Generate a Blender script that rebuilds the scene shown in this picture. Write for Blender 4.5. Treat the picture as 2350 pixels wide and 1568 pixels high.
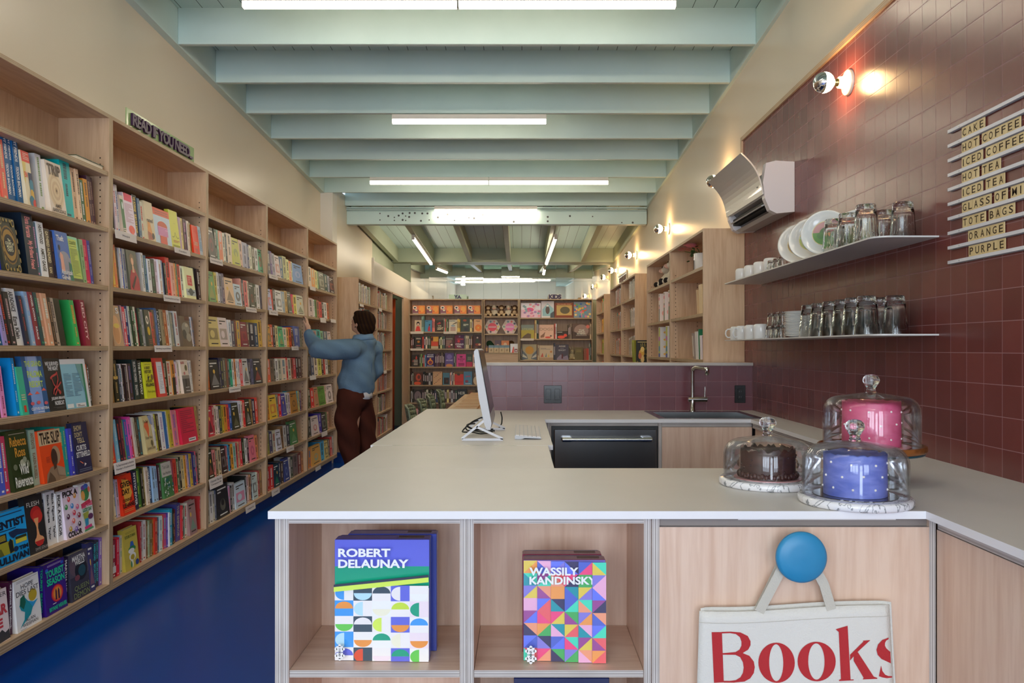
# Bookshop with a cafe counter, built from scratch (Blender 4.5, Cycles)
import bpy, math, random
from mathutils import Vector, Matrix
R = math.radians
SC = bpy.context.scene
COL = SC.collection
for _o in list(SC.objects):
    bpy.data.objects.remove(_o)

# ---------------------------------------------------------------- camera
F, VX, VY, CH = 1835.0, 1197.0, 799.5, 1.32      # focal length in px, principal point in the 2350x1568 frame, eye height
cam = bpy.data.cameras.new('camera')
cam.sensor_width = 36.0
cam.lens = 36.0 * F / 2350.0
cam.shift_x = -(VX - 1175.0) / 2350.0
cam.shift_y = (VY - 784.0) / 2350.0
cam.clip_start, cam.clip_end = 0.05, 100
cam_o = bpy.data.objects.new('camera', cam)
cam_o.location = (0, 0, CH)
cam_o.rotation_euler = (R(90), 0, 0)
COL.objects.link(cam_o)
SC.camera = cam_o

# ---------------------------------------------------------------- view, world, daylight
SC.view_settings.view_transform = 'Standard'
SC.view_settings.look = 'None'
SC.view_settings.gamma = 1.0
SC.view_settings.use_curve_mapping = False
SC.view_settings.exposure = 0.26
SC.cycles.max_bounces = 9
SC.cycles.diffuse_bounces = 5
SC.cycles.glossy_bounces = 5
SC.cycles.transmission_bounces = 8
SC.cycles.transparent_max_bounces = 24
SC.cycles.sample_clamp_indirect = 4.0
SC.cycles.caustics_refractive = False
SC.cycles.blur_glossy = 0.5
W = bpy.data.worlds.new('world')
SC.world = W
W.use_nodes = True
W.node_tree.nodes['Background'].inputs[0].default_value = (0.62, 0.78, 1.0, 1)
W.node_tree.nodes['Background'].inputs[1].default_value = 2.2

def area_light(name, loc, rot, sx, sy, power, col):
    l = bpy.data.lights.new(name, 'AREA')
    l.shape = 'RECTANGLE'; l.size = sx; l.size_y = sy
    l.energy = power; l.color = col
    o = bpy.data.objects.new(name, l)
    o.location = loc; o.rotation_euler = rot
    COL.objects.link(o)
    return o
FRONT_Y = -2.6
# daylight entering through the two shop windows and the glazed door in the wall behind the camera
DAY = (0.84, 0.92, 1.0)
area_light('daylight_window', (-1.28, FRONT_Y - 0.12, 1.75), (R(90), 0, 0), 1.7, 2.2, 78, DAY)
area_light('daylight_window', (0.98, FRONT_Y - 0.12, 1.75), (R(90), 0, 0), 0.9, 2.2, 44, DAY)
area_light('daylight_door', (0.06, FRONT_Y - 0.12, 1.3), (R(90), 0, 0), 0.62, 2.1, 30, DAY)

# ---------------------------------------------------------------- helpers
def lin(c):
    c = c / 255.0
    return c / 12.92 if c <= 0.04045 else ((c + 0.055) / 1.055) ** 2.4
def rgb(s):
    """'fa3' or 'ffaa33' or (r, g, b) in sRGB -> linear"""
    if isinstance(s, str):
        if len(s) == 3:
            v = [int(c * 2, 16) for c in s]
        else:
            v = [int(s[i:i + 2], 16) for i in (0, 2, 4)]
    else:
        v = s
    return tuple(lin(x) for x in v)
def px(u, v, Y):
    """pixel of the photograph at depth Y -> point"""
    return Vector(((u - VX) * Y / F, Y, CH - (v - VY) * Y / F))
def ppx(u, v, x=None, z=None):
    """pixel on the plane X = x or Z = z -> point"""
    Y = x * F / (u - VX) if x is not None else (CH - z) * F / (v - VY)
    return px(u, v, Y)

MATS = {}
def new_mat(name):
    m = bpy.data.materials.new(name); m.use_nodes = True
    nt = m.node_tree; b = nt.nodes['Principled BSDF']
    MATS[name] = m
    return m, nt, b
def N(nt, kind, **kw):
    n = nt.nodes.new(kind)
    for k, v in kw.items():
        setattr(n, k, v)
    return n
def L(nt, a, b):
    nt.links.new(a, b)
def paint(name, rough, spec=0.5, metal=0.0, coat=0.0, bump=0.0, bscale=300):
    m, nt, b = new_mat(name)
    a = N(nt, 'ShaderNodeAttribute', attribute_name='Col')
    L(nt, a.outputs['Color'], b.inputs['Base Color'])
    b.inputs['Roughness'].default_value = rough
    b.inputs['Specular IOR Level'].default_value = spec
    b.inputs['Metallic'].default_value = metal
    b.inputs['Coat Weight'].default_value = coat
    if bump:
        tc = N(nt, 'ShaderNodeTexCoord'); no = N(nt, 'ShaderNodeTexNoise'); bp = N(nt, 'ShaderNodeBump')
        no.inputs['Scale'].default_value = bscale; no.inputs['Detail'].default_value = 4
        L(nt, tc.outputs['Object'], no.inputs['Vector']); L(nt, no.outputs['Fac'], bp.inputs['Height'])
        bp.inputs['Strength'].default_value = bump; bp.inputs['Distance'].default_value = 0.004
        L(nt, bp.outputs['Normal'], b.inputs['Normal'])
    return m
paint('matte', 0.65, 0.3)
paint('satin', 0.4)
paint('gloss', 0.18, 0.5)
paint('cover', 0.42, 0.4)
paint('lacquer', 0.22, 0.5, coat=0.3)
paint('cloth', 0.9, 0.15, bump=0.35, bscale=260)
paint('denim', 0.9, 0.15, bump=0.8, bscale=60)
paint('plush', 0.95, 0.1, bump=0.8, bscale=180)
paint('skin', 0.5, 0.4)
paint('steel', 0.22, 0.5, metal=1.0)
paint('chrome', 0.04, 0.5, metal=1.0)
paint('porcelain', 0.12, 0.55)

def wood(name, axis, c1, c2, rough=0.45, fig=1.0):
    m, nt, b = new_mat(name)
    tc = N(nt, 'ShaderNodeTexCoord'); oi = N(nt, 'ShaderNodeObjectInfo')
    ad = N(nt, 'ShaderNodeVectorMath', operation='MULTIPLY_ADD')
    cmb = N(nt, 'ShaderNodeCombineXYZ')
    for i in range(3):
        L(nt, oi.outputs['Random'], cmb.inputs[i])
    L(nt, cmb.outputs[0], ad.inputs[0]); ad.inputs[1].default_value = (17, 31, 23); L(nt, tc.outputs['Object'], ad.inputs[2])
    mp = N(nt, 'ShaderNodeMapping'); s = [14, 14, 14]; s['XYZ'.index(axis)] = 1.1
    mp.inputs['Scale'].default_value = s
    L(nt, ad.outputs[0], mp.inputs['Vector'])
    n1 = N(nt, 'ShaderNodeTexNoise'); n1.inputs['Scale'].default_value = 1.6 * fig; n1.inputs['Detail'].default_value = 5; n1.inputs['Distortion'].default_value = 1.4
    n2 = N(nt, 'ShaderNodeTexNoise'); n2.inputs['Scale'].default_value = 7.0; n2.inputs['Detail'].default_value = 3
    L(nt, mp.outputs[0], n1.inputs['Vector']); L(nt, mp.outputs[0], n2.inputs['Vector'])
    mx = N(nt, 'ShaderNodeMath', operation='MULTIPLY_ADD'); mx.inputs[1].default_value = 0.3
    L(nt, n2.outputs['Fac'], mx.inputs[0])
    m2 = N(nt, 'ShaderNodeMath', operation='MULTIPLY'); m2.inputs[1].default_value = 0.75
    L(nt, n1.outputs['Fac'], m2.inputs[0]); L(nt, m2.outputs[0], mx.inputs[2])
    cr = N(nt, 'ShaderNodeValToRGB')
    cr.color_ramp.elements[0].position = 0.36; cr.color_ramp.elements[0].color = (*rgb(c1), 1)
    cr.color_ramp.elements[1].position = 0.62; cr.color_ramp.elements[1].color = (*rgb(c2), 1)
    L(nt, mx.outputs[0], cr.inputs[0]); L(nt, cr.outputs[0], b.inputs['Base Color'])
    b.inputs['Roughness'].default_value = rough
    return m
PLY1, PLY2 = (196, 158, 124), (216, 184, 150)
for _a in 'XYZ':
    wood('ply' + _a, _a, PLY1, PLY2)
    wood('maple' + _a, _a, (212, 176, 152), (228, 198, 176), 0.35, 0.8)
wood('walnut', 'X', (92, 52, 24), (140, 84, 40), 0.3)
def edge_mat(name, cols):
    """laminated plywood edge: thin stripes across the thickness (attribute T runs 0..1)"""
    m, nt, b = new_mat(name)
    a = N(nt, 'ShaderNodeAttribute', attribute_name='T')
    cr = N(nt, 'ShaderNodeValToRGB'); cr.color_ramp.interpolation = 'LINEAR'
    e = cr.color_ramp.elements
    n = len(cols)
    e[0].position = 0; e[0].color = (*rgb(cols[0]), 1)
    e[1].position = 1; e[1].color = (*rgb(cols[-1]), 1)
    for i in range(1, n - 1):
        k = e.new(i / (n - 1)); k.color = (*rgb(cols[i]), 1)
    L(nt, a.outputs['Fac'], cr.inputs[0])
    tc = N(nt, 'ShaderNodeTexCoord'); no = N(nt, 'ShaderNodeTexNoise'); no.inputs['Scale'].default_value = 9
    L(nt, tc.outputs['Object'], no.inputs['Vector'])
    mx = N(nt, 'ShaderNodeMix', data_type='RGBA', blend_type='MULTIPLY'); mx.inputs[0].default_value = 0.35
    L(nt, cr.outputs[0], mx.inputs[6]); L(nt, no.outputs['Fac'], mx.inputs[7])
    L(nt, mx.outputs[2], b.inputs['Base Color'])
    b.inputs['Roughness'].default_value = 0.5
edge_mat('ply_edge', ['d8bd98', 'b08e66', 'dcc4a2', 'a5835c', 'dcc4a2', 'b08e66', 'd8bd98'])
edge_mat('birch_edge', ['e6ddd6', 'b5aaa2', 'ece4de', '9d938c', 'efe8e2', 'b0a59d', 'e6ddd6'])

class G:
    """collects geometry of one mesh; every face carries a colour and a material slot"""
    def __init__(s):
        s.v = []; s.f = []; s.c = []; s.m = []; s.sm = []; s.t = []
    def add(s, vs, fs, col='fff', mat=0, smooth=False, ts=None):
        b = len(s.v)
        s.v += [tuple(p) for p in vs]
        c = rgb(col)
        for k, f in enumerate(fs):
            s.f.append(tuple(i + b for i in f)); s.c.append(c)
            s.m.append(mat if isinstance(mat, int) else mat[k]); s.sm.append(smooth)
            s.t.append(ts[k] if ts else None)
        return s
    def box(s, x0, x1, y0, y1, z0, z1, col='fff', mat=0, thick=None, edge=1, sh=None):
        vs = [(x0, y0, z0), (x1, y0, z0), (x1, y1, z0), (x0, y1, z0), (x0, y0, z1), (x1, y0, z1), (x1, y1, z1), (x0, y1, z1)]
        fs = [(0, 3, 2, 1), (4, 5, 6, 7), (0, 1, 5, 4), (1, 2, 6, 5), (2, 3, 7, 6), (3, 0, 4, 7)]
        ts = None
        if thick is not None:
            k = 'XYZ'.index(thick); lo, hi = [(x0, x1), (y0, y1), (z0, z1)][k]
            nrm = {'X': (3, 5), 'Y': (2, 4), 'Z': (0, 1)}[thick]
            mat = [mat if i in nrm else edge for i in range(6)]
            ts = [[(vs[i][k] - lo) / (hi - lo) for i in f] for f in fs]
        if sh:
            vs = [(x + sh[0] * (z - sh[2]), y + sh[1] * (z - sh[2]), z) for x, y, z in vs]
        return s.add(vs, fs, col, mat, False, ts)
    def bbox(s, x0, x1, y0, y1, z0, z1, b, col='fff', mat=0, smooth=False):
        """box with chamfered edges"""
        X, Y, Z = (x0, x1), (y0, y1), (z0, z1)
        vs = []; idx = {}
        for i in (0, 1):
            for j in (0, 1):
                for k in (0, 1):
                    dx, dy, dz = (b if i == 0 else -b), (b if j == 0 else -b), (b if k == 0 else -b)
                    for ax in range(3):
                        p = [X[i] + dx, Y[j] + dy, Z[k] + dz]
                        p[ax] = (X[i], Y[j], Z[k])[ax]
                        idx[i, j, k, ax] = len(vs); vs.append(p)
        fs = []
        def o(a, q):
            return {0: lambda: (a, q[0], q[1]), 1: lambda: (q[0], a, q[1]), 2: lambda: (q[0], q[1], a)}
        for ax in range(3):
            for a in (0, 1):
                q = [(0, 0), (1, 0), (1, 1), (0, 1)]
                f = []
                for c in q:
                    t = list(c); t.insert(ax, a); f.append(idx[(*t, ax)])
                fs.append(f)
        for ax in range(3):                              # edges parallel to ax
            o1, o2 = [i for i in range(3) if i != ax]
            for a in (0, 1):
                for c in (0, 1):
                    f = []
                    for e in (0, 1):
                        t = [0, 0, 0]; t[ax] = e; t[o1] = a; t[o2] = c
                        f += [idx[(*t, o1)], idx[(*t, o2)]] if e == 0 else [idx[(*t, o2)], idx[(*t, o1)]]
                    fs.append(f)
        for i in (0, 1):
            for j in (0, 1):
                for k in (0, 1):
                    fs.append([idx[i, j, k, 0], idx[i, j, k, 1], idx[i, j, k, 2]])
        cen = Vector(((x0 + x1) / 2, (y0 + y1) / 2, (z0 + z1) / 2))
        out = []
        for f in fs:
            p = [Vector(vs[i]) for i in f]
            n = (p[1] - p[0]).cross(p[2] - p[0]); m = sum(p, Vector()) / len(p)
            out.append(f if n.dot(m - cen) > 0 else f[::-1])
        return s.add(vs, out, col, mat, smooth)
    def prism(s, pts, d, col='fff', mat=0, side=None):
        """polygon (3D points) extruded by vector d"""
        n = len(pts); d = Vector(d)
        p = [Vector(q) for q in pts]
        nr = Vector()
        for i in range(n):
            nr += p[i].cross(p[(i + 1) % n])
        if nr.dot(d) > 0:
            p = p[::-1]
        vs = p + [q + d for q in p]
        fs = [tuple(range(n)), tuple(range(2 * n - 1, n - 1, -1))]
        sd = [(i, i + n, (i + 1) % n + n, (i + 1) % n) for i in range(n)]
        return s.add(vs, fs + sd, col, [mat] * 2 + [mat if side is None else side] * n)
    def lathe(s, prof, n=32, c=(0, 0, 0), col='fff', mat=0, smooth=True, axis=None, cap0=False, cap1=False, ph=0.0, rib=None):
        """profile of (r, h) spun about +Z, or about unit vector axis, through c"""
        ax = Vector(axis or (0, 0, 1)).normalized()
        q = Vector((0, 0, 1)).rotation_difference(ax); c = Vector(c)
        vs = []
        for r, h in prof:
            for i in range(n):
                a = 2 * math.pi * i / n + ph
                rr = r * (1 + rib(a, h)) if rib else r
                vs.append(c + q @ Vector((rr * math.cos(a), rr * math.sin(a), h)))
        fs = []
        for k in range(len(prof) - 1):
            for i in range(n):
                j = (i + 1) % n
                fs.append((k * n + i, k * n + j, (k + 1) * n + j, (k + 1) * n + i))
        s.add(vs, fs, col, mat, smooth)
        if cap0:
            s.add(vs[:n], [tuple(range(n))[::-1]], col, mat)
        if cap1:
            s.add(vs[-n:], [tuple(range(n))], col, mat)
        return s
    def tube(s, pts, r, n=10, col='fff', mat=0, caps=True, smooth=True):
        pts = [Vector(p) for p in pts]; m = len(pts)
        rs = r if isinstance(r, (list, tuple)) else [r] * m
        tg = []
        for i in range(m):
            d = pts[min(i + 1, m - 1)] - pts[max(i - 1, 0)]
            tg.append(d.normalized())
        up = Vector((0, 0, 1)) if abs(tg[0].z) < 0.9 else Vector((1, 0, 0))
        a = tg[0].cross(up).normalized(); vs = []
        for i in range(m):
            a = (a - tg[i] * a.dot(tg[i])).normalized(); b = tg[i].cross(a)
            for k in range(n):
                t = 2 * math.pi * k / n
                vs.append(pts[i] + a * (rs[i] * math.cos(t)) + b * (rs[i] * math.sin(t)))
        fs = [(i * n + k, i * n + (k + 1) % n, (i + 1) * n + (k + 1) % n, (i + 1) * n + k) for i in range(m - 1) for k in range(n)]
        s.add(vs, fs, col, mat, smooth)
        if caps:
            s.add(vs[:n], [tuple(range(n))[::-1]], col, mat); s.add(vs[-n:], [tuple(range(n))], col, mat)
        return s
    def ball(s, c, r, n=16, m=10, col='fff', mat=0, rot=None):
        c = Vector(c); r = Vector(r if isinstance(r, (tuple, list, Vector)) else (r, r, r))
        vs = []; fs = []
        for j in range(1, m):
            t = math.pi * j / m
            for i in range(n):
                a = 2 * math.pi * i / n
                p = Vector((r.x * math.sin(t) * math.cos(a), r.y * math.sin(t) * math.sin(a), r.z * math.cos(t)))
                vs.append(c + (rot @ p if rot else p))
        tp = Vector((0, 0, r.z)); vs.append(c + (rot @ tp if rot else tp)); vs.append(c - (rot @ tp if rot else tp))
        for j in range(m - 2):
            for i in range(n):
                k = (i + 1) % n
                fs.append((j * n + i, (j + 1) * n + i, (j + 1) * n + k, j * n + k))
        T, B = (m - 1) * n, (m - 1) * n + 1
        for i in range(n):
            k = (i + 1) % n
            fs.append((i, k, T)); fs.append(((m - 2) * n + k, (m - 2) * n + i, B))
        return s.add(vs, fs, col, mat, True)
    def quad(s, a, b, c, d, col='fff', mat=0):
        return s.add([a, b, c, d], [(0, 1, 2, 3)], col, mat)
    def mesh(s, name, mats):
        me = bpy.data.meshes.new(name)
        me.from_pydata(s.v, [], s.f)
        for m in mats:
            me.materials.append(MATS[m])
        me.polygons.foreach_set('material_index', s.m)
        me.polygons.foreach_set('use_smooth', s.sm)
        ca = me.attributes.new('Col', 'FLOAT_COLOR', 'FACE')
        ca.data.foreach_set('color', [x for c in s.c for x in (*c, 1.0)])
        if any(t is not None for t in s.t):
            ta = me.attributes.new('T', 'FLOAT', 'CORNER')
            fl = []
            for f, t in zip(s.f, s.t):
                fl += t if t is not None else [0.5] * len(f)
            ta.data.foreach_set('value', fl)
        me.update()
        return me
    def build(s, name, mats, parent=None, **kw):
        """link as ONE mesh object; vertices are world coordinates, the origin moves to the base centre (or the parent's origin)"""
        if isinstance(mats, str):
            mats = [mats]
        xs, ys, zs = zip(*s.v)
        if parent is not None:
            o0 = Vector(parent['base'])
        else:
            o0 = Vector(((min(xs) + max(xs)) / 2, (min(ys) + max(ys)) / 2, min(zs)))
        s.v = [(p[0] - o0.x, p[1] - o0.y, p[2] - o0.z) for p in s.v]
        o = bpy.data.objects.new(name, s.mesh(name, mats))
        COL.objects.link(o)
        o['base'] = tuple(o0)
        if parent is not None:
            o.parent = parent
        else:
            o.location = o0
        for k, v in kw.items():
            o[k] = v
        return o
ALL_THINGS = []
def tag(o, label, cat, group=None, kind=None):
    o['label'] = label; o['category'] = cat
    if group:
        o['group'] = group
    if kind:
        o['kind'] = kind
    return o
def thing(name, loc, label, cat, group=None):
    o = bpy.data.objects.new(name, None)
    o.location = loc; o['base'] = tuple(loc); o.empty_display_size = 0.05
    COL.objects.link(o)
    return tag(o, label, cat, group)
def dup(root, loc, label=None, group=None, rotz=None):
    """a copy of a thing with copies of its parts and their parts"""
    def cp(o, par):
        c = o.copy(); COL.objects.link(c); c.parent = par
        for ch in list(o.children):
            cp(ch, c)
        return c
    r = cp(root, None); r.location = loc
    if rotz is not None:
        r.rotation_euler = (r.rotation_euler.x, r.rotation_euler.y, rotz)
    if label:
        r['label'] = label
    if group:
        r['group'] = group
    return r
def struct(o):
    o['kind'] = 'structure'
    return o

_txt = {}
def text_mesh(body, bold=0.0, spacing=1.0):
    k = (body, bold, spacing)
    if k not in _txt:
        cu = bpy.data.curves.new('lettering', 'FONT')
        cu.body = body; cu.size = 1; cu.offset = bold; cu.space_character = spacing; cu.align_x = 'CENTER'; cu.resolution_u = 3
        cu.space_line = 0.85
        ob = bpy.data.objects.new('lettering', cu); COL.objects.link(ob)
        me = bpy.data.meshes.new_from_object(ob.evaluated_get(bpy.context.evaluated_depsgraph_get()))
        _txt[k] = ([tuple(v.co) for v in me.vertices], [tuple(p.vertices) for p in me.polygons])
        bpy.data.objects.remove(ob); bpy.data.curves.remove(cu); bpy.data.meshes.remove(me)
    return _txt[k]
def lettering(g, body, o, right, up, w, h, col, depth=0.0, bold=0.02, spacing=1.0, keep=False, mat=0):
    """letters filling the rectangle w x h whose lower left corner is o; depth extrudes them along right x up"""
    vs, fs = text_mesh(body, bold, spacing)
    if not vs:
        return
    xs = [v[0] for v in vs]; ys = [v[1] for v in vs]
    x0, x1, y0, y1 = min(xs), max(xs), min(ys), max(ys)
    sx, sy = w / max(x1 - x0, 1e-6), h / max(y1 - y0, 1e-6)
    ox = oy = 0
    if keep:
        s_ = min(sx, sy); ox, oy = (w - s_ * (x1 - x0)) / 2, (h - s_ * (y1 - y0)) / 2; sx = sy = s_
    right = Vector(right).normalized(); up = Vector(up).normalized(); n = right.cross(up)
    P = [Vector(o) + right * ((v[0] - x0) * sx + ox) + up * ((v[1] - y0) * sy + oy) for v in vs]
    if depth <= 0:
        g.add(P, fs, col, mat)
    else:
        k = len(P); ed = {}
        for f in fs:
            for i in range(len(f)):
                a, b = f[i], f[(i + 1) % len(f)]
                ed[(a, b)] = 1
        sides = [(a, b, b + k, a + k) for (a, b) in ed if (b, a) not in ed]
        g.add(P + [p + n * depth for p in P], [tuple(i + k for i in f) for f in fs] + [tuple(f[::-1]) for f in fs] + sides, col, mat)
def organic(parts, name, mats, col, parent, voxel=0.012, smooth=6, post=None, mat='matte', **kw):
    """joins balls and capsules into one continuous surface. parts: ('b', c, r[, rot]) or ('c', p0, r0, p1, r1)"""
    g = G()
    for p in parts:
        if p[0] == 'b':
            g.ball(p[1], p[2], 20, 14, rot=p[3] if len(p) > 3 else None)
        else:
            a, b = Vector(p[1]), Vector(p[3]); n = 9
            pts = [a.lerp(b, i / n) for i in range(n + 1)]; rs = [p[2] + (p[4] - p[2]) * i / n for i in range(n + 1)]
            g.tube(pts, rs, 16); g.ball(a, p[2], 16, 10); g.ball(b, p[4], 16, 10)
    me = g.mesh('tmp', ['matte']); ob = bpy.data.objects.new('tmp', me); COL.objects.link(ob)
    rm = ob.modifiers.new('r', 'REMESH'); rm.mode = 'VOXEL'; rm.voxel_size = voxel
    if smooth:
        sm = ob.modifiers.new('s', 'SMOOTH'); sm.factor = 0.5; sm.iterations = smooth
    m2 = bpy.data.meshes.new_from_object(ob.evaluated_get(bpy.context.evaluated_depsgraph_get()))
    h = G()
    P = [v.co.copy() for v in m2.vertices]
    if post:
        P = [post(p) for p in P]
    for f in m2.polygons:
        pass
    fs = [tuple(f.vertices) for f in m2.polygons]
    h.v = [tuple(p) for p in P]; h.f = fs
    if callable(col):
        for f in fs:
            c = Vector()
            for i in f:
                c += P[i]
            h.c.append(rgb(col(c / len(f))))
    else:
        h.c = [rgb(col)] * len(fs)
    h.m = [0] * len(fs); h.sm = [True] * len(fs); h.t = [None] * len(fs)
    bpy.data.objects.remove(ob); bpy.data.meshes.remove(me); bpy.data.meshes.remove(m2)
    return h.build(name, mats, parent, **kw)
# ================================================================ the room
XL, XR, YB = -2.31, 1.565, 13.65          # left wall, right wall, back wall
XL2 = -2.17                                # the left wall steps in behind the pilaster
PITCH = 0.1006                             # tile pitch
def flat(name, c1, c2=None, rough=0.6, scale=1.5, spec=0.3, bump=0.0):
    m, nt, b = new_mat(name)
    if c2:
        tc = N(nt, 'ShaderNodeTexCoord'); no = N(nt, 'ShaderNodeTexNoise'); no.inputs['Scale'].default_value = scale; no.inputs['Detail'].default_value = 5
        L(nt, tc.outputs['Object'], no.inputs['Vector'])
        cr = N(nt, 'ShaderNodeValToRGB')
        cr.color_ramp.elements[0].position = 0.35; cr.color_ramp.elements[0].color = (*rgb(c1), 1)
        cr.color_ramp.elements[1].position = 0.65; cr.color_ramp.elements[1].color = (*rgb(c2), 1)
        L(nt, no.outputs['Fac'], cr.inputs[0]); L(nt, cr.outputs[0], b.inputs['Base Color'])
        if bump:
            bp = N(nt, 'ShaderNodeBump'); bp.inputs['Strength'].default_value = bump; bp.inputs['Distance'].default_value = 0.01
            L(nt, no.outputs['Fac'], bp.inputs['Height']); L(nt, bp.outputs[0], b.inputs['Normal'])
    else:
        b.inputs['Base Color'].default_value = (*rgb(c1), 1)
    b.inputs['Roughness'].default_value = rough
    b.inputs['Specular IOR Level'].default_value = spec
    return m
flat('wall_cream', (226, 214, 194), (222, 209, 188), 0.32, 0.8, 0.35)
flat('wall_white', (228, 222, 212), None, 0.45)
flat('floor_blue', (6, 66, 150), (10, 72, 156), 0.28, 0.7, 0.4, 0.02)
flat('kick_blue', (6, 62, 146), None, 0.4)
flat('mint', (206, 226, 222), (200, 221, 217), 0.5, 3)
flat('sage', (176, 184, 160), (170, 178, 152), 0.5, 1.2)
flat('black_plastic', (16, 17, 18), None, 0.3)
flat('white_laminate', (216, 211, 206), (211, 206, 200), 0.38, 2.5, 0.4)
flat('white_edge', (236, 234, 236), None, 0.35)
flat('white_metal', (222, 220, 224), None, 0.35)

def boards(name, c1, axis_scale):
    """tongue and groove boards: thin dark joints"""
    m, nt, b = new_mat(name)
    tc = N(nt, 'ShaderNodeTexCoord'); sp = N(nt, 'ShaderNodeSeparateXYZ'); L(nt, tc.outputs['Object'], sp.inputs[0])
    mu = N(nt, 'ShaderNodeMath', operation='MULTIPLY'); mu.inputs[1].default_value = axis_scale; L(nt, sp.outputs['X'], mu.inputs[0])
    fr = N(nt, 'ShaderNodeMath', operation='FRACT'); L(nt, mu.outputs[0], fr.inputs[0])
    lt = N(nt, 'ShaderNodeMath', operation='LESS_THAN'); lt.inputs[1].default_value = 0.035; L(nt, fr.outputs[0], lt.inputs[0])
    mx = N(nt, 'ShaderNodeMix', data_type='RGBA'); L(nt, lt.outputs[0], mx.inputs[0])
    mx.inputs[6].default_value = (*rgb(c1), 1); mx.inputs[7].default_value = (*rgb((70, 88, 88)), 1)
    L(nt, mx.outputs[2], b.inputs['Base Color']); b.inputs['Roughness'].default_value = 0.5
boards('deck_boards', (198, 220, 216), 1 / 0.14)

def tiles(name, ax, off, c1, c2, grout):
    """glazed square tiles laid in a grid; ax picks the horizontal axis; each tile has its own tone and tilt"""
    m, nt, b = new_mat(name)
    tc = N(nt, 'ShaderNodeTexCoord'); geo = N(nt, 'ShaderNodeNewGeometry')
    sp = N(nt, 'ShaderNodeSeparateXYZ'); L(nt, geo.outputs['Position'], sp.inputs[0])
    uv = []
    for comp, o in ((ax, off), ('Z', 0.9025)):
        a = N(nt, 'ShaderNodeMath', operation='SUBTRACT'); L(nt, sp.outputs[comp], a.inputs[0]); a.inputs[1].default_value = o - PITCH * 60
        d = N(nt, 'ShaderNodeMath', operation='DIVIDE'); L(nt, a.outputs[0], d.inputs[0]); d.inputs[1].default_value = PITCH
        uv.append(d)
    cells, edges = [], []
    for d in uv:
        fl = N(nt, 'ShaderNodeMath', operation='FLOOR'); L(nt, d.outputs[0], fl.inputs[0]); cells.append(fl)
        fr = N(nt, 'ShaderNodeMath', operation='FRACT'); L(nt, d.outputs[0], fr.inputs[0])
        pp = N(nt, 'ShaderNodeMath', operation='PINGPONG'); L(nt, fr.outputs[0], pp.inputs[0]); pp.inputs[1].default_value = 0.5
        edges.append(pp)
    mn = N(nt, 'ShaderNodeMath', operation='MINIMUM'); L(nt, edges[0].outputs[0], mn.inputs[0]); L(nt, edges[1].outputs[0], mn.inputs[1])
    cv = N(nt, 'ShaderNodeCombineXYZ'); L(nt, cells[0].outputs[0], cv.inputs[0]); L(nt, cells[1].outputs[0], cv.inputs[1])
    wn = N(nt, 'ShaderNodeTexWhiteNoise', noise_dimensions='3D'); L(nt, cv.outputs[0], wn.inputs['Vector'])
    no = N(nt, 'ShaderNodeTexNoise'); no.inputs['Scale'].default_value = 16; no.inputs['Detail'].default_value = 3
    L(nt, geo.outputs['Position'], no.inputs['Vector'])
    av = N(nt, 'ShaderNodeMath', operation='MULTIPLY_ADD'); av.inputs[1].default_value = 0.35; L(nt, no.outputs['Fac'], av.inputs[0])
    hv = N(nt, 'ShaderNodeMath', operation='MULTIPLY'); hv.inputs[1].default_value = 0.65; L(nt, wn.outputs['Value'], hv.inputs[0]); L(nt, hv.outputs[0], av.inputs[2])
    cm = N(nt, 'ShaderNodeMix', data_type='RGBA'); L(nt, av.outputs[0], cm.inputs[0])
    cm.inputs[6].default_value = (*rgb(c1), 1); cm.inputs[7].default_value = (*rgb(c2), 1)
    gl = N(nt, 'ShaderNodeMath', operation='LESS_THAN'); L(nt, mn.outputs[0], gl.inputs[0]); gl.inputs[1].default_value = 0.011
    gm = N(nt, 'ShaderNodeMix', data_type='RGBA'); L(nt, gl.outputs[0], gm.inputs[0]); L(nt, cm.outputs[2], gm.inputs[6]); gm.inputs[7].default_value = (*rgb(grout), 1)
    L(nt, gm.outputs[2], b.inputs['Base Color'])
    ro = N(nt, 'ShaderNodeMath', operation='MULTIPLY_ADD'); L(nt, gl.outputs[0], ro.inputs[0]); ro.inputs[1].default_value = 0.5; ro.inputs[2].default_value = 0.27
    L(nt, ro.outputs[0], b.inputs['Roughness'])
    # slight tilt and waviness per tile
    vm = N(nt, 'ShaderNodeVectorMath', operation='SUBTRACT'); L(nt, wn.outputs['Color'], vm.inputs[0]); vm.inputs[1].default_value = (0.5, 0.5, 0.5)
    vs = N(nt, 'ShaderNodeVectorMath', operation='SCALE'); L(nt, vm.outputs[0], vs.inputs[0]); vs.inputs['Scale'].default_value = 0.014
    bp = N(nt, 'ShaderNodeBump'); bp.inputs['Strength'].default_value = 0.12; bp.inputs['Distance'].default_value = 0.003
    eh = N(nt, 'ShaderNodeMath', operation='SMOOTH_MIN'); L(nt, mn.outputs[0], eh.inputs[0]); eh.inputs[1].default_value = 0.04; eh.inputs[2].default_value = 0.03
    e2 = N(nt, 'ShaderNodeMath', operation='MULTIPLY_ADD'); L(nt, eh.outputs[0], e2.inputs[0]); e2.inputs[1].default_value = 8.0
    n2 = N(nt, 'ShaderNodeMath', operation='MULTIPLY'); L(nt, no.outputs['Fac'], n2.inputs[0]); n2.inputs[1].default_value = 0.5; L(nt, n2.outputs[0], e2.inputs[2])
    L(nt, e2.outputs[0], bp.inputs['Height'])
    va = N(nt, 'ShaderNodeVectorMath', operation='ADD'); L(nt, bp.outputs[0], va.inputs[0]); L(nt, vs.outputs[0], va.inputs[1])
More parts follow.
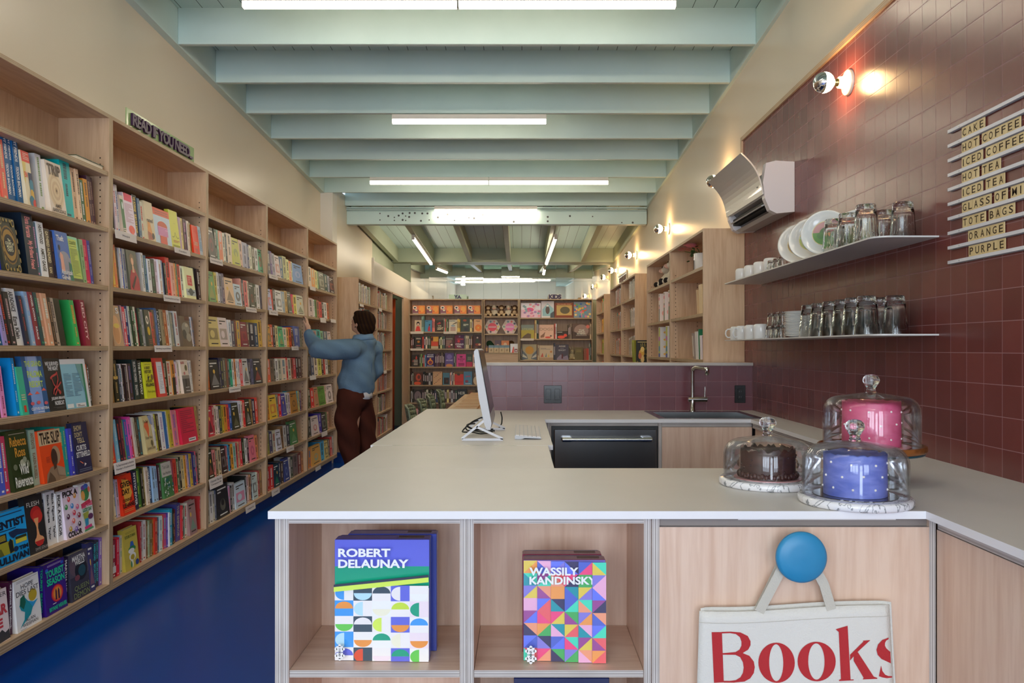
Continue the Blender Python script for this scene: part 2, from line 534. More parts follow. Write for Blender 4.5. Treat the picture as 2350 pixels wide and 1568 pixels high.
    vn = N(nt, 'ShaderNodeVectorMath', operation='NORMALIZE'); L(nt, va.outputs[0], vn.inputs[0]); L(nt, vn.outputs[0], b.inputs['Normal'])
    b.inputs['Specular IOR Level'].default_value = 0.5
TC1, TC2, TGR = (98, 46, 44), (122, 62, 58), (150, 108, 112)
tiles('tile_right', 'Y', 5.228, TC1, TC2, TGR)
tiles('tile_half', 'X', 1.51, (96, 46, 54), (112, 56, 64), TGR)
m_, nt_, b_ = new_mat('mirror')
b_.inputs['Metallic'].default_value = 1; b_.inputs['Base Color'].default_value = (0.86, 0.88, 0.84, 1); b_.inputs['Roughness'].default_value = 0.015

def zj(Y):                                   # underside of the front joists, falling towards the back
    return 3.32 - 0.0541 * (Y - 5.256)
def zr(Y):                                   # underside of the rear joists
    return 2.77 + 0.055 * (13.4 - Y)

struct(G().box(-3.3, 1.7, FRONT_Y - 0.2, YB + 0.1, -0.1, 0).build('floor', 'floor_blue'))
g = G(); g.box(XL - 0.1, XL, FRONT_Y, 9.2, 0, 4.0); struct(g.build('wall_left', 'wall_cream'))
g = G(); g.box(XL, XL2, 9.18, 9.4, 0, 3.2); struct(g.build('trim_1', 'wall_white'))
g = G(); g.box(XL - 0.1, XL2, 9.4, 11.62, 0, 3.2); struct(g.build('wall_left_rear', 'wall_cream'))
g = G(); g.box(XL - 0.1, XL2 - 0.01, 11.62, YB, 0, 3.3); struct(g.build('wall_left_far', 'sage'))
g = G(); g.box(XR, XR + 0.1, FRONT_Y, YB, 0, 4.0); wr = struct(g.build('wall_right', 'wall_cream'))
# front wall behind the camera: two shop windows and a glazed door
g = G()
for x0, x1, z0, z1 in ((XL, -2.12, 0, 4), (-0.44, -0.26, 0, 4), (0.38, 0.54, 0, 4), (1.42, XR, 0, 4), (-2.12, -0.44, 0, 0.65), (-2.12, -0.44, 2.85, 4), (0.54, 1.42, 0, 0.65), (0.54, 1.42, 2.85, 4), (-0.26, 0.38, 2.4, 4)):
    g.box(x0, x1, FRONT_Y - 0.06, FRONT_Y + 0.06, z0, z1)
struct(g.build('wall_front', 'wall_white'))
for i, (x0, x1, z0, z1, nx) in enumerate(((-2.12, -0.44, 0.65, 2.85, 3), (0.54, 1.42, 0.65, 2.85, 2))):
    g = G()
    for k in range(nx + 1):
        xx = x0 + (x1 - x0) * k / nx
        g.box(xx - 0.025, xx + 0.025, FRONT_Y - 0.03, FRONT_Y + 0.03, z0, z1)
    for zz in (z0, 2.3, z1):
        g.box(x0, x1, FRONT_Y - 0.025, FRONT_Y + 0.025, zz - 0.025, zz + 0.025)
    struct(g.build('window_%d' % (i + 1), 'white_metal'))
g = G()
for x0, x1, z0, z1 in ((-0.26, -0.18, 0, 2.4), (0.3, 0.38, 0, 2.4), (-0.18, 0.3, 0, 0.2), (-0.18, 0.3, 2.3, 2.4), (-0.18, 0.3, 1.0, 1.08)):
    g.box(x0, x1, FRONT_Y - 0.02, FRONT_Y + 0.02, z0, z1)
struct(g.build('door_1', 'white_metal'))
g = G(); g.box(XL - 0.1, XR + 0.1, YB, YB + 0.1, 0, 3.3); struct(g.build('wall_back', 'sage'))
# mirror tiles above the back shelves, each a little out of true
rnd = random.Random(5)
g = G()
mx0, mw = -1.89, 0.3095
for i in range(11):
    for j in range(2):
        x0, x1 = mx0 + mw * i + 0.001, min(mx0 + mw * (i + 1) - 0.001, XR - 0.004); z0, z1 = 2.15 + 0.31 * j + 0.001, 2.15 + 0.31 * (j + 1) - 0.001
        if x1 <= x0 + 0.03:
            continue
        ta, tb = rnd.uniform(-0.0045, 0.0045), rnd.uniform(-0.004, 0.004)
        w, h = x1 - x0, z1 - z0
        ys = [YB - 0.012 - ta * w / 2 - tb * h / 2, YB - 0.012 + ta * w / 2 - tb * h / 2, YB - 0.012 + ta * w / 2 + tb * h / 2, YB - 0.012 - ta * w / 2 + tb * h / 2]
        P = [(x0, ys[0], z0), (x1, ys[1], z0), (x1, ys[2], z1), (x0, ys[3], z1)]
        g.add(P + [(p[0], YB, p[2]) for p in P], [(0, 1, 2, 3), (1, 0, 4, 5), (2, 1, 5, 6), (3, 2, 6, 7), (0, 3, 7, 4)], 'fff', 0)
struct(g.build('wall_back_mirror_panel', 'mirror'))
# low partition above the rear shelves and the curtain
g = G(); g.box(-1.905, -1.885, 10.15, YB, 2.14, 2.44); g.box(-1.9, -1.87, 10.13, 10.16, 2.14, 2.47)
struct(g.build('wall_partition', 'wall_cream'))

# ceiling: deck boards, joists, rim boards
ceil = bpy.data.objects.new('ceiling', None); COL.objects.link(ceil); ceil['base'] = (0, 0, 0); struct(ceil)
def deck(y0, y1, z0, z1, x0, x1, name):
    g = G(); t = 0.05
    vs = [(x0, y0, z0), (x1, y0, z0), (x1, y1, z1), (x0, y1, z1), (x0, y0, z0 + t), (x1, y0, z0 + t), (x1, y1, z1 + t), (x0, y1, z1 + t)]
    g.add(vs, [(0, 3, 2, 1), (4, 5, 6, 7), (0, 1, 5, 4), (1, 2, 6, 5), (2, 3, 7, 6), (3, 0, 4, 7)])
    g.build(name, 'deck_boards', ceil)
JH = 0.238
deck(FRONT_Y, 10.1, zj(FRONT_Y) + JH, zj(10.1) + JH, XL - 0.05, XR + 0.05, 'deck')
deck(9.95, YB, zr(9.95) + 0.226, zr(YB) + 0.226, XL - 0.05, XR + 0.05, 'deck')
JX0, JX1 = -2.26, 1.541
for k in range(-11, 9):
    y = 5.256 + 0.652 * (k - 1); z = zj(y)
    x0 = JX0 if k < 8 else XL2
    G().bbox(x0, JX1, y, y + 0.04, z, z + JH + 0.01, 0.003).build('joist', 'mint', ceil)
for x0, x1 in ((XL, JX0), (JX1, XR)):
    g = G()
    ya, yb = FRONT_Y, 9.2 if x0 < 0 else 10.0
    vs = []
    for y in (ya, yb):
        z = zj(y) - 0.004
        vs += [(x0, y, z), (x1, y, z), (x1, y, z + JH), (x0, y, z + JH)]
    g.add(vs, [(0, 1, 2, 3), (7, 6, 5, 4), (0, 4, 5, 1), (1, 5, 6, 2), (2, 6, 7, 3), (3, 7, 4, 0)])
    g.build('rim_board', 'mint', ceil)
# heavy beam with bolt holes
BY = 9.92
g = G(); g.bbox(XL2, XR - 0.01, BY, BY + 0.11, 2.858, 3.025, 0.004, 'eee')
bm_ = g.build('beam', 'mint', ceil)
g = G()
for u, v in ((872, 490), (872, 505), (891, 496), (905, 499), (905, 506), (915, 495), (924, 490), (924, 505), (931, 496), (931, 506), (939, 498), (940, 489), (952, 489), (966, 507), (969, 490), (981, 490), (985, 505), (1005, 499), (1027, 492), (1043, 506), (1076, 500), (1088, 501), (1108, 493), (1179, 509), (1257, 498), (1257, 508), (1308, 496), (1360, 497), (1427, 511), (1452, 511)):
    p = px(u, v, BY - 0.001); g.lathe([(0.0085 if (u * v) % 3 else 0.013, 0), (0.0001, 0.001)], 8, p, '555', axis=(0, -1, 0))
g.build('bolt_hole', 'matte', bm_)
g = G(); g.box(XL2, XR - 0.01, BY + 0.02, BY + 0.10, 3.025, 3.045); g.box(XL2, XR - 0.01, BY - 0.01, BY + 0.02, 3.052, 3.07); g.tube([(XL2, BY - 0.03, 3.035), (XR - 0.02, BY - 0.03, 3.03)], 0.007, 8)
g.build('batten', 'mint', ceil)
# rear joists run front to back and land on the header over the mirror
g = G(); g.bbox(XL2 - 0.005, XR, 13.4, 13.62, 2.765, 3.0, 0.004); g.build('header', 'sage', ceil)
for x in (-2.1, -1.5, -0.865, -0.215, 0.42, 1.03):
    g = G(); vs = []
    for y in (BY + 0.1, 13.41):
        z = zr(y)
        vs += [(x - 0.035, y, z), (x + 0.035, y, z), (x + 0.035, y, z + 0.23), (x - 0.035, y, z + 0.23)]
    g.add(vs, [(0, 1, 2, 3), (7, 6, 5, 4), (0, 4, 5, 1), (1, 5, 6, 2), (2, 6, 7, 3), (3, 7, 4, 0)])
    g.build('joist', 'sage', ceil)
g = G(); vs = []
for y in (BY + 0.1, 13.41):
    z = zr(y)
    vs += [(XR - 0.03, y, z), (XR, y, z), (XR, y, z + 0.23), (XR - 0.03, y, z + 0.23)]
g.add(vs, [(0, 1, 2, 3), (7, 6, 5, 4), (0, 4, 5, 1), (1, 5, 6, 2), (2, 6, 7, 3), (3, 7, 4, 0)])
g.build('rim_board', 'sage', ceil)

# tiled side wall with its plywood trim, and the tiled half wall behind the counter
TX = 1.51
g = G(); g.box(TX, XR, FRONT_Y + 0.1, 5.45, 0, 2.733); tile_p = struct(g.build('wall_right_tiled', 'tile_right'))
g = G(); g.box(TX - 0.012, XR, FRONT_Y + 0.1, 5.475, 2.733, 2.76, thick='Z'); g.box(TX - 0.012, XR, 5.45, 5.475, 2.13, 2.733, thick='Y')
struct(g.build('trim_2', ['plyY', 'ply_edge']))
HW0 = -0.25
g = G(); g.box(HW0, TX, 5.228, 5.355, 0, 1.207, mat=[0, 0, 1, 0, 0, 0]); struct(g.build('wall_half', ['wall_white', 'tile_half']))
g = G(); g.box(HW0 - 0.015, TX - 0.002, 5.205, 5.38, 1.207, 1.226, thick='Z'); struct(g.build('trim_3', ['mapleX', 'birch_edge']))

# ================================================================ lamps
def emit(name, col, s):
    m = bpy.data.materials.new(name); m.use_nodes = True; nt = m.node_tree
    nt.nodes.remove(nt.nodes['Principled BSDF'])
    e = nt.nodes.new('ShaderNodeEmission'); e.inputs[0].default_value = (*col, 1); e.inputs[1].default_value = s
    nt.links.new(e.outputs[0], nt.nodes['Material Output'].inputs[0]); MATS[name] = m
TUBE = (1.0, 0.86, 0.66)
emit('tube_light', TUBE, 24.0)
def tube_lamp(x0, x1, y, z, label, group):
    t = thing('tube_light', ((x0 + x1) / 2, y, z), label, 'lamp', group)
    G().bbox(x0, x1, y - 0.022, y + 0.022, z + 0.034, z + 0.075, 0.003, 'e6dfd6').build('housing', 'matte', t)
    g = G()
    n = 8; pf = [(-0.02, 0.034), (-0.02, 0.012), (-0.012, 0.002), (0.012, 0.002), (0.02, 0.012), (0.02, 0.034)]
    P = [(x, y + a, z + b) for x in (x0 + 0.004, x1 - 0.004) for a, b in pf]; k = len(pf)
    g.add(P, [tuple(range(k)), tuple(range(2 * k - 1, k - 1, -1))] + [(i, (i + 1) % k, (i + 1) % k + k, i + k) for i in range(k)], 'fff', 0)
    g.build('diffuser', 'tube_light', t)
    for xe in (x0, x1 - 0.004):
        G().box(xe, xe + 0.004, y - 0.021, y + 0.021, z + 0.001, z + 0.035, 'e6dfd6').build('end_cap', 'matte', t)
    return t
GT = 'tube lights under the ceiling joists'
def tl(ua, ub, v, yk, lab):
    a = px(ua, v, yk); b = px(ub, v, yk)
    tube_lamp(a.x, b.x, yk, a.z, lab, GT)
yk = lambda k: 5.256 + 0.652 * (k - 1) + 0.02
for ua, ub, v, k, lab in ((557, 1050, 19.5, 0, 'left one of the two glowing tube lights nearest the camera'),
                          (1052, 1551, 19.5, 0, 'right one of the two glowing tube lights nearest the camera'),
                          (900, 1254, 284.5, 3, 'single tube light on the second lit row, alone under its joist'),
                          (849, 1121, 423.5, 6, 'left tube light of the end to end pair in the middle of the ceiling'),
                          (1122, 1396, 423.5, 6, 'right tube light of the end to end pair in the middle of the ceiling'),
                          (997, 1233, 487.5, 8, 'single tube light just above the beam with bolt holes')):
    tl(ua, ub, v, yk(k), lab)
for k, ua in ((-4, 'left'), (-8, 'right')):  # unseen lamps added behind the camera to light the counter and tiles
    y_ = yk(k); tube_lamp(-0.75, 0.49, y_, zj(y_) - 0.08, 'unseen added tube light over the ceiling joists behind the camera, %s pair' % ua, GT)
    tube_lamp(-2.0, -0.8, y_, zj(y_) - 0.08, 'left unseen added tube light behind the camera, %s pair' % ua, GT)
for xa, ya, xb, yb, lab in ((-1.5, 11.05, -1.5, 13.25, 'left of the two tube lights running to the back behind the beam'), (0.47, 11.0, 0.41, 13.25, 'right of the two tube lights running to the back behind the beam')):
    t = tube_lamp(-1.1, 1.1, 0, 0, lab, GT)
    a = Vector((xa, ya, zr(ya) - 0.08)); b = Vector((xb, yb, zr(yb) - 0.08)); d = (b - a)
    t.location = (a + b) / 2
    t.rotation_euler = d.to_track_quat('X', 'Z').to_euler()
# half mirrored bulbs on porcelain bases along the right wall
emit('bulb_glow', (1.0, 0.62, 0.28), 70.0)
def sconce(x, y, z, label):
    t = thing('wall_sconce', (x, y, z), label, 'lamp', 'half mirrored globe bulbs along the right wall')
    ax = (-1, 0, 0)
    G().lathe([(0.058, 0), (0.058, 0.012), (0.054, 0.016), (0.03, 0.018), (0.026, 0.05), (0.022, 0.052), (0.001, 0.052)], 28, (x, y, z), 'f0ecd8', axis=ax).build('base', 'porcelain', t)
    G().lathe([(0.018, 0.05), (0.018, 0.06), (0.014, 0.066), (0.014, 0.072)], 16, (x, y, z), 'c8b070', axis=ax).build('socket', 'steel', t)
    c = 0.118; r = 0.0475
    pf = [(0.014, 0.07)] + [(r * math.sin(a), c - r * math.cos(a)) for a in [R(20 + 8 * i) for i in range(10)]]
    G().lathe(pf, 24, (x, y, z), 'fff', axis=ax).build('bulb', 'bulb_glow', t, label='glowing clear half of the bulb')
    pf = [(r * math.sin(a), c - r * math.cos(a)) for a in [R(92 + 8 * i) for i in range(11)]] + [(0.0005, c + r)]
    G().lathe(pf, 24, (x, y, z), 'f4f0ea', axis=ax).build('mirror_cap', 'chrome', t, label='silvered half of the bulb')
    return t
for x, y, lab in ((TX, 3.685, 'bare globe bulb on the plum tiles above the drinking glasses'), (XR, 6.06, 'globe bulb on the cream wall just behind the air conditioner'),
                  (XR, 8.47, 'globe bulb above the bookcase with pink flowers'), (XR, 10.86, 'fourth globe bulb from the camera, left of the pink flowers'), (XR, 13.0, 'farthest globe bulb, beside the mirrored back wall')):
    sconce(x, y, 2.545 if x < 1.53 else 2.585, lab)
# ================================================================ bookcases
def case_map(kind, p0):
    """local (w, d, z) -> world for cases facing right (L), left (R) or the camera (B)"""
    if kind == 'L':
        return lambda w, d, z: (p0[0] - d, p0[1] + w, z)
    if kind == 'R':
        return lambda w, d, z: (p0[0] + d, p0[1] + w, z)
    return lambda w, d, z: (p0[0] + w, p0[1] + d, z)
def lbox(g, mp, kind, w0, w1, d0, d1, z0, z1, col='fff', mat=0, thick=None, edge=1, sh=None):
    a, b = mp(w0, d0, z0), mp(w1, d1, z1)
    ax = None
    if thick:
        ax = 'Z' if thick == 'z' else ('Y' if (thick == 'w') == (kind != 'B') else 'X')
    g.box(min(a[0], b[0]), max(a[0], b[0]), min(a[1], b[1]), max(a[1], b[1]), z0, z1, col, mat, ax, edge, sh)
T = 0.018
def bookcase(kind, p0, W_, D, z0, z1, shelves, label, kick=True, holes='far', group='plywood bookcases', bottom=0.036):
    mp = case_map(kind, p0)
    c = mp(W_ / 2, D / 2, 0)
    t = thing('bookcase', (c[0], c[1], 0), label, 'bookcase', group)
    hz = 'Y' if kind != 'B' else 'X'
    for e, (a, b) in enumerate(((0.001, T), (W_ - T, W_ - 0.001))):
        g = G(); lbox(g, mp, kind, a, b, 0, D, z0, z1, thick='w')
        if holes and e == 1 or holes == 'both':
            wf = W_ - T - 0.0006 if e == 1 else T + 0.0006
            for dd in (0.045, D - 0.055):
                z = z0 + 0.1
                while z < z1 - 0.2:
                    s = 0.0032
                    g.add([mp(wf, dd - s, z), mp(wf, dd + s, z), mp(wf, dd + s, z + 2 * s), mp(wf, dd - s, z + 2 * s)], [(0, 1, 2, 3)], '2a1c10', 2)
                    z += 0.032
        g.build('side_panel', ['plyZ', 'ply_edge', 'matte'], t)
    g = G(); lbox(g, mp, kind, T, W_ - T, D - 0.008, D, z0 + bottom, z1 - T); g.build('back_panel', 'plyZ', t)
    g = G(); lbox(g, mp, kind, T, W_ - T, 0, D - 0.008, z1 - T, z1, thick='z'); g.build('top_panel', ['ply' + hz, 'ply_edge'], t)
    g = G(); lbox(g, mp, kind, T, W_ - T, 0, D - 0.008, z0, z0 + bottom, thick='z'); g.build('bottom_panel', ['ply' + hz, 'ply_edge'], t)
    for s in shelves:
        g = G(); lbox(g, mp, kind, T + 0.001, W_ - T - 0.001, 0.004, D - 0.009, s - 0.022, s, thick='z'); g.build('shelf', ['ply' + hz, 'ply_edge'], t)
    if kick:
        g = G(); lbox(g, mp, kind, 0.002, W_ - 0.002, 0.06, D, 0.0, z0); g.build('kick_base', 'kick_blue' if kind == 'L' else 'white_laminate', t)
    return t
SH = [2.195, 1.917, 1.628, 1.331, 1.041, 0.731, 0.447]        # shelf tops of the tall left cases
XB = -2.045
YC = [2.764 + 1.22 * k for k in range(5)]
ZL0, ZL1 = 0.113, 2.48
CASE = ['nearest bookcase', 'bookcase under the green sign', 'third bookcase from the camera', 'bookcase the person reaches to', 'bookcase beside the person']
for k, lab in enumerate(('tall plywood bookcase cut by the left edge of the photo', 'tall plywood bookcase carrying the green sign', 'tall plywood bookcase just beyond the one with the green sign', 'fourth tall bookcase on the left, where the reaching hand is', 'last tall bookcase on the left, behind the raised arm')):
    bookcase('L', (XB, YC[k]), 1.22, 0.26, ZL0, ZL1, SH, lab)
SH7 = [1.86, 1.58, 1.30, 1.02, 0.74, 0.46]
XB2 = -1.88
for k, lab in enumerate(('lower bookcase directly behind the person', 'lower bookcase beside the rust curtain')):
    bookcase('L', (XB2, 9.21 + 1.22 * k), 1.22, 0.285, 0.12, 2.14, SH7, lab, group='lower bookcases on the left')
YBK = 13.3
bookcase('B', (-1.88, YBK), 1.235, 0.3, 0.12, 2.14, [1.894, 1.595, 1.3135, 1.012, 0.709, 0.415], 'wide bookcase on the back wall seen left of the computer', holes=None, group='bookcases on the back wall')
NB_ = bookcase('B', (-0.635, YBK), 0.59, 0.3, 0.12, 2.14, [1.853, 1.561, 1.245, 0.95, 0.65, 0.4], 'narrow back bookcase holding the stuffed monkeys', holes=None, group='bookcases on the back wall')
bookcase('B', (-0.04, YBK), 1.225, 0.3, 0.12, 2.14, [1.829, 1.478, 1.125, 0.85, 0.55], 'back bookcase of picture books under the KIDS sign', holes=None, group='bookcases on the back wall')
G().box(-0.616, -0.064, YBK + 0.006, YBK + 0.02, 1.07, 1.222, thick='Y').build('drawer_front', ['plyX', 'ply_edge'], NB_)
XBR = 1.228
RS = [1.88, 1.56, 1.24, 0.92, 0.6]
RC = []
for Y0, n, lab in ((5.405, 2, ('right bookcase beside the tiles, with the flower vase', 'right bookcase section with the black and white plush')), (8.66, 2, ('right bookcase whose bright end panel faces the camera', 'second right bookcase with spines, under the dark sign')), (11.93, 1, ('small right bookcase in the back corner',))):
    for k in range(n):
        RC.append(bookcase('R', (XBR, Y0 + 1.22 * k), 1.22, 0.32 if Y0 > 6 else 0.28, 0.12, 2.131, RS, lab[k], group='bookcases along the right wall', holes='both' if Y0 > 6 else 'far'))

# door frame and curtain between the lower bookcases and the back shelves
g = G(); g.box(-1.905, -1.875, 12.72, 13.28, 0, 2.14); g.box(-1.905, -1.875, 11.652, 12.72, 2.115, 2.14)
struct(g.build('trim_4', 'plyZ'))
g = G(); g.box(-2.17, -2.16, 11.66, 13.3, 0, 2.13, '1a0d08'); struct(g.build('doorway_shade_sheet', 'matte'))  # shade in the doorway behind the curtain, painted as a near-black sheet
g = G()
n = 40; ya, yb = 11.67, 12.42
for sgn in (0, 1):
    pass
P = []; zz = [0.02, 0.6, 1.2, 1.8, 2.08]
for i in range(n + 1):
    t_ = i / n; y = ya + (yb - ya) * t_
    for z in zz:
        amp = 0.035 * (0.6 + 0.4 * math.sin(5 * t_ + z))
        P.append((-1.985 + amp * math.sin(t_ * 2 * math.pi * 4.5), y, z))
m = len(zz)
g.add(P, [(i * m + k, i * m + k + 1, (i + 1) * m + k + 1, (i + 1) * m + k) for i in range(n) for k in range(m - 1)], '8c3208', 0, True)
cu = g.build('curtain', 'cloth')
md = cu.modifiers.new('thickness', 'SOLIDIFY'); md.thickness = 0.006
tag(cu, 'rust orange curtain hanging in the doorway past the lower bookcases', 'curtain')
cr_ = G().tube([(-1.985, 11.665, 2.095), (-1.985, 12.71, 2.095)], 0.011, 10, '3a2a20').build('curtain_rod', 'steel'); tag(cr_, 'thin dark rod carrying the rust orange curtain', 'rod')

# green sign on the bookcase
def sign_board(o, right, up, w, h, body, board_col, text_col, label, name='sign', edge=None, pad=(0.05, 0.16), bold=0.05, flat_=0.012, spacing=0.9, keep=False):
    right, up = Vector(right), Vector(up); n = right.cross(up)
    o = Vector(o)
    t = thing(name, o + right * w / 2, label, 'sign')
    G().prism([o, o + right * w, o + right * w + up * h, o + up * h], -n * 0.006, board_col, 0).build('board', 'gloss', t)
    g = G()
    lettering(g, body, o + right * (w * pad[0]) + up * (h * pad[1]) + n * 0.001, right, up, w * (1 - 2 * pad[0]), h * (1 - 2 * pad[1]), text_col, flat_, bold, spacing, keep)
    g.build('lettering', 'satin', t)
    return t
sign_board((-2.065, 4.18, 2.482), (0, 1, 0), (0, 0, 1), 0.86, 0.098, 'READ IF YOU NEED...', '9db67c', '3c1440', 'green sign reading READ IF YOU NEED on top of a bookcase', bold=0.035, spacing=0.88)
sign_board((-1.22, 13.42, 2.142), (1, 0, 0), (0, 0, 1), 0.30, 0.08, 'Y.A.', 'b9d2bc', '2e1450', 'small pale green Y.A. sign standing on the back bookcase', pad=(0.06, 0.14), bold=0.04, keep=True)
sign_board((0.45, 13.42, 2.142), (1, 0, 0), (0, 0, 1), 0.22, 0.085, 'KIDS', 'd9d0bf', '2a1440', 'KIDS sign standing on the back bookcase of picture books', pad=(0.02, 0.04), bold=0.05)
# dark sign on the right case
t = thing('sign', (1.262, 9.95, 2.132), 'small dark framed sign standing on the right bookcase', 'sign')
G().box(1.258, 1.27, 9.55, 10.35, 2.132, 2.235, '3a2420').build('board', 'gloss', t)
g = G(); g.box(1.252, 1.262, 9.53, 9.56, 2.132, 2.26, 'c9b68a'); g.box(1.252, 1.275, 9.56, 10.36, 2.235, 2.25, 'c9b68a'); g.build('frame', 'gloss', t)
rnd = random.Random(3)
g = G()
for i in range(12):
    y = 9.6 + i * 0.06; g.box(1.2555, 1.2585, y, y + 0.035, 2.15 + 0.01 * rnd.random(), 2.215, ('8a6a5c', 'a88a70', '6a4a50')[i % 3])
g.build('lettering', 'matte', t)

# ================================================================ white cards on the shelf edges
def card(u0, u1, v0, v1, x, label, lines, tilt=0.25):
    """card hanging on a shelf edge of the cases facing right, given its pixel box (left edge, right edge, top, bottom at the left)"""
    a = ppx(u0, v0, x=x); b = ppx(u1, v0, x=x)
    w = b.y - a.y; h = (v1 - v0) * a.y / F; z0 = a.z - h
    t = thing('shelf_label', (x, (a.y + b.y) / 2, z0), label, 'label', 'white cards on the shelf edges')
    up = Vector((-tilt * 0.4, 0, 1)).normalized()
    o = Vector((x + 0.008 + 0.4 * tilt * h, a.y, z0))
    G().prism([o, o + Vector((0, w, 0)), o + Vector((0, w, 0)) + up * h, o + up * h], (-0.0012, 0, 0), 'efe6e2', 0).build('card', 'matte', t)
    g = G(); n = len(lines)
    for i, s in enumerate(lines):
        hh = h * (0.30 if n == 1 else 0.22)
        ww = w * min(0.85, 0.055 * len(s) + 0.1)
        lettering(g, s, o + Vector((0.0012, (w - ww) / 2, 0)) + up * (h * (0.5 if n == 1 else 0.72 - 0.34 * i) - hh / 2), (0, 1, 0), up, ww, hh, '4a3f4a', 0, 0.0)
    if g.v:
        g.build('lettering', 'matte', t)
B1, B2, B3, B4 = 'bookcase under the green sign', 'third bookcase', 'fourth bookcase', 'bookcase behind the arm'
for a in ((260, 309, 526, 546, 'white card reading Hope at the upper left of the ' + B1, ['Hope']),
          (397, 433, 566, 579, 'white card under the yellow face-out book, ' + B1, ['Comfort']),
          (372, 410, 676, 691, 'white card on the second book shelf of the ' + B1, ['Something Short and Mighty']),
          (351, 391, 793, 808, 'white card reading Something Long at eye level, ' + B1, ['Something Long and Brilliant']),
          (258, 306, 1064, 1090, 'white card about family dysfunction low on the ' + B1, ['To Feel Immersed in Another', "Family's Dysfunction"]),
          (479, 508, 590, 603, 'white card at the upper left of the ' + B2, ['Something Playful']),
          (562, 586, 704, 715, 'white card right of centre, second book shelf of the ' + B2, ['Something Wild']),
          (523, 549, 889, 902, 'white card below the fourth book row of the ' + B2, ['A Long Adventure']),
          (477, 507, 1101, 1125, 'three-line white card low on the left of the ' + B2, ['A Reminder That Love', 'Conquers All']),
          (561, 583, 1165, 1180, 'white card on the bottom edge of the ' + B2, ['A Good Cry']),
          (615, 635, 628, 638, 'topmost white card of the ' + B3, ['Beauty']),
          (615, 635, 711, 722, 'white card left of the reaching hand, ' + B3, ['Big Ideas']),
          (667, 683, 795, 804, 'white card under the third book row of the ' + B3, ['History']),
          (655, 672, 1028, 1040, 'white card above the bottom row of the ' + B3, ['To Change']),
          (621, 639, 1127, 1141, 'white card on the bottom edge of the ' + B3, ['A Laugh']),
          (709, 722, 656, 665, 'topmost white card of the ' + B4, []),
          (733, 746, 729, 740, 'left white card of the pair above the raised arm, ' + B4, []),
          (757, 769, 732, 740, 'right white card of the pair above the raised arm, ' + B4, []),
          (709, 723, 863, 873, 'white card under the denim sleeve, ' + B4, []),
          (736, 749, 993, 1004, 'white card above the bottom row of the ' + B4, []),
          (722, 734, 1074, 1083, 'white card on the bottom edge of the ' + B4, [])):
    card(*a[:4], XB, a[4], a[5])
for u0, u1, v0, v1, lab in ((824, 833, 697, 703, 'small white card at the top left of the lower bookcase behind the person'), (868, 875, 706, 714, 'small white card high on the bookcase beside the curtain'), (879, 886, 851, 858, 'small white card under the pink face-out book near the curtain')):
    card(u0, u1, v0, v1, XB2, lab, [])
def card_b(u0, u1, v0, v1, lab):
    a, b = px(u0, v1, YBK), px(u1, v0, YBK)
    o = G().box(a.x, b.x, YBK - 0.006, YBK - 0.004, a.z, b.z, 'efe2d2').build('shelf_label', 'matte'); tag(o, lab, 'label', 'white cards on the back shelves')
card_b(942, 972, 761, 766.5, 'left white strip on the second shelf of the wide back bookcase'); card_b(1018, 1048, 761, 766.5, 'right white strip on the second shelf of the wide back bookcase'); card_b(942, 972, 800, 805, 'white strip on the third shelf of the wide back bookcase'); card_b(1195, 1225, 777, 782, 'white strip under the left picture book, below the KIDS sign')
# ================================================================ counter
CT = 0.914
# continuous worktop: front slab with the side return, side ledge, back run and left run
g = G()
def slab(x0, x1, y0, y1):
    g.bbox(x0, x1, y0, y1, CT - 0.0195, CT, 0.0012)
pts = [(-0.632, 1.9915), (1.007, 1.9915), (1.007, 0.7), (1.51, 0.7), (1.51, 5.228), (-0.25, 5.228), (-0.25, 5.352), (-0.632, 5.352), (-0.632, 3.345), (0.131, 3.345), (0.131, 4.56), (1.306, 4.56), (1.306, 2.706), (-0.632, 2.706)]
# back run leaves an opening for the sink
SX0, SX1, SY0, SY1 = 0.80, 1.388, 4.60, 5.14
def rect(x0, x1, y0, y1):
    g.box(x0, x1, y0, y1, CT - 0.0195, CT, mat=[0, 0, 1, 1, 1, 1])
top = G()
lo = [(x, y, CT - 0.0195) for x, y in pts]; hi = [(x, y, CT) for x, y in pts]; n = len(pts)
hole = [(SX0, SY0), (SX1, SY0), (SX1, SY1), (SX0, SY1)]
# split the top into quads that avoid the sink hole
quads = [(-0.632, 1.007, 1.9915, 2.706), (1.007, 1.306, 1.9915, 2.706), (1.007, 1.306, 0.7, 1.9915), (1.306, 1.51, 0.7, 4.56), (-0.632, 0.131, 3.345, 5.228), (-0.632, -0.25, 5.228, 5.352), (0.131, SX0, 4.56, 5.228), (SX0, SX1, 4.56, SY0), (SX0, SX1, SY1, 5.228), (SX1, 1.51, 4.56, 5.228)]
for x0, x1, y0, y1 in quads:
    for z, fl in ((CT, 1), (CT - 0.0195, 0)):
        q = [(x0, y0, z), (x1, y0, z), (x1, y1, z), (x0, y1, z)]
        top.add(q, [(0, 1, 2, 3) if fl else (3, 2, 1, 0)])
top.add(lo + hi, [(i, (i + 1) % n, (i + 1) % n + n, i + n) for i in range(n)], 'fff', 1)
hl = [(x, y, CT - 0.0195) for x, y in hole]; hh = [(x, y, CT) for x, y in hole]
top.add(hl + hh, [((i + 1) % 4, i, i + 4, (i + 1) % 4 + 4) for i in range(4)], 'fff', 1)
o = top.build('worktop', ['white_laminate', 'white_edge']); tag(o, 'pale grey worktop with white edges wrapping round the cafe counter', 'counter')
o = G().bbox(-0.618, 0.111, 2.710, 3.341, CT - 0.0195, CT - 0.0002, 0.001, mat=0).build('counter_flap', ['white_laminate']); tag(o, 'pale hinged flap between the front counter and the counter with the computer', 'counter flap')
hg = G()
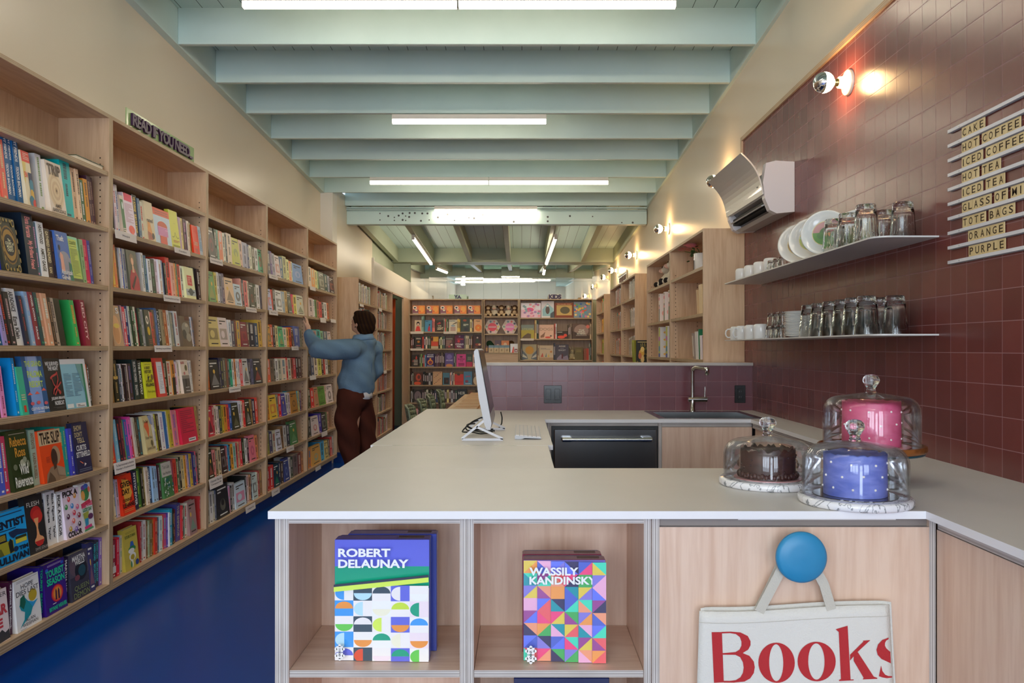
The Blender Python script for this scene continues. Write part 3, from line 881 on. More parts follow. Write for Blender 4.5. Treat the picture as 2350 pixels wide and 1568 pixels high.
hg.tube([(-0.54, 3.343, CT - 0.001), (-0.02, 3.343, CT - 0.0012)], 0.0016, 6, 'd8d4d0')
hg.build('hinge', 'steel', o)
def panel(x0, x1, y0, y1, z0, z1, thick, grain='Z', par=None, name='panel', kind='maple'):
    return G().box(x0, x1, y0, y1, z0, z1, thick=thick).build(name, [kind + grain, 'birch_edge'], par)
CB = CT - 0.0195
FY = 2.02
# open shelf unit at the front left
t = thing('shelf_unit', (-0.147, 2.19, 0), 'open maple cubby unit under the front left of the counter', 'cabinet')
for x0, x1, nm in ((-0.623, -0.606, 'side_panel'), (-0.605, -0.588, 'side_panel'), (-0.156, -0.139, 'divider'), (-0.138, -0.121, 'divider'), (0.309, 0.327, 'side_panel')):
    panel(x0, x1, FY, 2.37, 0.1, CB, 'X', 'Z', t, nm)
for x0, x1 in ((-0.588, -0.156), (-0.121, 0.309)):
    panel(x0, x1, FY + 0.001, FY + 0.33, CB - 0.0175, CB - 0.0005, 'Z', 'X', t, 'top_rail')
    panel(x0 + 0.001, x1 - 0.001, FY + 0.003, FY + 0.33, 0.487, 0.505, 'Z', 'X', t, 'shelf')
    panel(x0, x1, FY + 0.002, FY + 0.33, 0.1, 0.125, 'Z', 'X', t, 'bottom_panel')
    panel(x0, x1, 2.352, 2.368, 0.125, CB - 0.018, 'Y', 'Z', t, 'back_panel')
g = G()
for xs in (-0.5868, -0.1202):
    for z in (0.56, 0.60, 0.64, 0.68, 0.72):
        g.box(xs - 0.0008, xs, FY + 0.06, FY + 0.064, z, z + 0.006, 'd8c8ba')
panel(-0.62, 0.325, 2.07, 2.36, 0.0, 0.1, 'Z', 'X', t, 'plinth', 'ply')
# door cabinet at the front right
t = thing('cabinet', (0.69, 2.2, 0), 'plain maple door cabinet behind the hanging tote bag', 'cabinet')
panel(0.329, 0.348, FY, 2.7, 0.05, CB, 'X', 'Z', t, 'side_panel')
panel(1.03, 1.046, FY, 2.7, 0.05, CB, 'X', 'Z', t, 'side_panel')
panel(0.3485, 1.0295, FY, FY + 0.018, 0.05, 0.868, 'Y', 'Z', t, 'door')
G().box(0.3485, 1.0295, FY + 0.012, FY + 0.04, 0.869, CB, '8a807a').box(0.55, 0.95, FY + 0.010, FY + 0.012, 0.884, 0.888, 'e8e2de').build('finger_rail', 'satin', t)
G().box(0.3485, 1.0295, FY + 0.05, 2.68, 0.05, 0.862, '4a3c34').build('carcass', 'matte', t)
# side return towards the camera
t = thing('cabinet', (1.27, 1.36, 0), 'maple cabinet side running towards the camera at the right edge', 'cabinet')
panel(1.048, 1.064, 0.72, FY - 0.002, 0.05, 0.862, 'X', 'Z', t, 'side_panel')
G().box(1.066, 1.5, 0.72, FY - 0.002, 0.0, CB, 'c8b0a0').build('carcass', 'matte', t)
g = G(); g.box(1.05, 1.066, 0.72, FY - 0.002, 0.864, CB, mat=0, thick='Z', edge=1); g.build('top_rail', ['mapleY', 'birch_edge'], t)
# left run under the computer
t = thing('cabinet', (-0.25, 4.3, 0), 'maple cabinet under the counter with the computer', 'cabinet')
panel(-0.6, -0.58, 3.36, 5.3, 0.05, CB, 'X', 'Z', t, 'side_panel'); panel(0.075, 0.095, 3.4, 4.6, 0.05, CB, 'X', 'Z', t, 'side_panel'); panel(-0.579, 0.074, 3.36, 3.378, 0.05, CB, 'Y', 'Z', t, 'end_panel')
G().box(-0.578, 0.074, 3.38, 5.2, 0.0, CB - 0.002, '9a7f6a').build('carcass', 'matte', t)
# back run
t = thing('cabinet', (1.06, 4.85, 0), 'maple sink cabinet at the back of the counter', 'cabinet')
panel(0.785, 0.803, 4.585, 5.2, 0.05, CB, 'X', 'Z', t, 'side_panel'); panel(0.804, 1.32, 4.58, 4.598, 0.05, 0.868, 'Y', 'Z', t, 'door')
panel(0.804, 1.32, 4.583, 4.60, 0.87, CB, 'Z', 'X', t, 'top_rail')
panel(0.127, 0.17, 4.585, 5.2, 0.05, CB, 'X', 'Z', t, 'side_panel'); panel(0.171, 0.784, 4.59, 4.61, 0.874, CB, 'Z', 'X', t, 'top_rail')
# side ledge
t = thing('cabinet', (1.42, 3.6, 0), 'narrow maple cabinet under the side ledge by the tiles', 'cabinet')
panel(1.335, 1.353, 2.72, 4.57, 0.05, 0.862, 'X', 'Z', t, 'side_panel'); panel(1.32, 1.353, 2.72, 4.57, 0.864, CB, 'Z', 'Y', t, 'top_rail')
G().box(1.354, 1.5, 2.72, 4.57, 0, CB - 0.001, 'b89c86').build('carcass', 'matte', t)
# stainless drawer dishwasher
t = thing('dishwasher', (0.478, 4.8, 0), 'stainless steel dishwasher drawer with a long bar handle', 'dishwasher')
G().bbox(0.186, 0.772, 4.572, 4.60, 0.13, 0.858, 0.004, '8d8f92').build('door', 'steel', t)
G().box(0.172, 0.783, 4.588, 5.1, 0.10, 0.872, '17181a').build('body', 'satin', t)
h = G(); h.tube([(0.232, 4.525, 0.802), (0.738, 4.525, 0.802)], 0.0095, 12, 'c9c6c0'); hb = h.build('handle', 'steel', t)
for xx in (0.256, 0.714):
    G().bbox(xx - 0.028, xx + 0.028, 4.528, 4.573, 0.789, 0.815, 0.004, 'b4b2ae').build('handle_post', 'steel', hb)
# sink
t = thing('sink', (1.09, 4.87, CT), 'stainless steel sink set in the back counter', 'sink')
g = G(); rz = CT + 0.003
ro = [(SX0 - 0.012, SY0 - 0.012), (SX1 + 0.012, SY0 - 0.012), (SX1 + 0.012, SY1 + 0.012), (SX0 - 0.012, SY1 + 0.012)]
ri = [(SX0 + 0.03, SY0 + 0.03), (SX1 - 0.03, SY0 + 0.03), (SX1 - 0.03, SY1 - 0.09), (SX0 + 0.03, SY1 - 0.09)]
V_ = [(x, y, rz) for x, y in ro] + [(x, y, rz - 0.001) for x, y in ri] + [(x, y, CT - 0.16) for x, y in ri] + [(x, y, CT + 0.0005) for x, y in ro]
g.add(V_, [(i, (i + 1) % 4, (i + 1) % 4 + 4, i + 4) for i in range(4)] + [(i + 4, (i + 1) % 4 + 4, (i + 1) % 4 + 8, i + 8) for i in range(4)] + [(8, 9, 10, 11)] + [(i + 12, (i + 1) % 4 + 12, (i + 1) % 4, i) for i in range(4)], '9a9b9a')
g.build('basin', 'steel', t)
G().lathe([(0.04, 0.001), (0.038, 0.004), (0.001, 0.003)], 20, (1.09, 4.84, CT - 0.16), '7a7a7a').build('drain', 'steel', t)
# faucet
t = thing('faucet', (1.09, 5.10, CT + 0.003), 'tall brushed steel tap behind the sink', 'tap')
fx, fy = 1.09, 5.10
G().lathe([(0.02, 0), (0.02, 0.006), (0.0165, 0.008), (0.0165, 0.075)], 20, (fx, fy, CT + 0.003), 'b5b2ad', cap1=True).build('base', 'steel', t)
b = G().tube([(fx - 0.027, fy, 0.994), (fx + 0.092, fy, 0.994)], 0.0165, 20, 'b5b2ad').build('mixer_body', 'steel', t)
G().tube([(fx + 0.078, fy, 1.005), (fx + 0.08, fy, 1.075)], 0.005, 10, 'b5b2ad').build('lever', 'steel', b)
sp = [(fx, fy, 1.0), (fx, fy, 1.175)] + [(fx + 0.022 * (1 - math.cos(a)), fy - 0.03 * (1 - math.cos(a)), 1.175 + 0.022 * math.sin(a)) for a in [R(18 * i) for i in range(1, 6)]] + [(fx + 0.07, fy - 0.095, 1.188)]
s_ = G().tube(sp, 0.0115, 14, 'c0bdb8').build('spout', 'steel', t)
G().lathe([(0.001, -0.03), (0.013, -0.03), (0.015, 0.0), (0.015, 0.018), (0.001, 0.019)], 16, (fx + 0.07, fy - 0.095, 1.182), 'd8d8d8').build('nozzle', 'chrome', s_)
# outlets on the half wall
def outlet(x0, x1, z0, z1, n, label):
    y = 5.227
    t = thing('power_outlet', ((x0 + x1) / 2, y, z0), label, 'outlet', 'black outlets on the half wall')
    G().bbox(x0, x1, y - 0.007, y, z0, z1, 0.002, '141516').build('plate', 'gloss', t)
    for i in range(n):
        c = x0 + (x1 - x0) * (i + 0.5) / n; w = 0.017
        s = G().bbox(c - w, c + w, y - 0.010, y - 0.006, z0 + 0.022, z1 - 0.022, 0.0015, '1c1d1e').build('socket', 'gloss', t)
        k = G(); zm = (z0 + z1) / 2
        for zc in (zm - 0.018, zm + 0.018):
            for dx in (-0.006, 0.006):
                k.box(c + dx - 0.001, c + dx + 0.001, y - 0.0106, y - 0.0099, zc - 0.004, zc + 0.004, '6a6c6e')
        k.build('slot', 'satin', s)
outlet(0.146, 0.262, 0.961, 1.077, 2, 'wide black double outlet on the plum half wall')
outlet(1.392, 1.462, 0.963, 1.078, 1, 'narrow black outlet on the half wall right of the tap')
# ================================================================ books
PAGE = 'e9dcc6'
GAIN = 1.12                                    # cover colours are noted as seen in the dim shelves
def bright(c, k=GAIN):
    if not isinstance(c, str):
        return c
    c = [int(x * 2, 16) for x in c] if len(c) == 3 else [int(c[i:i + 2], 16) for i in (0, 2, 4)]
    return tuple(min(250, x * k + 4) for x in c)
def lum(c):
    c = bright(c); return 0.3 * c[0] + 0.59 * c[1] + 0.11 * c[2]
NAMES = [('black', 20, 20, 22), ('white', 232, 228, 224), ('grey', 135, 132, 130), ('dark grey', 66, 66, 66), ('cream', 222, 206, 178), ('tan', 190, 152, 110), ('brown', 96, 66, 44), ('dark brown', 48, 32, 24),
         ('red', 198, 44, 44), ('dark red', 120, 34, 40), ('orange', 216, 112, 44), ('salmon', 236, 110, 90), ('yellow', 206, 198, 70), ('mustard', 196, 150, 56), ('olive', 128, 112, 46), ('green', 72, 140, 70), ('dark green', 36, 66, 46),
         ('teal', 40, 140, 146), ('dark teal', 34, 72, 82), ('blue', 42, 96, 170), ('navy blue', 30, 40, 84), ('light blue', 140, 184, 220), ('lavender', 156, 140, 190), ('purple', 88, 66, 150), ('magenta', 196, 32, 92), ('pink', 226, 140, 176), ('plum', 84, 46, 58), ('pale green', 160, 184, 140)]
def cname(c):
    b = bright(c)
    return min(NAMES, key=lambda n: sum((n[i + 1] - b[i]) ** 2 for i in range(3)))[0]
ORD = ['', 'first', 'second', 'third', 'fourth', 'fifth', 'sixth', 'seventh', 'eighth', 'ninth', 'tenth', 'eleventh', 'twelfth', 'thirteenth', 'fourteenth', 'fifteenth', 'sixteenth', 'seventeenth', 'eighteenth', 'nineteenth', 'twentieth']
def ordn(i):
    if i <= 20:
        return ORD[i]
    return ('twenty-' if i < 30 else 'thirty-' if i < 40 else 'forty-') + (ORD[i % 10] if i % 10 else 'th')
class Plane:
    """a cover or spine: unit square (x right, y up) on a rectangle in space"""
    def __init__(s, o, right, up, w, h):
        s.o, s.r, s.u, s.w, s.h = Vector(o), Vector(right), Vector(up), w, h
        s.n = s.r.normalized().cross(s.u.normalized()).normalized()
    def p(s, x, y, k=0):
        return s.o + s.r * (x * s.w) + s.u * (y * s.h) + s.n * (0.0003 + 0.00025 * k)
def art(g, P, items):
    """flat printed shapes: r rect, c ellipse, p polygon, t text, l lines of small print"""
    for k, it in enumerate(items):
        c = it[6] if it[0] == 't' else it[-1]; c = bright(c)
        if it[0] == 'r':
            x0, y0, x1, y1 = it[1:5]
            g.add([P.p(x0, y0, k), P.p(x1, y0, k), P.p(x1, y1, k), P.p(x0, y1, k)], [(0, 1, 2, 3)], c)
        elif it[0] == 'c':
            cx, cy, rx, ry = it[1:5]; n = 20
            g.add([P.p(min(1, max(0, cx + rx * math.cos(2 * math.pi * i / n))), min(1, max(0, cy + ry * math.sin(2 * math.pi * i / n))), k) for i in range(n)], [tuple(range(n))], c)
        elif it[0] == 'p':
            g.add([P.p(x, y, k) for x, y in it[1]], [tuple(range(len(it[1])))], c)
        elif it[0] == 't':
            x0, y0, x1, y1 = it[2:6]
            lettering(g, it[1], P.p(x0, y0, k + 1), P.r, P.u, (x1 - x0) * P.w, (y1 - y0) * P.h, c, 0, 0.025 if len(it) < 8 else it[7])
        elif it[0] == 'l':
            x0, y0, x1, y1, n = it[1:6]; r_ = random.Random(int(x0 * 97 + y0 * 331 + n))
            for i in range(n):
                y = y1 - (y1 - y0) * (i + 0.5) / n; d = (y1 - y0) / n * 0.22
                xe = x1 if r_.random() < 0.75 else x0 + (x1 - x0) * r_.uniform(0.3, 0.8)
                g.add([P.p(x0, y - d, k), P.p(xe, y - d, k), P.p(xe, y + d, k), P.p(x0, y + d, k)], [(0, 1, 2, 3)], c)
def line_art(pts, w, col):
    out = []
    for (a, b), (c, d) in zip(pts[:-1], pts[1:]):
        l = math.hypot(c - a, d - b) or 1; nx, ny = -(d - b) / l * w, (c - a) / l * w
        out.append(('p', [(a - nx, b - ny), (c - nx, d - ny), (c + nx, d + ny), (a + nx, b + ny)], col))
    return out
_r = random.Random(8)
ARTS = {
 'trip': [('c', .5, .45, .48, .36, 'd8c2a0'), ('c', .5, .45, .40, .30, 'c9ae8a'), ('c', .5, .45, .33, .245, 'd8c2a0'), ('c', .5, .45, .25, .185, 'c4a884'), ('c', .5, .45, .17, .125, 'd4bc98'), ('c', .5, .45, .09, .066, 'b89a74'), ('c', .5, .45, .03, .03, '503820'), ('t', 'TRIP', .1, .74, .9, .95, '4a3420'), ('t', 'AMIE', .28, .12, .66, .19, '403028'), ('t', 'BARRODALE', .1, .03, .92, .1, '403028')],
 'multi': [('r', 0, .8, 1, 1, 'd84838'), ('l', .2, .84, .9, .97, 4, 'f0b0a0'), ('p', [(0, .8), (.45, .8), (.1, .4), (0, .5)], 'd8c070'), ('t', 'EN', .1, .52, .45, .62, 'd83838'), ('r', .55, .42, 1, .62, '2a3050'), ('c', .8, .38, .25, .12, '3a7a90'), ('c', .75, .22, .2, .1, 'c8a040'), ('c', .6, .1, .3, .1, '2a6a80'), ('c', .9, .04, .25, .1, 'c83830')],
 'monte': [('c', .5, .5, .46, .36, '7a5a24'), ('c', .5, .5, .42, .33, '2a2018'), ('c', .5, .5, .38, .29, '9a7430'), ('c', .5, .5, .3, .2, '18141c'), ('t', 'The\nCOUNT of\nMONTE\nCRISTO', .26, .38, .74, .62, 'e8d8b0')] + [('c', x, y, .1, .07, 'a08848') for x in (.14, .86) for y in (.08, .92)] + [('c', x, y, .06, .045, '141018') for x in (.14, .86) for y in (.08, .92)] + [('c', x, y, .045, .03, '988040') for x in (.32, .5, .68) for y in (.05, .95)] + [('c', x, y, .035, .05, '8a7238') for x in (.06, .94) for y in (.24, .4, .6, .76)],
 'theft': [('r', .25, 0, 1, .48, '8c8c98'), ('c', .5, .48, .4, .12, '8c8c98'), ('p', [(.12, .18), (.42, .18), (.4, .52), (.2, .58)], 'e8a088'), ('c', .2, .66, .07, .06, '202028'), ('p', [(.75, 0), (1, 0), (1, .35), (.8, .4)], '1a6a58'), ('p', [(.4, .0), (.55, 0), (.5, .2)], '2a4a90'), ('t', 'Theft', .06, .8, .62, .92, 'f0e8e0'), ('t', 'Abdulrazak', .05, .12, .97, .22, 'f4ece4'), ('t', 'Gurnah', .05, .02, .7, .1, 'f4ece4')],
 'country': [('r', 0, .72, 1, 1, '8cc49a'), ('r', .02, .08, .86, .94, 'b8c458'), ('t', 'COUNTRY', .08, .82, .8, .9, '5a7028'), ('r', .06, .78, .8, .79, '4a5a20'), ('l', .08, .12, .8, .74, 22, '76883c'), ('r', 0, 0, 1, .07, '4a5034')],
 'paloma': [('r', .2, 0, .75, 1, '7a9ad0'), ('r', .3, .45, .7, 1, '98b0d8'), ('t', 'THE GRAND', .12, .82, .92, .92, 'b8d060'), ('t', 'PALOMA', .18, .63, .88, .75, 'b8d060'), ('t', 'RESORT', .2, .46, .85, .57, 'b8d060')] + [('p', [(x - .12, y), (x, y + .05), (x + .12, y)], 'e86050') for x, y in ((.16, .33), (.5, .34), (.84, .39))] + [('c', x, y, .09, .03, 'c85860') for x, y in ((.2, .18), (.5, .19), (.85, .17))] + [('t', 'CLEYVIS NATERA', .1, .06, .95, .11, 'f0f0f4'), ('r', .4, .02, .7, .03, 'e8ecf4')],
 'survived': [('t', 'WE SURVIVED', .12, .86, .9, .94, 'eaeaea'), ('t', 'THE NIGHT', .24, .77, .84, .85, 'eaeaea')] + line_art([(.3, .62), (.42, .66), (.68, .7), (.72, .74), (.74, .6), (.6, .47), (.4, .4), (.34, .32)], .02, 'b8403c') + line_art([(.36, .62), (.44, .5), (.6, .42), (.78, .35), (.7, .32), (.58, .44), (.86, .54)], .017, 'b8403c') + line_art([(.6, .42), (.4, .3)], .017, 'b8403c') + [('t', 'JULIAN BRAVE', .14, .2, .94, .27, 'eaeaea'), ('t', 'NOISECAT', .3, .11, .86, .19, 'eaeaea'), ('r', .18, .07, .92, .074, '6a6a6a'), ('r', .36, .05, .8, .055, '6a6a6a')],
 'tealback': [('r', 0, .9, 1, 1, 'dce2ee'), ('r', .9, 0, 1, 1, 'dce2ee'), ('r', .82, 0, .9, .9, '2a7a58'), ('p', [(.6, .9), (.82, .9), (.82, .3), (.74, .5)], '6a9a98'), ('l', .06, .25, .34, .72, 16, '5a8098'), ('l', .4, .25, .72, .72, 16, '5a8098'), ('r', .38, .02, .78, .1, 'e4e8ee'), ('l', .44, .03, .72, .08, 2, '202020'), ('r', .03, .02, .28, .1, 'd8e0ee')],
 'rebecca': [('l', .1, .93, .9, .96, 1, '9a9080'), ('t', 'Rebecca', .1, .74, .92, .9, 'c48a30'), ('t', 'Ross', .28, .56, .8, .72, 'c48a30'), ('c', .6, .45, .14, .06, 'a8a890'), ('c', .72, .5, .1, .05, '8a9078'), ('c', .2, .4, .1, .05, '6a7058'), ('c', .85, .42, .08, .06, '7a8068'), ('c', .3, .15, .14, .08, '4a5038'), ('c', .8, .12, .16, .08, '56583c'), ('t', 'Wild', .38, .26, .82, .44, 'ece0d0'), ('t', 'Reverence', .08, .06, .96, .24, 'ece0d0')],
 'slip': [('r', 0, .72, 1, 1, 'c4aa84'), ('t', 'THE SLIP', .06, .74, .95, .97, '2a1c14'), ('p', [(.1, 0), (.16, .16), (.36, .28), (.5, .3), (.86, .24), (.98, .1), (1, 0)], '8a7058'), ('c', .66, .5, .2, .18, 'a08468'), ('c', .58, .46, .14, .17, '3a241c'), ('p', [(.5, .35), (.66, .4), (.62, .26), (.5, .22)], '4a3022'), ('p', [(.12, 0), (.3, .2), (.48, .06), (.5, 0)], '5a4432'), ('p', [(.62, .3), (.96, .22), (.98, .06), (.66, .1)], '98806a'), ('l', .2, .38, .38, .5, 6, 'a83820')],
 'show': [('t', 'SHOW', .1, .84, .62, .95, 'b8a880'), ("t", "DON'T", .1, .72, .62, .82, 'b8a880'), ('t', 'TELL', .2, .6, .72, .7, 'c8b88c'), ('t', 'CURTIS', .1, .45, .76, .56, 'f0ece8'), ('t', 'SITTENFELD', .04, .32, .96, .43, 'f0ece8'), ('p', [(.2, .24), (.4, .18), (.42, .2), (.24, .25)], 'e07050'), ('p', [(.46, .13), (.5, .2), (.62, .17)], 'd8d0d0'), ('l', .1, .03, .9, .1, 2, '606880')],
 'dentist': [('l', .2, .92, .92, .96, 1, '10204a'), ('t', 'THE', .03, .82, .24, .9, '0a1830'), ('t', 'DENTIST', .02, .68, .97, .84, '0a1830', .05), ('r', 0, .645, .7, .66, '0a1830'), ('r', .18, .44, .42, .6, '0c1424'), ('l', .21, .47, .39, .58, 6, 'c8b830'), ('p', [(.48, .6), (.7, .62), (1, .55), (.98, .48), (.7, .5), (.6, .46), (.52, .52)], '10284c'), ('r', .04, .2, .58, .44, '9a9428'), ('p', [(.04, .2), (.3, .2), (.24, .34), (.04, .36)], '5a5c20'), ('p', [(.46, .2), (.56, .22), (.56, .42), (.5, .48), (.44, .4)], '141a14'), ('r', .64, .34, .95, .46, 'c8c038'), ('p', [(.64, .42), (.95, .42), (.95, .47), (.64, .47)], '2a3018'), ('c', .62, .25, .07, .05, '0a2448'), ('t', 'TIM', .7, .2, .96, .28, '0a1830', .05), ('t', 'SULLIVAN', .05, .03, .96, .17, '0a1830', .05)],
 'flesh': [('t', 'FLESH', .12, .82, .8, .9, 'd8d4cc', 0), ('c', .56, .68, .3, .13, 'b02020'), ('c', .62, .62, .28, .12, 'c02c24'), ('p', [(.4, .6), (.66, .6), (.58, .42), (.62, .3), (.8, .22), (.36, .2), (.48, .32), (.5, .44)], 'd89a68'), ('c', .58, .2, .26, .08, 'd89868'), ('p', [(.32, .2), (.84, .2), (.74, .12), (.56, .1), (.42, .12)], 'b82420'), ('t', 'DAVID SZALAY', .3, .045, .98, .09, 'b8b0a8', 0), ('r', .3, .03, .98, .034, '888078')],
 'pick': [('t', 'PICK A', .04, .86, .92, .985, '201818', .05), ('t', 'COLOR', .1, .02, .94, .14, '201818', .05)] + [it for x, y, c in ((.36, .8, 'd84a50'), (.72, .84, 'd09038'), (.16, .66, '2a8a3c'), (.5, .65, '3a8ad0'), (.8, .6, 'd86088'), (.2, .46, '50203c'), (.56, .5, 'c83048'), (.82, .42, '801828'), (.46, .34, 'e86a58'), (.78, .24, '382430'), (.22, .2, 'c8a030'), (.54, .16, '7a58a8')) for it in (('c', x, y, .085, .055, c), ('c', x - .02, y + .015, .03, .025, 'f4f0f0'))],
 'tingle': [('c', .5, .8, .34, .16, '3a8048'), ('c', .4, .92, .2, .05, '6a3a9a'), ('c', .6, .94, .2, .05, '3a60b8'), ('c', .3, .76, .16, .1, 'd89a50'), ('p', [(.04, .6), (.8, .66), (.9, .58), (.1, .52)], 'b03848'), ('t', 'CHUCK', .06, .5, .44, .6, 'd03a68', .05), ('t', 'TINGLE', .46, .52, .98, .62, 'd03a68', .05), ('t', 'LUCKY DAY', .12, .42, .9, .5, '2a7a4c', .05), ('p', [(.1, .4), (.6, .42), (.5, .26), (.2, .24)], '98a040'), ('p', [(.2, .28), (.5, .28), (.46, .14), (.22, .12)], '2a8ab0'), ('c', .7, .3, .22, .06, '5a2a58'), ('p', [(.1, .12), (.7, .14), (.74, .06), (.14, .04)], 'c83878'), ('p', [(.06, .02), (.84, .04), (.8, .08), (.1, .06)], '4a9060'), ('c', .8, .86, .1, .06, 'd86a5c')],
 'after': [('t', 'TER', .3, .86, .95, .94, '303030', 0), ('t', 'AR', .1, .52, .95, .72, 'b83840', .05), ('t', 'E', .2, .28, .6, .46, 'b83840', .05), ('p', [(0, 0), (1, .02), (.95, .2), (.7, .16), (.5, .24), (.2, .18), (0, .22)], '38383a')],
 'hope': [('l', .1, .93, .94, .98, 2, '9a9aa4'), ('t', 'HOPE', .26, .8, .76, .89, '2a2a30', 0), ('t', 'DIES LAST', .06, .68, .96, .78, '2a2a30', 0), ('c', .7, .6, .17, .12, 'b09828'), ('p', [(.1, .06), (.3, .2), (.34, .34), (.2, .4), (.14, .5), (.24, .56), (.3, .68), (.4, .6), (.5, .52), (.7, .46), (.9, .48), (.66, .36), (.56, .24), (.3, .14)], '1a8a9a'), ('p', [(.16, .5), (.2, .64), (.36, .68), (.4, .52), (.3, .4)], '145a48'), ('p', [(.5, .52), (.7, .46), (.88, .48), (.66, .36)], '2a90c8'), ('t', 'ALAN', .34, .14, .72, .2, '2a2a30', 0), ('t', 'WEISMAN', .2, .06, .82, .12, '2a2a30', 0), ('l', .1, .015, .94, .035, 1, '8a8a94')],
 'tourist': [('l', .2, .92, .86, .96, 2, 'a89ac0'), ('t', 'TOURIST', .1, .72, .95, .86, '1cb88c', .04), ('t', 'SEASON', .12, .56, .95, .7, '1cb88c', .04), ('c', .55, .36, .28, .17, 'b81838'), ('c', .55, .36, .24, .15, 'd85030'), ('c', .55, .36, .18, .12, 'e89038'), ('p', [(.44, .24), (.46, .42), (.5, .46), (.53, .4), (.52, .24)], '401438'), ('p', [(.57, .24), (.57, .4), (.61, .46), (.65, .4), (.65, .24)], '401438'), ('l', .3, .17, .8, .2, 1, 'e8e0f0'), ('t', 'BRYNNE WEAVER', .12, .06, .94, .14, '1cb88c', .04), ('c', .14, .88, .07, .03, '2a58c0'), ('c', .86, .92, .07, .03, '2a58c0')],
 'queen': [('r', 0, .5, 1, 1, '4a4656'), ('c', .3, .72, .3, .2, '5a4a58'), ('c', .6, .6, .34, .22, '181c28'), ('c', .64, .58, .2, .12, '1a4454'), ('c', .36, .46, .14, .06, '6a3a48'), ('t', 'MARTHA', .16, .83, .86, .94, 'f0f0f4', .03), ('t', 'WELLS', .28, .73, .8, .83, 'f0f0f4', .03), ('t', 'QUEEN', .16, .18, .94, .3, '7a8a58', 0), ('t', 'DEMON', .1, .04, .96, .16, '7a8a58', 0)],
 'crated': [('p', [(.2, .5), (.5, .46), (.66, .2), (.3, .1), (.1, .2)], 'd08838'), ('p', [(.1, .24), (.5, .2), (.7, .04), (.1, .02)], '9a4a30'), ('c', .72, .14, .16, .08, '483830'), ('t', 'rated', .14, .48, .84, .58, '4a3c30')],
 'greenleaf': [('r', .06, .02, .9, .9, '2f6a3c'), ('c', .6, .74, .2, .1, 'cfe0ea'), ('r', .1, .02, .9, .14, 'd8d0c0'), ('l', .14, .03, .86, .13, 2, '30302c')],
 'pinktext': [('r', .1, .82, .9, 1, 'd81c50'), ('l', .08, .3, .84, .76, 14, 'b890a0'), ('c', .55, .14, .3, .1, 'e04838'), ('r', .5, .02, .72, .14, 'e06050')],
 'mushroom': [('r', 0, .8, 1, 1, 'd0502c'), ('l', .1, .83, .9, .95, 2, '9a3c24'), ('c', .5, .52, .3, .14, 'c04828'), ('r', .2, .24, .8, .5, 'e098c0'), ('l', .2, .25, .8, .48, 6, 'b85898'), ('r', .28, .02, .7, .24, 'c84830')],
 'yellow': line_art([(.14, .3), (.26, .28), (.4, .32), (.5, .42), (.6, .32), (.74, .28), (.9, .3)], .008, '6a6a30') + [('c', .5, .66, .02, .012, '8a8a40'), ('l', .2, .14, .9, .22, 2, 'b87a4c'), ('l', .1, .03, .9, .09, 2, '7a7a30')],
 'orange': [('l', .2, .3, .8, .44, 3, 'c8b090'), ('r', .3, .06, .7, .2, 'c03c20')],
 'bluetext': [('l', .1, .16, .86, .88, 20, '6a92b0'), ('r', .5, .02, .84, .12, 'f0f0f0')],
 'painting': [('p', [(0, 0), (1, 0), (1, .3), (.7, .55), (.3, .5), (.1, .3)], 'a83038'), ('c', .5, .78, .22, .14, '7a6448'), ('c', .52, .72, .12, .1, 'd8a888'), ('p', [(.44, .62), (.6, .62), (.64, .45), (.4, .45)], 'd0a080'), ('p', [(.2, .1), (.7, .4), (.76, .34), (.3, .02)], '382820')],
 'redsquare': [('r', .24, .42, .74, .74, 'c03c34'), ('l', .32, .48, .66, .7, 4, 'e8a090'), ('r', 0, .1, 1, .3, 'a8b0b0'), ('c', .5, .22, .22, .12, '3a4444'), ('p', [(.1, .22), (.3, .26), (.3, .18)], '3a4444'), ('p', [(.9, .22), (.7, .26), (.7, .18)], '3a4444')],
 'portrait': [('c', .45, .4, .42, .36, 'd8a878'), ('c', .4, .3, .3, .24, 'c89060'), ('c', .5, .5, .3, .06, 'e8c060'), ('t', 'S', .6, .8, .9, .95, 'f0e8e0')],
 'circles': [('c', .4, .72, .3, .12, 'd8d0c0'), ('c', .4, .72, .12, .06, '302c24'), ('c', .42, .42, .3, .12, 'c8a828'), ('l', .2, .06, .8, .2, 3, '8a5a48')],
 'bwphoto': [('c', .5, .6, .4, .2, '8a8478'), ('c', .3, .4, .2, .16, '4a463e'), ('c', .7, .3, .26, .14, '989284'), ('c', .6, .7, .16, .06, 'b0a898'), ('r', .5, .86, 1, 1, '5a2c20')],
 'brief': [('l', .2, .92, .8, .95, 1, '8a8a20'), ('t', 'A BRIEF', .1, .8, .72, .88, '403c18', .01), ('t', 'HISTORY', .06, .69, .84, .78, '403c18', .03), ('p', [(.3, .56), (.4, .66), (.46, .66), (.4, .6), (.6, .62), (.48, .56), (.36, .48)], '282818'), ('t', 'of SEVEN', .1, .44, .76, .52, '403c18', .02), ('t', 'KILLINGS', .04, .33, .94, .42, '403c18', .04), ('c', .8, .58, .14, .08, '7a6030'), ('t', 'Marlon James', .12, .14, .9, .22, '403c18', 0)],
 'redframe': [('r', .0, .08, .78, .9, 'd8d8e0'), ('l', .2, .2, .7, .8, 14, 'b4b4c0'), ('r', 0, .0, 1, .06, 'c44038')],
 'blood': [('r', 0, 0, 1, .48, '5a544e'), ('r', 0, .44, 1, .54, '8a8278'), ('t', 'BLOOD', .06, .88, .5, .95, 'a83038', .03), ('c', .68, .76, .16, .09, '6a6440'), ('t', 'ER', .3, .56, .5, .64, 'b83a44', .03), ('p', [(.4, .2), (.44, .42), (.52, .44), (.5, .2)], '302c2a'), ('l', .3, .16, .8, .2, 1, 'e8e4e0'), ('l', .3, .06, .9, .1, 1, 'e8e4e0')],
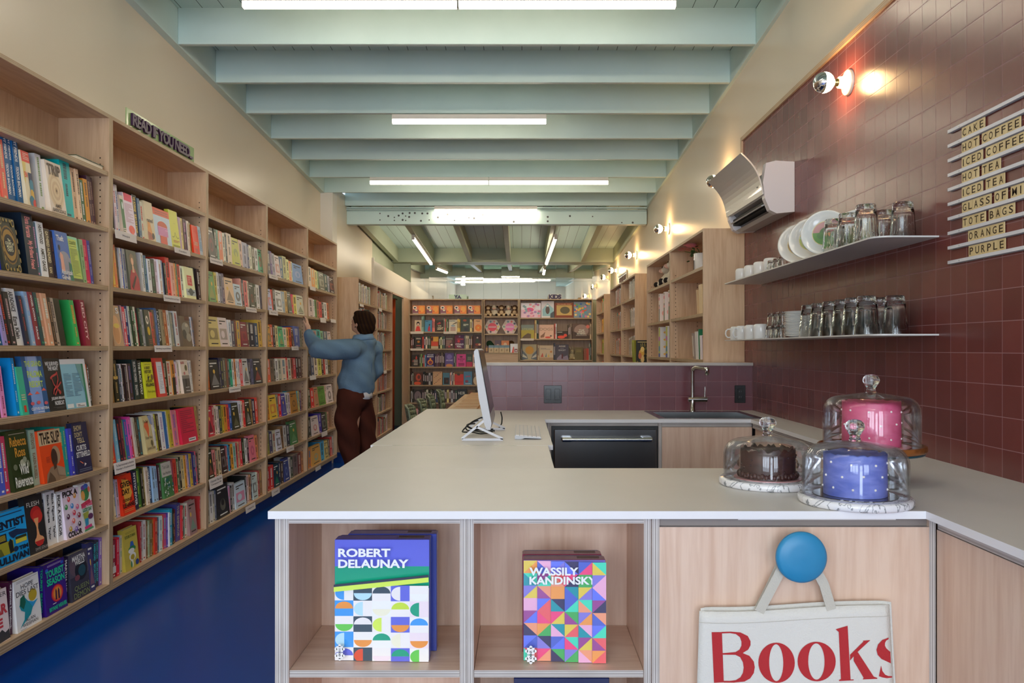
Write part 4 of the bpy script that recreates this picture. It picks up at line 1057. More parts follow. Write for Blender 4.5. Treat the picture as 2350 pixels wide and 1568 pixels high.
 'wao': [('p', [(.2, .84), (.55, .86), (.6, .66), (.5, .5), (.44, .42), (.3, .6), (.1, .74)], 'd8663c'), ('p', [(.6, 1), (1, 1), (1, .74), (.78, .78)], '8a98b8'), ('t', 'The Brief', .08, .82, .6, .9, '38302c', 0), ('t', 'Oscar Wao', .08, .4, .76, .48, '38302c', 0), ('c', .66, .28, .12, .08, '6a6040'), ('t', 'Junot Díaz', .08, .1, .92, .2, '38302c', 0), ('r', .84, .18, 1, .74, 'ece8ee')],
 'pinkback': [('l', .1, .3, .84, .95, 12, '982038'), ('r', .4, .04, .86, .14, 'e8e8ee'), ('l', .44, .07, .8, .12, 1, '303040')],
 'given': [('p', [(.2, .9), (.7, .84), (.9, .5), (.6, .3), (.3, .2), (.2, .5)], 'd8a040'), ('t', 'THE', .2, .85, .55, .91, '803018', 0), ('t', 'GIVEN', .04, .68, .94, .82, '20120c', .03), ('t', 'DAY', .1, .5, .72, .64, '20120c', .03), ('t', 'DENNIS', .1, .32, .8, .4, '3a1810', .01), ('t', 'LEHANE', .06, .18, .96, .29, '20120c', .03), ('l', .1, .06, .9, .14, 2, 'e88848')],
 'tomlake': [('r', 0, .6, 1, 1, 'bcb8b0'), ('t', 'Tom Lake', .16, .82, .84, .92, '585858', 0), ('t', 'Ann Patchett', .1, .66, .94, .74, '585858', 0)] + [('c', _r.uniform(.06, .94), _r.uniform(.04, .56), .035, .022, 'dfe6da') for _ in range(34)] + [('c', _r.uniform(.1, .9), _r.uniform(.3, .56), .09, .05, '2a6a60') for _ in range(5)],
 'dragon': [('l', .2, .86, .84, .92, 2, '8a8030'), ('t', 'FUTURE OF MAN', .14, .76, .86, .84, '5a6a2c', .02), ('p', [(.4, .5), (.5, .66), (.66, .66), (.74, .5)], '2a58a8'), ('c', .56, .48, .26, .07, '2a7a48'), ('c', .5, .44, .22, .06, 'e8e4d8'), ('c', .54, .3, .24, .1, 'e8e4d8'), ('c', .54, .28, .14, .07, 'a89428'), ('c', .46, .14, .1, .1, 'e0dccc'), ('c', .42, .12, .05, .08, '2a7a48'), ('c', .82, .12, .12, .07, '2a3c80')],
}
def shear(P, sh, z0):
    return [(x + sh[0] * (z - z0), y + sh[1] * (z - z0), z) for x, y, z in P]
def spine_print(g, xs, y0, y1, z, h, acc, rr, sh, text=None):
    """title and author along the spine (facing +X)"""
    w = y1 - y0
    up = Vector((0, 1, 0)); right = -Vector((sh[0], sh[1], 1)).normalized()
    if text:
        parts = text.split('/')
        n = len(parts); zt = z + h * 0.95
        tot = sum(len(p) for p in parts) + 2 * (n - 1); avail = h * 0.84
        for p in parts:
            ln = avail * len(p) / tot
            ww = w * 0.5
            o = Vector((xs + sh[0] * (zt - z) + 0.0006, y0 + sh[1] * (zt - z) + (w - ww) / 2, zt))
            lettering(g, p, o, right, up, ln, ww, bright(acc, 1.0), 0, 0.03)
            zt -= ln + avail * 2 / tot
        return
    zt = z + h * rr.uniform(0.86, 0.95)
    for k in range(2):
        end = zt - h * (rr.uniform(0.25, 0.42) if k == 0 else rr.uniform(0.15, 0.28))
        ww = w * (rr.uniform(0.3, 0.5) if k == 0 else rr.uniform(0.2, 0.32))
        while zt > end:
            l = h * rr.uniform(0.012, 0.03)
            q = [(xs + 0.0005, y0 + (w - ww) / 2, zt - l), (xs + 0.0005, y0 + (w + ww) / 2, zt - l), (xs + 0.0005, y0 + (w + ww) / 2, zt), (xs + 0.0005, y0 + (w - ww) / 2, zt)]
            g.add(shear(q, sh, z), [(0, 1, 2, 3)], bright(acc, 1.0))
            zt -= l + h * 0.009
        zt = end - h * rr.uniform(0.06, 0.12)
    if w > 0.014:
        q = [(xs + 0.0005, y0 + w * 0.3, z + h * 0.04), (xs + 0.0005, y0 + w * 0.7, z + h * 0.04), (xs + 0.0005, y0 + w * 0.7, z + h * 0.075), (xs + 0.0005, y0 + w * 0.3, z + h * 0.075)]
        g.add(shear(q, sh, z), [(0, 1, 2, 3)], bright(acc, 1.0))
def spine_book(g, xs, y0, y1, z, h, d, col, sh, band=None):
    """a closed book standing with its spine to +X: two boards, spine, page block"""
    t = min(0.0025, (y1 - y0) * 0.2); c = bright(col)
    g.box(xs - d, xs, y0, y0 + t, z, z + h, c, sh=(*sh, z)); g.box(xs - d, xs, y1 - t, y1, z, z + h, c, sh=(*sh, z))
    g.box(xs - 0.003, xs, y0 + t, y1 - t, z, z + h, c, sh=(*sh, z))
    g.box(xs - d + 0.004, xs - 0.003, y0 + t, y1 - t, z + 0.002, z + h - 0.004, PAGE, sh=(*sh, z))
    if band:
        a, b, bc = band
        q = [(xs + 0.0003, y0, z + h * a), (xs + 0.0003, y1, z + h * a), (xs + 0.0003, y1, z + h * b), (xs + 0.0003, y0, z + h * b)]
        g.add(shear(q, sh, z), [(0, 1, 2, 3)], bright(bc))
STUFF = G()
NBOOK = [0]
def place_row(spec, s, x0, zrow, sh, case, rowname, xs=-2.075, solo=True, seed=0, hk=1.06, y_start=None):
    rr = random.Random(seed)
    u_prev = None; cnt = 0
    toks = [t_.strip() for t_ in spec.split('|') if t_.strip()]
    Yof = lambda e: -xs * F / (VX - (x0 + e / s))
    for tk in toks:
        face = tk[0] == 'F'; gap = tk[0] == '_'
        f = tk[1:].split(',') if face or gap else tk.split(',')
        e = float(f[0]); y1 = Yof(e)
        if u_prev is None or gap or len(f) < 2:
            u_prev = e
            continue
        y0 = Yof(u_prev); u_prev = e
        h = float(f[1]) / 100 * hk; spec_c = f[2]; text = None
        if '=' in spec_c:
            spec_c, text = spec_c.split('=')
        col, _, acc = spec_c.partition(':')
        acc = acc or ('e8e0d4' if lum(col) < 120 else '38302c')
        g = STUFF if not solo else G()
        y0 += 0.0004; y1 -= 0.0004
        k_ = max(i for i in range(5) if YC[i] <= (y0 + y1) / 2 or i == 0)
        y0 = max(y0, YC[k_] + 0.0195 - min(0, sh[1] * h)); y1 = min(y1, YC[k_] + 1.2)
        if y1 - y0 < 0.004:
            continue
        if not solo:
            if face:
                xf = xs + 0.008
                g.box(xf - 0.025, xf, y0, y1, zrow, zrow + h, bright(col), sh=(-0.1, sh[1], zrow))
                pl = Plane((xf, y0, zrow), (0, 1, 0), Vector((-0.1, sh[1], 1)), y1 - y0, h)
                generic_cover(g, pl, col, acc, rr)
            else:
                spine_book(g, xs, y0, y1, zrow, h, 0.13, col, sh)
                spine_print(g, xs, y0, y1, zrow, h, acc, rr, sh)
            continue
        cnt += 1; NBOOK[0] += 1
        lab_col = cname(col)
        if face:
            xf = xs + 0.012; sl = (-0.09, sh[1])
            base = Vector((xf, (y0 + y1) / 2, zrow))
            th = 0.024
            g.box(xf - th, xf - th + 0.002, y0, y1, zrow, zrow + h, bright(col), sh=(*sl, zrow)); g.box(xf - 0.002, xf, y0, y1, zrow, zrow + h, bright(col), sh=(*sl, zrow)); g.box(xf - th + 0.002, xf - 0.002, y0, y0 + 0.002, zrow, zrow + h, bright(col), sh=(*sl, zrow))
            g.box(xf - th + 0.002, xf - 0.002, y0 + 0.002, y1 - 0.003, zrow + 0.002, zrow + h - 0.004, PAGE, sh=(*sl, zrow))
            o = g.build('book', 'cover')
            a = G(); pl = Plane((xf, y0, zrow), (0, 1, 0), Vector((*sl, 1)), y1 - y0, h)
            nm = f[3] if len(f) > 3 else None
            if nm:
                art(a, pl, ARTS[nm])
            else:
                generic_cover(a, pl, col, acc, rr)
            a.build('cover_print', 'cover', o)
            lab = '%s face-out book, %s from left, %s, %s' % (lab_col, ordn(cnt), rowname, case)
        else:
            d = rr.uniform(0.128, 0.15)
            xx = xs - rr.uniform(0, 0.012)
            band = None
            if len(f) > 3:
                a_, b_, bc = f[3].split('-'); band = (float(a_), float(b_), bc)
            spine_book(g, xx, y0, y1, zrow, h, d, col, sh, band)
            o = g.build('book', 'cover')
            a = G(); spine_print(a, xx, y0, y1, zrow, h, acc, rr, sh, text)
            a.build('spine_lettering', 'cover', o)
            lab = '%s book spine, %s from left, %s, %s' % (lab_col, ordn(cnt), rowname, case)
        tag(o, lab, 'book', 'books, ' + rowname + ' of the ' + case)
def mixc(a, b, t):
    a, b = bright(a), bright(b)
    return tuple(x + (y - x) * t for x, y in zip(a, b))
def generic_cover(g, pl, col, acc, rr):
    it = []
    dk = lum(col) < 120
    tc = 'f0e8d8' if dk else '302820'
    k = rr.random()
    if k < 0.35:
        it.append(('c', 0.5, rr.uniform(.38, .5), rr.uniform(.2, .36), rr.uniform(.14, .24), mixc(col, acc, .55)))
        it.append(('c', 0.5, rr.uniform(.4, .46), .12, .1, col))
    elif k < 0.65:
        it.append(('p', [(.1, .15), (.5, rr.uniform(.45, .62)), (.9, .15)], mixc(col, acc, .5)))
        it.append(('c', rr.uniform(.3, .7), .6, .1, .07, 'd8b050'))
    else:
        it.append(('r', .12, .24, .88, .62, mixc(col, acc, .45))); it.append(('c', rr.uniform(.35, .65), .42, .2, .13, col))
    it += [('l', .15, .74, .85, .92, 2, tc), ('l', .2, .06, .8, .14, 1, tc)]
    art(g, pl, it)
ROWN = ['top book row', 'second book row', 'third book row', 'fourth book row', 'fifth book row', 'sixth book row', 'bottom book row']
ROWZ = [z + 0.0008 for z in SH[1:] + [ZL0 + 0.036]]
LEAN0 = [(-.05, -.1), (-.05, -.13), (-.05, -.22), (-.05, -.12), (-.05, -.1), (-.03, -.06), (0, 0)]
ROWS0 = [
 (7.84, "-60|-10,23,f65|95,23,f65:ec9|195,23,f65:ec9|202|290,26,158:fff=PIT FIENDS/TEODOR BACHMAN|355,26,158:fff=PIT FIENDS/TEODOR BACHMAN|455,26,158:fff=PIT FIENDS/TEODOR BACHMAN|F600,21.5,eca:c32,multi|_775|880,23,eee:8a6|F1165,21.5,dcb:543,trip|1345,24.5,0aa:145|1405,23,db9:421|1460,23,db9:421|1510,23,db9:421|1580,19,253:fff|1655,20,c82:543|1715,22,423:a87|1775,22,423:a87"),
 (8.712, "-120|-60,22,345|45,22,23a:fff=THE BELL JAR|F390,20.5,332:ca6,monte|_590|800,24.5,123:f99=Elena Ferrante/My Brilliant Friend|880,22,467:d9c|1010,22.5,dee:332=HEARTWOOD/AMITY GAIGE|1125,20.5,432:eda=GATHERED HUNDRED/KAN|1180,20,321:853|F1430,20.5,46a:eee,theft|F1618,19.5,9b5:574,country|1680,19.5,8a7:473|1750,19.5,8a7:473|1865,20,c15:f88|1925,20,449:aac"),
 (9.4, "-160|-110,21,222|-50,21,a55|0,20,29d:fff|105,20.5,157:fff|190,23,98b:457|285,22,211:c32|400,20.5,222:caa|580,22,dde:444=ABUNDANCE/Ezra Klein|650,19.5,223:c44|_765|840,21.5,9be:eef|915,21.5,833:fff=ANGEL DOWN/KRAUS|985,21.5,244:3a7|1080,21.5,c97:eed|1180,21.5,c97:eed|1250,20,321:a86|1330,20,a98:544|1460,20,221:332|_1690|1785,20,3a5:ea4|_1885|1985,20.5,823:fcc=RED CITY"),
 (9.224, "-160|-90,20,654|-10,20,a53|80,18,542:c83|172,19.5,d8b:a36|_366|432,22.5,08c:fff|F565,19,3a8:d73,orange|F1005,23,258:bd6,paloma|F1360,22,222:eee,survived|F1880,21.5,8bc:357,tealback|1925,19,c53:396|1965,19,332:eee=TESSA MOSS"),
 (7.468, "-200|-130,21,332|-60,22,a44|10,22,322|110,22.5,45b:fff|205,22,e46:fff|F540,23.5,231:ca5,rebecca|_618|720,22.5,9ba:875=ANTIDOTE/KAREN RUSSELL|F1095,21.5,d41:222,slip|1190,21.5,2a9:dd8|1240,21.5,2a9:dd8|1300,20.5,44b:fff|F1550,22.5,224:bba,show"),
 (7.468, "-160|F470,20,19f:123,dentist|F780,23,222:b22,flesh|830,20,124:fff|925,22.5,def:222=Black Figures/Taylor|1010,22.5,def:222=Black Figures/Taylor|1105,21,eef:222=PICK A COLOR|F1390,21,dcd:222,pick|F1590,21.5,edd:c36,tingle"),
 (6.032, "-110|F105,19.5,dcc:a33,after|_148|205,20.5,413:fff=of James Lovelock|F545,19.8,dde:222,hope|_552|610,21,217:1c8=TOURIST SEASON|F905,21,317:1c8,tourist|965,20,213:fff=MARTHA WELLS|F1220,20.3,334:798,queen|F1292,22,336:a66|1345,21.5,124:3cd=KAREN LORD/BEFORE DOUBT|1390,21.5,124:3cd=KAREN LORD/BEFORE DOUBT|1435,22,86b:eee"),
]
for i, (s, sp) in enumerate(ROWS0):
    place_row(sp, s, 0, ROWZ[i], LEAN0[i], CASE[0], ROWN[i], seed=i)
# green hardback lying flat on the top shelf of the nearest case
g = G(); zt = SH[0] + 0.0008
g.box(-2.23, -2.06, 3.70, 3.94, zt, zt + 0.003, '35502f'); g.box(-2.23, -2.06, 3.70, 3.94, zt + 0.019, zt + 0.022, '35502f'); g.box(-2.225, -2.063, 3.703, 3.938, zt + 0.003, zt + 0.019, PAGE)
tag(g.build('book', 'cover'), 'dark green book lying flat on the empty top shelf of the nearest bookcase', 'book')
LEAN1 = [(-.05, -.08), (-.05, -.1), (-.05, -.15), (-.05, -.12), (-.05, -.16), (-.04, -.1), (0, -.02)]
ROWS1 = [
 (8.713, "85|155,21,332:ccb|200,22.5,ece:c43|250,23,dde:45a|F320,18.5,cba:253,greenleaf|F515,20.5,ecd:d23,pinktext|_528|620,21.5,111:ec5=V.E. SCHWAB/BURY OUR BONES|670,20.5,468:abb|690,19.5,377|740,19.5,ddc:d43|F905,20.5,cb9:a52,crated|F1230,19,bcd:c43,mushroom|F1400,21,cc4:665,yellow|1440,21,54a:98c|1490,19,b9b:cc9|1540,19,dc8:a86|1600,19,413:b7a|1640,18.5,dcb:b85|1670,18,763:cb8|F1790,17,e30:b86,orange|F1900,17.5,bce:458,bluetext|1920,17,334"),
 (10.217, "85|145,21,c54:2aa|195,21.5,db5:e63|250,21,d74:ec4|300,20,542:332|325,20,214|360,20,ede:c66|390,20,24a|460,20,aaa:558|F690,20,554:a33,painting|_855|910,20.5,eed:664=ADONIS/LEONARD|975,19.5,257:9ba|1045,18,dde|1150,18.5,232:586|1225,19,dcd:a88|1290,19,eed:c87|1360,19,89b:dde|1400,18,111:a86|1430,18,311:ddd|1520,21.5,d43:222|1600,19,ea9:c65|1630,19,d95|1660,19,586|1730,19,d42|1790,18.5,ddc:332|F2010,18.5,dda:a33,redsquare|2110,19.5,222:555|2200,19,322:fff"),
 (10.217, "80|F310,19.5,b97:643,portrait|370,19.5,445:aaa|415,20,a78:ccd|490,19.5,e45:fff|570,20,126:fff|605,20,ccb:222|660,20,131:ccc|730,20,ddc:3a7|780,19.5,422:c44|830,19.5,343:aba|895,19,bbb:778|F1000,19,443:ccc,circles|1050,18.5,dcb:c9a|1100,18,c54:465|1170,19.5,654:b63|1230,20.5,469:8ad|1300,20,443:fff=LAPVONA|1350,20,986:443|1440,20,a52:ec9|1505,20,eee:776|1560,19,887:cba|1620,19,456:aa9|1705,20,eee:b43|F1925,17.5,654:aaa,bwphoto|2000,17.5,cce:48b|2040,17.5,457:b85"),
 (10.217, "80|190,18.5,974:da5|290,20.5,221:ca6,0.55-0.62-ca5|340,18,345:ccd|395,18.5,ccd:389|440,18.5,432:dcb|490,18,322:aaa|550,18.5,dcc:a98|630,18.5,433:76a|_650|760,20.5,233:ddd=SELECTED WORKS/BALDWIN|855,20,222:fff=THE BLACK WOLF|F1065,19,cc2:443,brief|1160,18.5,a33:722|F1320,21,c43:ddd,redframe|1430,20.5,231:dcb|1530,19,dcb:c53|1600,19.5,c83:321,0.0-0.5-221|1680,18.5,ece:b57|1720,18,cba:375|F1890,19.5,dcb:a33,blood|1975,19,ddf:88a|2010,19,ddd:666"),
 (10.217, "80|120,15,ddd:221|225,21,d42:fb6|295,21,7bd:def|360,20.5,223:d43|420,21.5,623:c76|470,20,6a5:7cc|540,20,36a:e5a|590,20,e5a:36a|655,21,e4a:fff,0.0-0.55-c23|690,20.5,bba:776|735,20,dcb:833|790,20,432:ba8|855,20,345:2ab|F1070,20,cb8:d64,wao|1105,20,422:a87|1145,20.5,dde:99b|1205,20,cc5:773|1260,20,432:dca|1345,20.5,eed:b9c|1410,20.5,36a:28c|1480,20.5,dee:897|1555,21,ba3:653|1640,20.5,c78:86b|1690,20,ecb:c97|F2055,20.5,c24:eee,pinkback|2105,20,222:ddd|2150,20.5,b95:764"),
 (9.222, "70|130,18.5,332:baa|165,19,eca:765|210,19,abd:446|265,18.5,cbc:665|F525,20,d31:da4,given|_560|650,20,224:fff=MYSTIC RIVER|740,20.5,473:bd5|790,20,221:cba|830,20.5,872:dc8|885,20,dcb:a87|960,19.5,235:fff=LONG BRIGHT RIVER|1010,19.5,9be:332|1060,19,9bd:557|1090,19.5,a33:dba|1140,19,423:ddd|F1345,19.5,474:ccc,tomlake|1400,19.5,834:c78|1480,19.5,c43:a22|1530,19,464:eec|1555,19.5,dcb|1590,19.5,221:fff|1660,20,cb8:776|1700,19.5,d92:644|1730,19.5,cab:768|1770,19.5,56a:bbd|1820,19.5,ca3:446|1860,20,226:bbd|1910,20,e57:3bc|1950,18.5,322:aaa"),
 (7.126, "60|125,18,823:fff,0.12-0.3-eee|175,18.5,c13:fbb|205,19,7ac:fff|240,18.5,cba:395|F470,20.5,ba4:254,dragon|_525|550,21,a33:ddd|585,20.5,bbb:866|640,20.5,ddd:a33|665,19.5,753:dca|690,19.5,9a8:fff|730,19.5,763:ccb|760,19,c83:643|800,19.5,b32:ec9|825,19,567:ccc|845,19,9bc:446|890,19,cdd:567|920,19,c52:fd9|960,19,b47:5cd|990,19,53a:ccf|1005,19,eef:668|1050,20.5,29b:def|1080,19,221:b84|1115,19,722:dba|_1130|1195,21.5,448:bba=THE EMPEROR|1220,19.5,c33:fdd|1250,19,376:dca|1300,19.5,eec:b33|F1420,20,977:5a8|_1500|1550,20,b33:edd"),
]
for i, (s, sp) in enumerate(ROWS1):
    place_row(sp, s, 250, ROWZ[i], LEAN1[i], CASE[1], ROWN[i], seed=20 + i)
# the spines farther off: too many and too small to tell apart
S1, S2, S3 = 1163 / 230, 1568 / 230, 1568 / 230
FAR = [
 (475, S1, 1.917, "18|F100,20,322:a44|130,20,232|150,20,8ba|195,20,e86:fff|225,19.5,edc|245,19,222:bcd|300,20.5,dcb:554|F385,19,bb5:785|420,19,eba|480,18.5,aab:557|500,18,347|530,18,ddc:664|565,17.5,665|600,17.5,eef|F660,17.5,6a8:c44"),
 (475, S1, 1.628, "16|F100,19.5,695:b95|130,19.5,cb5|155,20,eed|190,19.5,889|215,20,546|F318,18,db9:543|_322|F400,15,bcd|415,19.5,e98|440,19,334|480,19,d77|498,19,dcb|F555,18.5,332:b43|580,18,343|620,18,eee:665|645,18,667|665,18,423"),
 (475, S1, 1.331, "16|F148,19,cb7:432|F250,19,dcc:654|_262|295,18,eef:68a|330,17.5,556|355,18.5,643:b55|395,18,ca5:67a|F475,17.5,723:a33|500,17.5,654|560,17.5,223:ddd|600,17.5,246|655,20,ca4:643"),
 (475, S2, 1.041, "18|50,20,c62|F205,19,222:ccc|240,20,224:aaa|272,20,334:cc5|312,20,665:ccb|345,19.5,754:c43|372,19,455|410,19,2a8|442,19,ddd|470,19,d84|500,19,eee:448|530,19,edd:226|570,18.5,d55:eee|F660,19,bbb:333|700,18.5,334:aaa|735,18.5,668|F858,18.5,333:c43"),
 (475, S2, 0.731, "18|F100,18.5,b34:222|132,19,a34|170,19,dcb|202,18,dcc|245,18,344:cb4|278,18,ba3:222|325,18,c83|362,18,d44|400,18,25a:ddf|F510,18,332:886|550,19,ccd:446|575,18.5,ecb|610,19,d33|F690,19,332:ccc|720,18.5,a85|765,18.5,224:ddd|805,19,d43:eee"),
 (475, S3, 0.447, "16|F105,18.5,332:c55|150,17.5,d88|185,17.5,764|235,18,cb9|F310,18,322:aaa|340,17.5,945|362,18,3ad:226|385,17.5,224|425,17.5,e92|470,17.5,9bb:396|495,17,c44|525,17.5,ca8|562,19,d34|602,18.5,232:9a8|640,18,eee:333|670,18,423|F765,19,e78:a46|805,18,d85"),
 (475, S3, 0.149, "18|50,19.5,aa9|100,19.5,eef:444|130,19.5,ccb|155,19.5,568|F345,21,222:887|372,18,cac:e36|402,17.5,333|440,19,bbb|F605,17,bce:e36|630,19.5,222:ccc|660,19.5,dcc:a44|695,19,c97|712,19,223|F785,19,bcc|805,18.5,edc|830,19,a33|880,19,864:da5|905,18.5,322|940,18.5,889"),
 (475, S1, 1.917, "708|745,19.5,556|765,19.5,538|795,18.5,aab|F850,18,dcc:a54|888,18,468|930,19.5,bb8|960,18,dd9|985,17.5,e85:fff|1000,17.5,ddb|F1110,17,79c:bbd"),
 (475, S1, 1.628, "706|F752,17,bbd:c54|772,17,d43|800,18,332:ddd|F875,17.5,ede|910,17.5,9ab:ddc|940,18.5,ca6|F985,18.5,443:ccb|1010,17,d26:cc5|1045,17,dc6|F1150,17.5,ccb:564"),
 (475, S1, 1.331, "706|F745,17,c94:456|772,17.5,c53:fff|800,17.5,222|832,17,dc9|F890,16.5,5a7:d84|930,16,dcb:497|955,16,da5|985,16.5,c52|F1010,17,532:ccc|1080,18,56a:ccd|1110,16,887"),
 (475, S2, 1.041, "955|1000,18,e64:eee|1055,18,765|1080,18.5,443|1125,18,ddd|1175,18,bba|1250,18,ecb:48a|1275,18.5,c33|1325,18,ccb|1360,18,a54|1400,18,c34|1435,18,222:eee|1485,18.5,533"),
 (475, S2, 0.731, "955|985,18,c83|F1095,18.5,db4:c54|1130,18.5,998|1170,18.5,d22:fff|F1240,18,449:779|1280,18.5,ccc|1310,18,cbc|F1420,18.5,a73:432|1435,18,5bc|1455,18,dc7|1475,18,336|1490,18,844"),
 (475, S3, 0.447, "955|985,17,994|1035,17,446|1085,17,bba:a33|F1165,16.5,ccd|1205,18.5,864|1255,18,bbb|1305,18,334:ccc|F1415,20,474:7a7"),
 (475, S3, 0.149, "955|985,17,b33|1050,18.5,c33:fff|F1130,18,134:2a6|1160,18,235|1205,17.5,432|F1285,19,348:9ac|1315,18,eef|1350,17.5,343|1430,18,766|1480,18,722|1510,18,c85|1565,18.5,a33:446"),
 (690, 1380 / 220, 1.917, "118|162,19,ecb|210,18.5,d95:eec|245,18,dc8|265,17.5,9b8|F345,18,665:ccb|395,17.5,144|420,17,aab|F480,17,433:d64|520,17,322"),
 (690, 1380 / 220, 1.628, "120|190,17.5,cbb|210,17,ddd|240,17,584|275,17,a65|310,16,c44|340,16,333|385,16.5,eee|410,16.5,c63:332"),
 (690, 1380 / 220, 1.331, "180|240,16,a99:b43|290,17,2aa|330,16,8b9|390,16,567|F440,16,cbb:437"),
 (690, 1150 / 220, 1.041, "95|130,19,333:889|165,19,457|210,19.5,ecb|255,18,cc6|280,18,322|300,17.5,c44|330,17,eee|360,17,333:ca5"),
 (690, 1150 / 220, 0.731, "95|125,18,342|165,18,d33:eee|F215,18.5,b86:d54|F295,18,583:7a5|312,18.5,eba|F385,18.5,dcc|412,19,643"),
 (690, 1150 / 220, 0.447, "95|130,18,332|F220,18,dcc:b44|255,19,43a|F310,18,333:aba|325,18,685|345,18,c98"),
 (690, 1150 / 220, 0.149, "95|130,17.5,d84:39c|F240,18,da5:8bc|285,19,4ad|F330,17.5,cb7:443|355,18,654|380,19,c23|410,19.5,999:eee"),
]
for i, (x0, s, z, sp) in enumerate(FAR):
    place_row(sp, s, x0, z + 0.0005, (-.04, -.1 if z > 0.4 else -.02), '', '', solo=False, seed=60 + i)
def rnd_row(kind, xs, y0, y1, z, n, seed, pal, hmin=0.17, hmax=0.225, lean=0.0):
    """anonymous spines along Y (facing right for 'L', left for 'R')"""
    rr = random.Random(seed); y = y0
    while y < y1 - 0.03:
        w = rr.uniform(0.014, 0.042); h = rr.uniform(hmin, hmax); c = rr.choice(pal); d = rr.uniform(0.12, 0.15)
        g = G(); spine_book(g, 0, y, min(y + w, y1), z + 0.0005, h, d, c, (0, lean))
        spine_print(g, 0, y, min(y + w, y1), z + 0.0005, h, 'e8e0d4' if lum(c) < 120 else '403830', rr, (0, lean))
        s_ = 1 if kind == 'L' else -1
        b = len(STUFF.v)
        STUFF.v += [(xs + s_ * p[0], p[1], p[2]) for p in g.v]
        STUFF.f += [tuple(i + b for i in (f if s_ > 0 else f[::-1])) for f in g.f]; STUFF.c += g.c; STUFF.m += g.m; STUFF.sm += g.sm; STUFF.t += g.t
        y += w
PAL_A = ['ddd', 'cbb', '554', '332', 'a86', '865', 'c54', '9a8', '345', 'dc9', '644', 'bab', 'eee', 'a33', '465']
zl2 = [1.86, 1.58, 1.30, 1.02, 0.74, 0.46, 0.156]
for k, z in enumerate(zl2):
    rnd_row('L', -1.905, 9.24, 10.1 - 0.05 * (k % 3), z, 0, 200 + k, PAL_A, 0.18, 0.235)
    rnd_row('L', -1.905, 10.47, 11.35 - 0.07 * (k % 3), z, 0, 220 + k, PAL_A, 0.18, 0.235)
PAL_B = ['443', 'ddd', '976', 'cba', 'b54', '587', '334', 'e84', 'dcc', '855', 'aa9']
for k, z in enumerate((1.88, 1.56, 1.24, 0.92)):
    rnd_row('R', 1.262, 8.69, 9.42 - 0.1 * (k % 2), z, 0, 240 + k, ['cba', 'a98', 'dcc', '998', '876', 'bbb', '654'], 0.17, 0.225, 0.05)
    rnd_row('R', 1.262, 9.92, 10.75 - 0.15 * (k % 2), z, 0, 250 + k, PAL_B, 0.17, 0.225, 0.04)
    rnd_row('R', 1.262, 11.97, 12.6, z, 0, 260 + k, ['c83', 'd53', '5a4', '36a', 'da4', 'ca3', '845'], 0.14, 0.22)
o = STUFF.build('books', 'cover'); tag(o, 'small book spines filling the farther bookcases on both sides', 'books', kind='stuff')
# ================================================================ glass
def thin_glass(name, tint, edge):
    """clear walls of glass: what lies behind shows through, rims and grazing views mirror the room"""
    m = bpy.data.materials.new(name); m.use_nodes = True; nt = m.node_tree
    nt.nodes.remove(nt.nodes['Principled BSDF'])
    tr = N(nt, 'ShaderNodeBsdfTransparent'); tr.inputs[0].default_value = (*tint, 1)
    gl = N(nt, 'ShaderNodeBsdfGlossy'); gl.inputs['Roughness'].default_value = 0.02; gl.inputs[0].default_value = (0.95, 0.97, 1, 1)
    fr = N(nt, 'ShaderNodeFresnel'); fr.inputs[0].default_value = 1.5
    pw = N(nt, 'ShaderNodeMath', operation='MULTIPLY'); pw.inputs[1].default_value = edge; pw.use_clamp = True
    mx = N(nt, 'ShaderNodeMixShader')
    L(nt, fr.outputs[0], pw.inputs[0]); L(nt, pw.outputs[0], mx.inputs[0]); L(nt, tr.outputs[0], mx.inputs[1]); L(nt, gl.outputs[0], mx.inputs[2])
    L(nt, mx.outputs[0], nt.nodes['Material Output'].inputs[0]); MATS[name] = m
thin_glass('glass_dome', (0.992, 0.994, 0.995), 0.6)
m_, nt_, b_ = new_mat('glass')
b_.inputs['Transmission Weight'].default_value = 1; b_.inputs['IOR'].default_value = 1.45; b_.inputs['Roughness'].default_value = 0.01
b_.inputs['Base Color'].default_value = (0.97, 0.98, 0.98, 1)
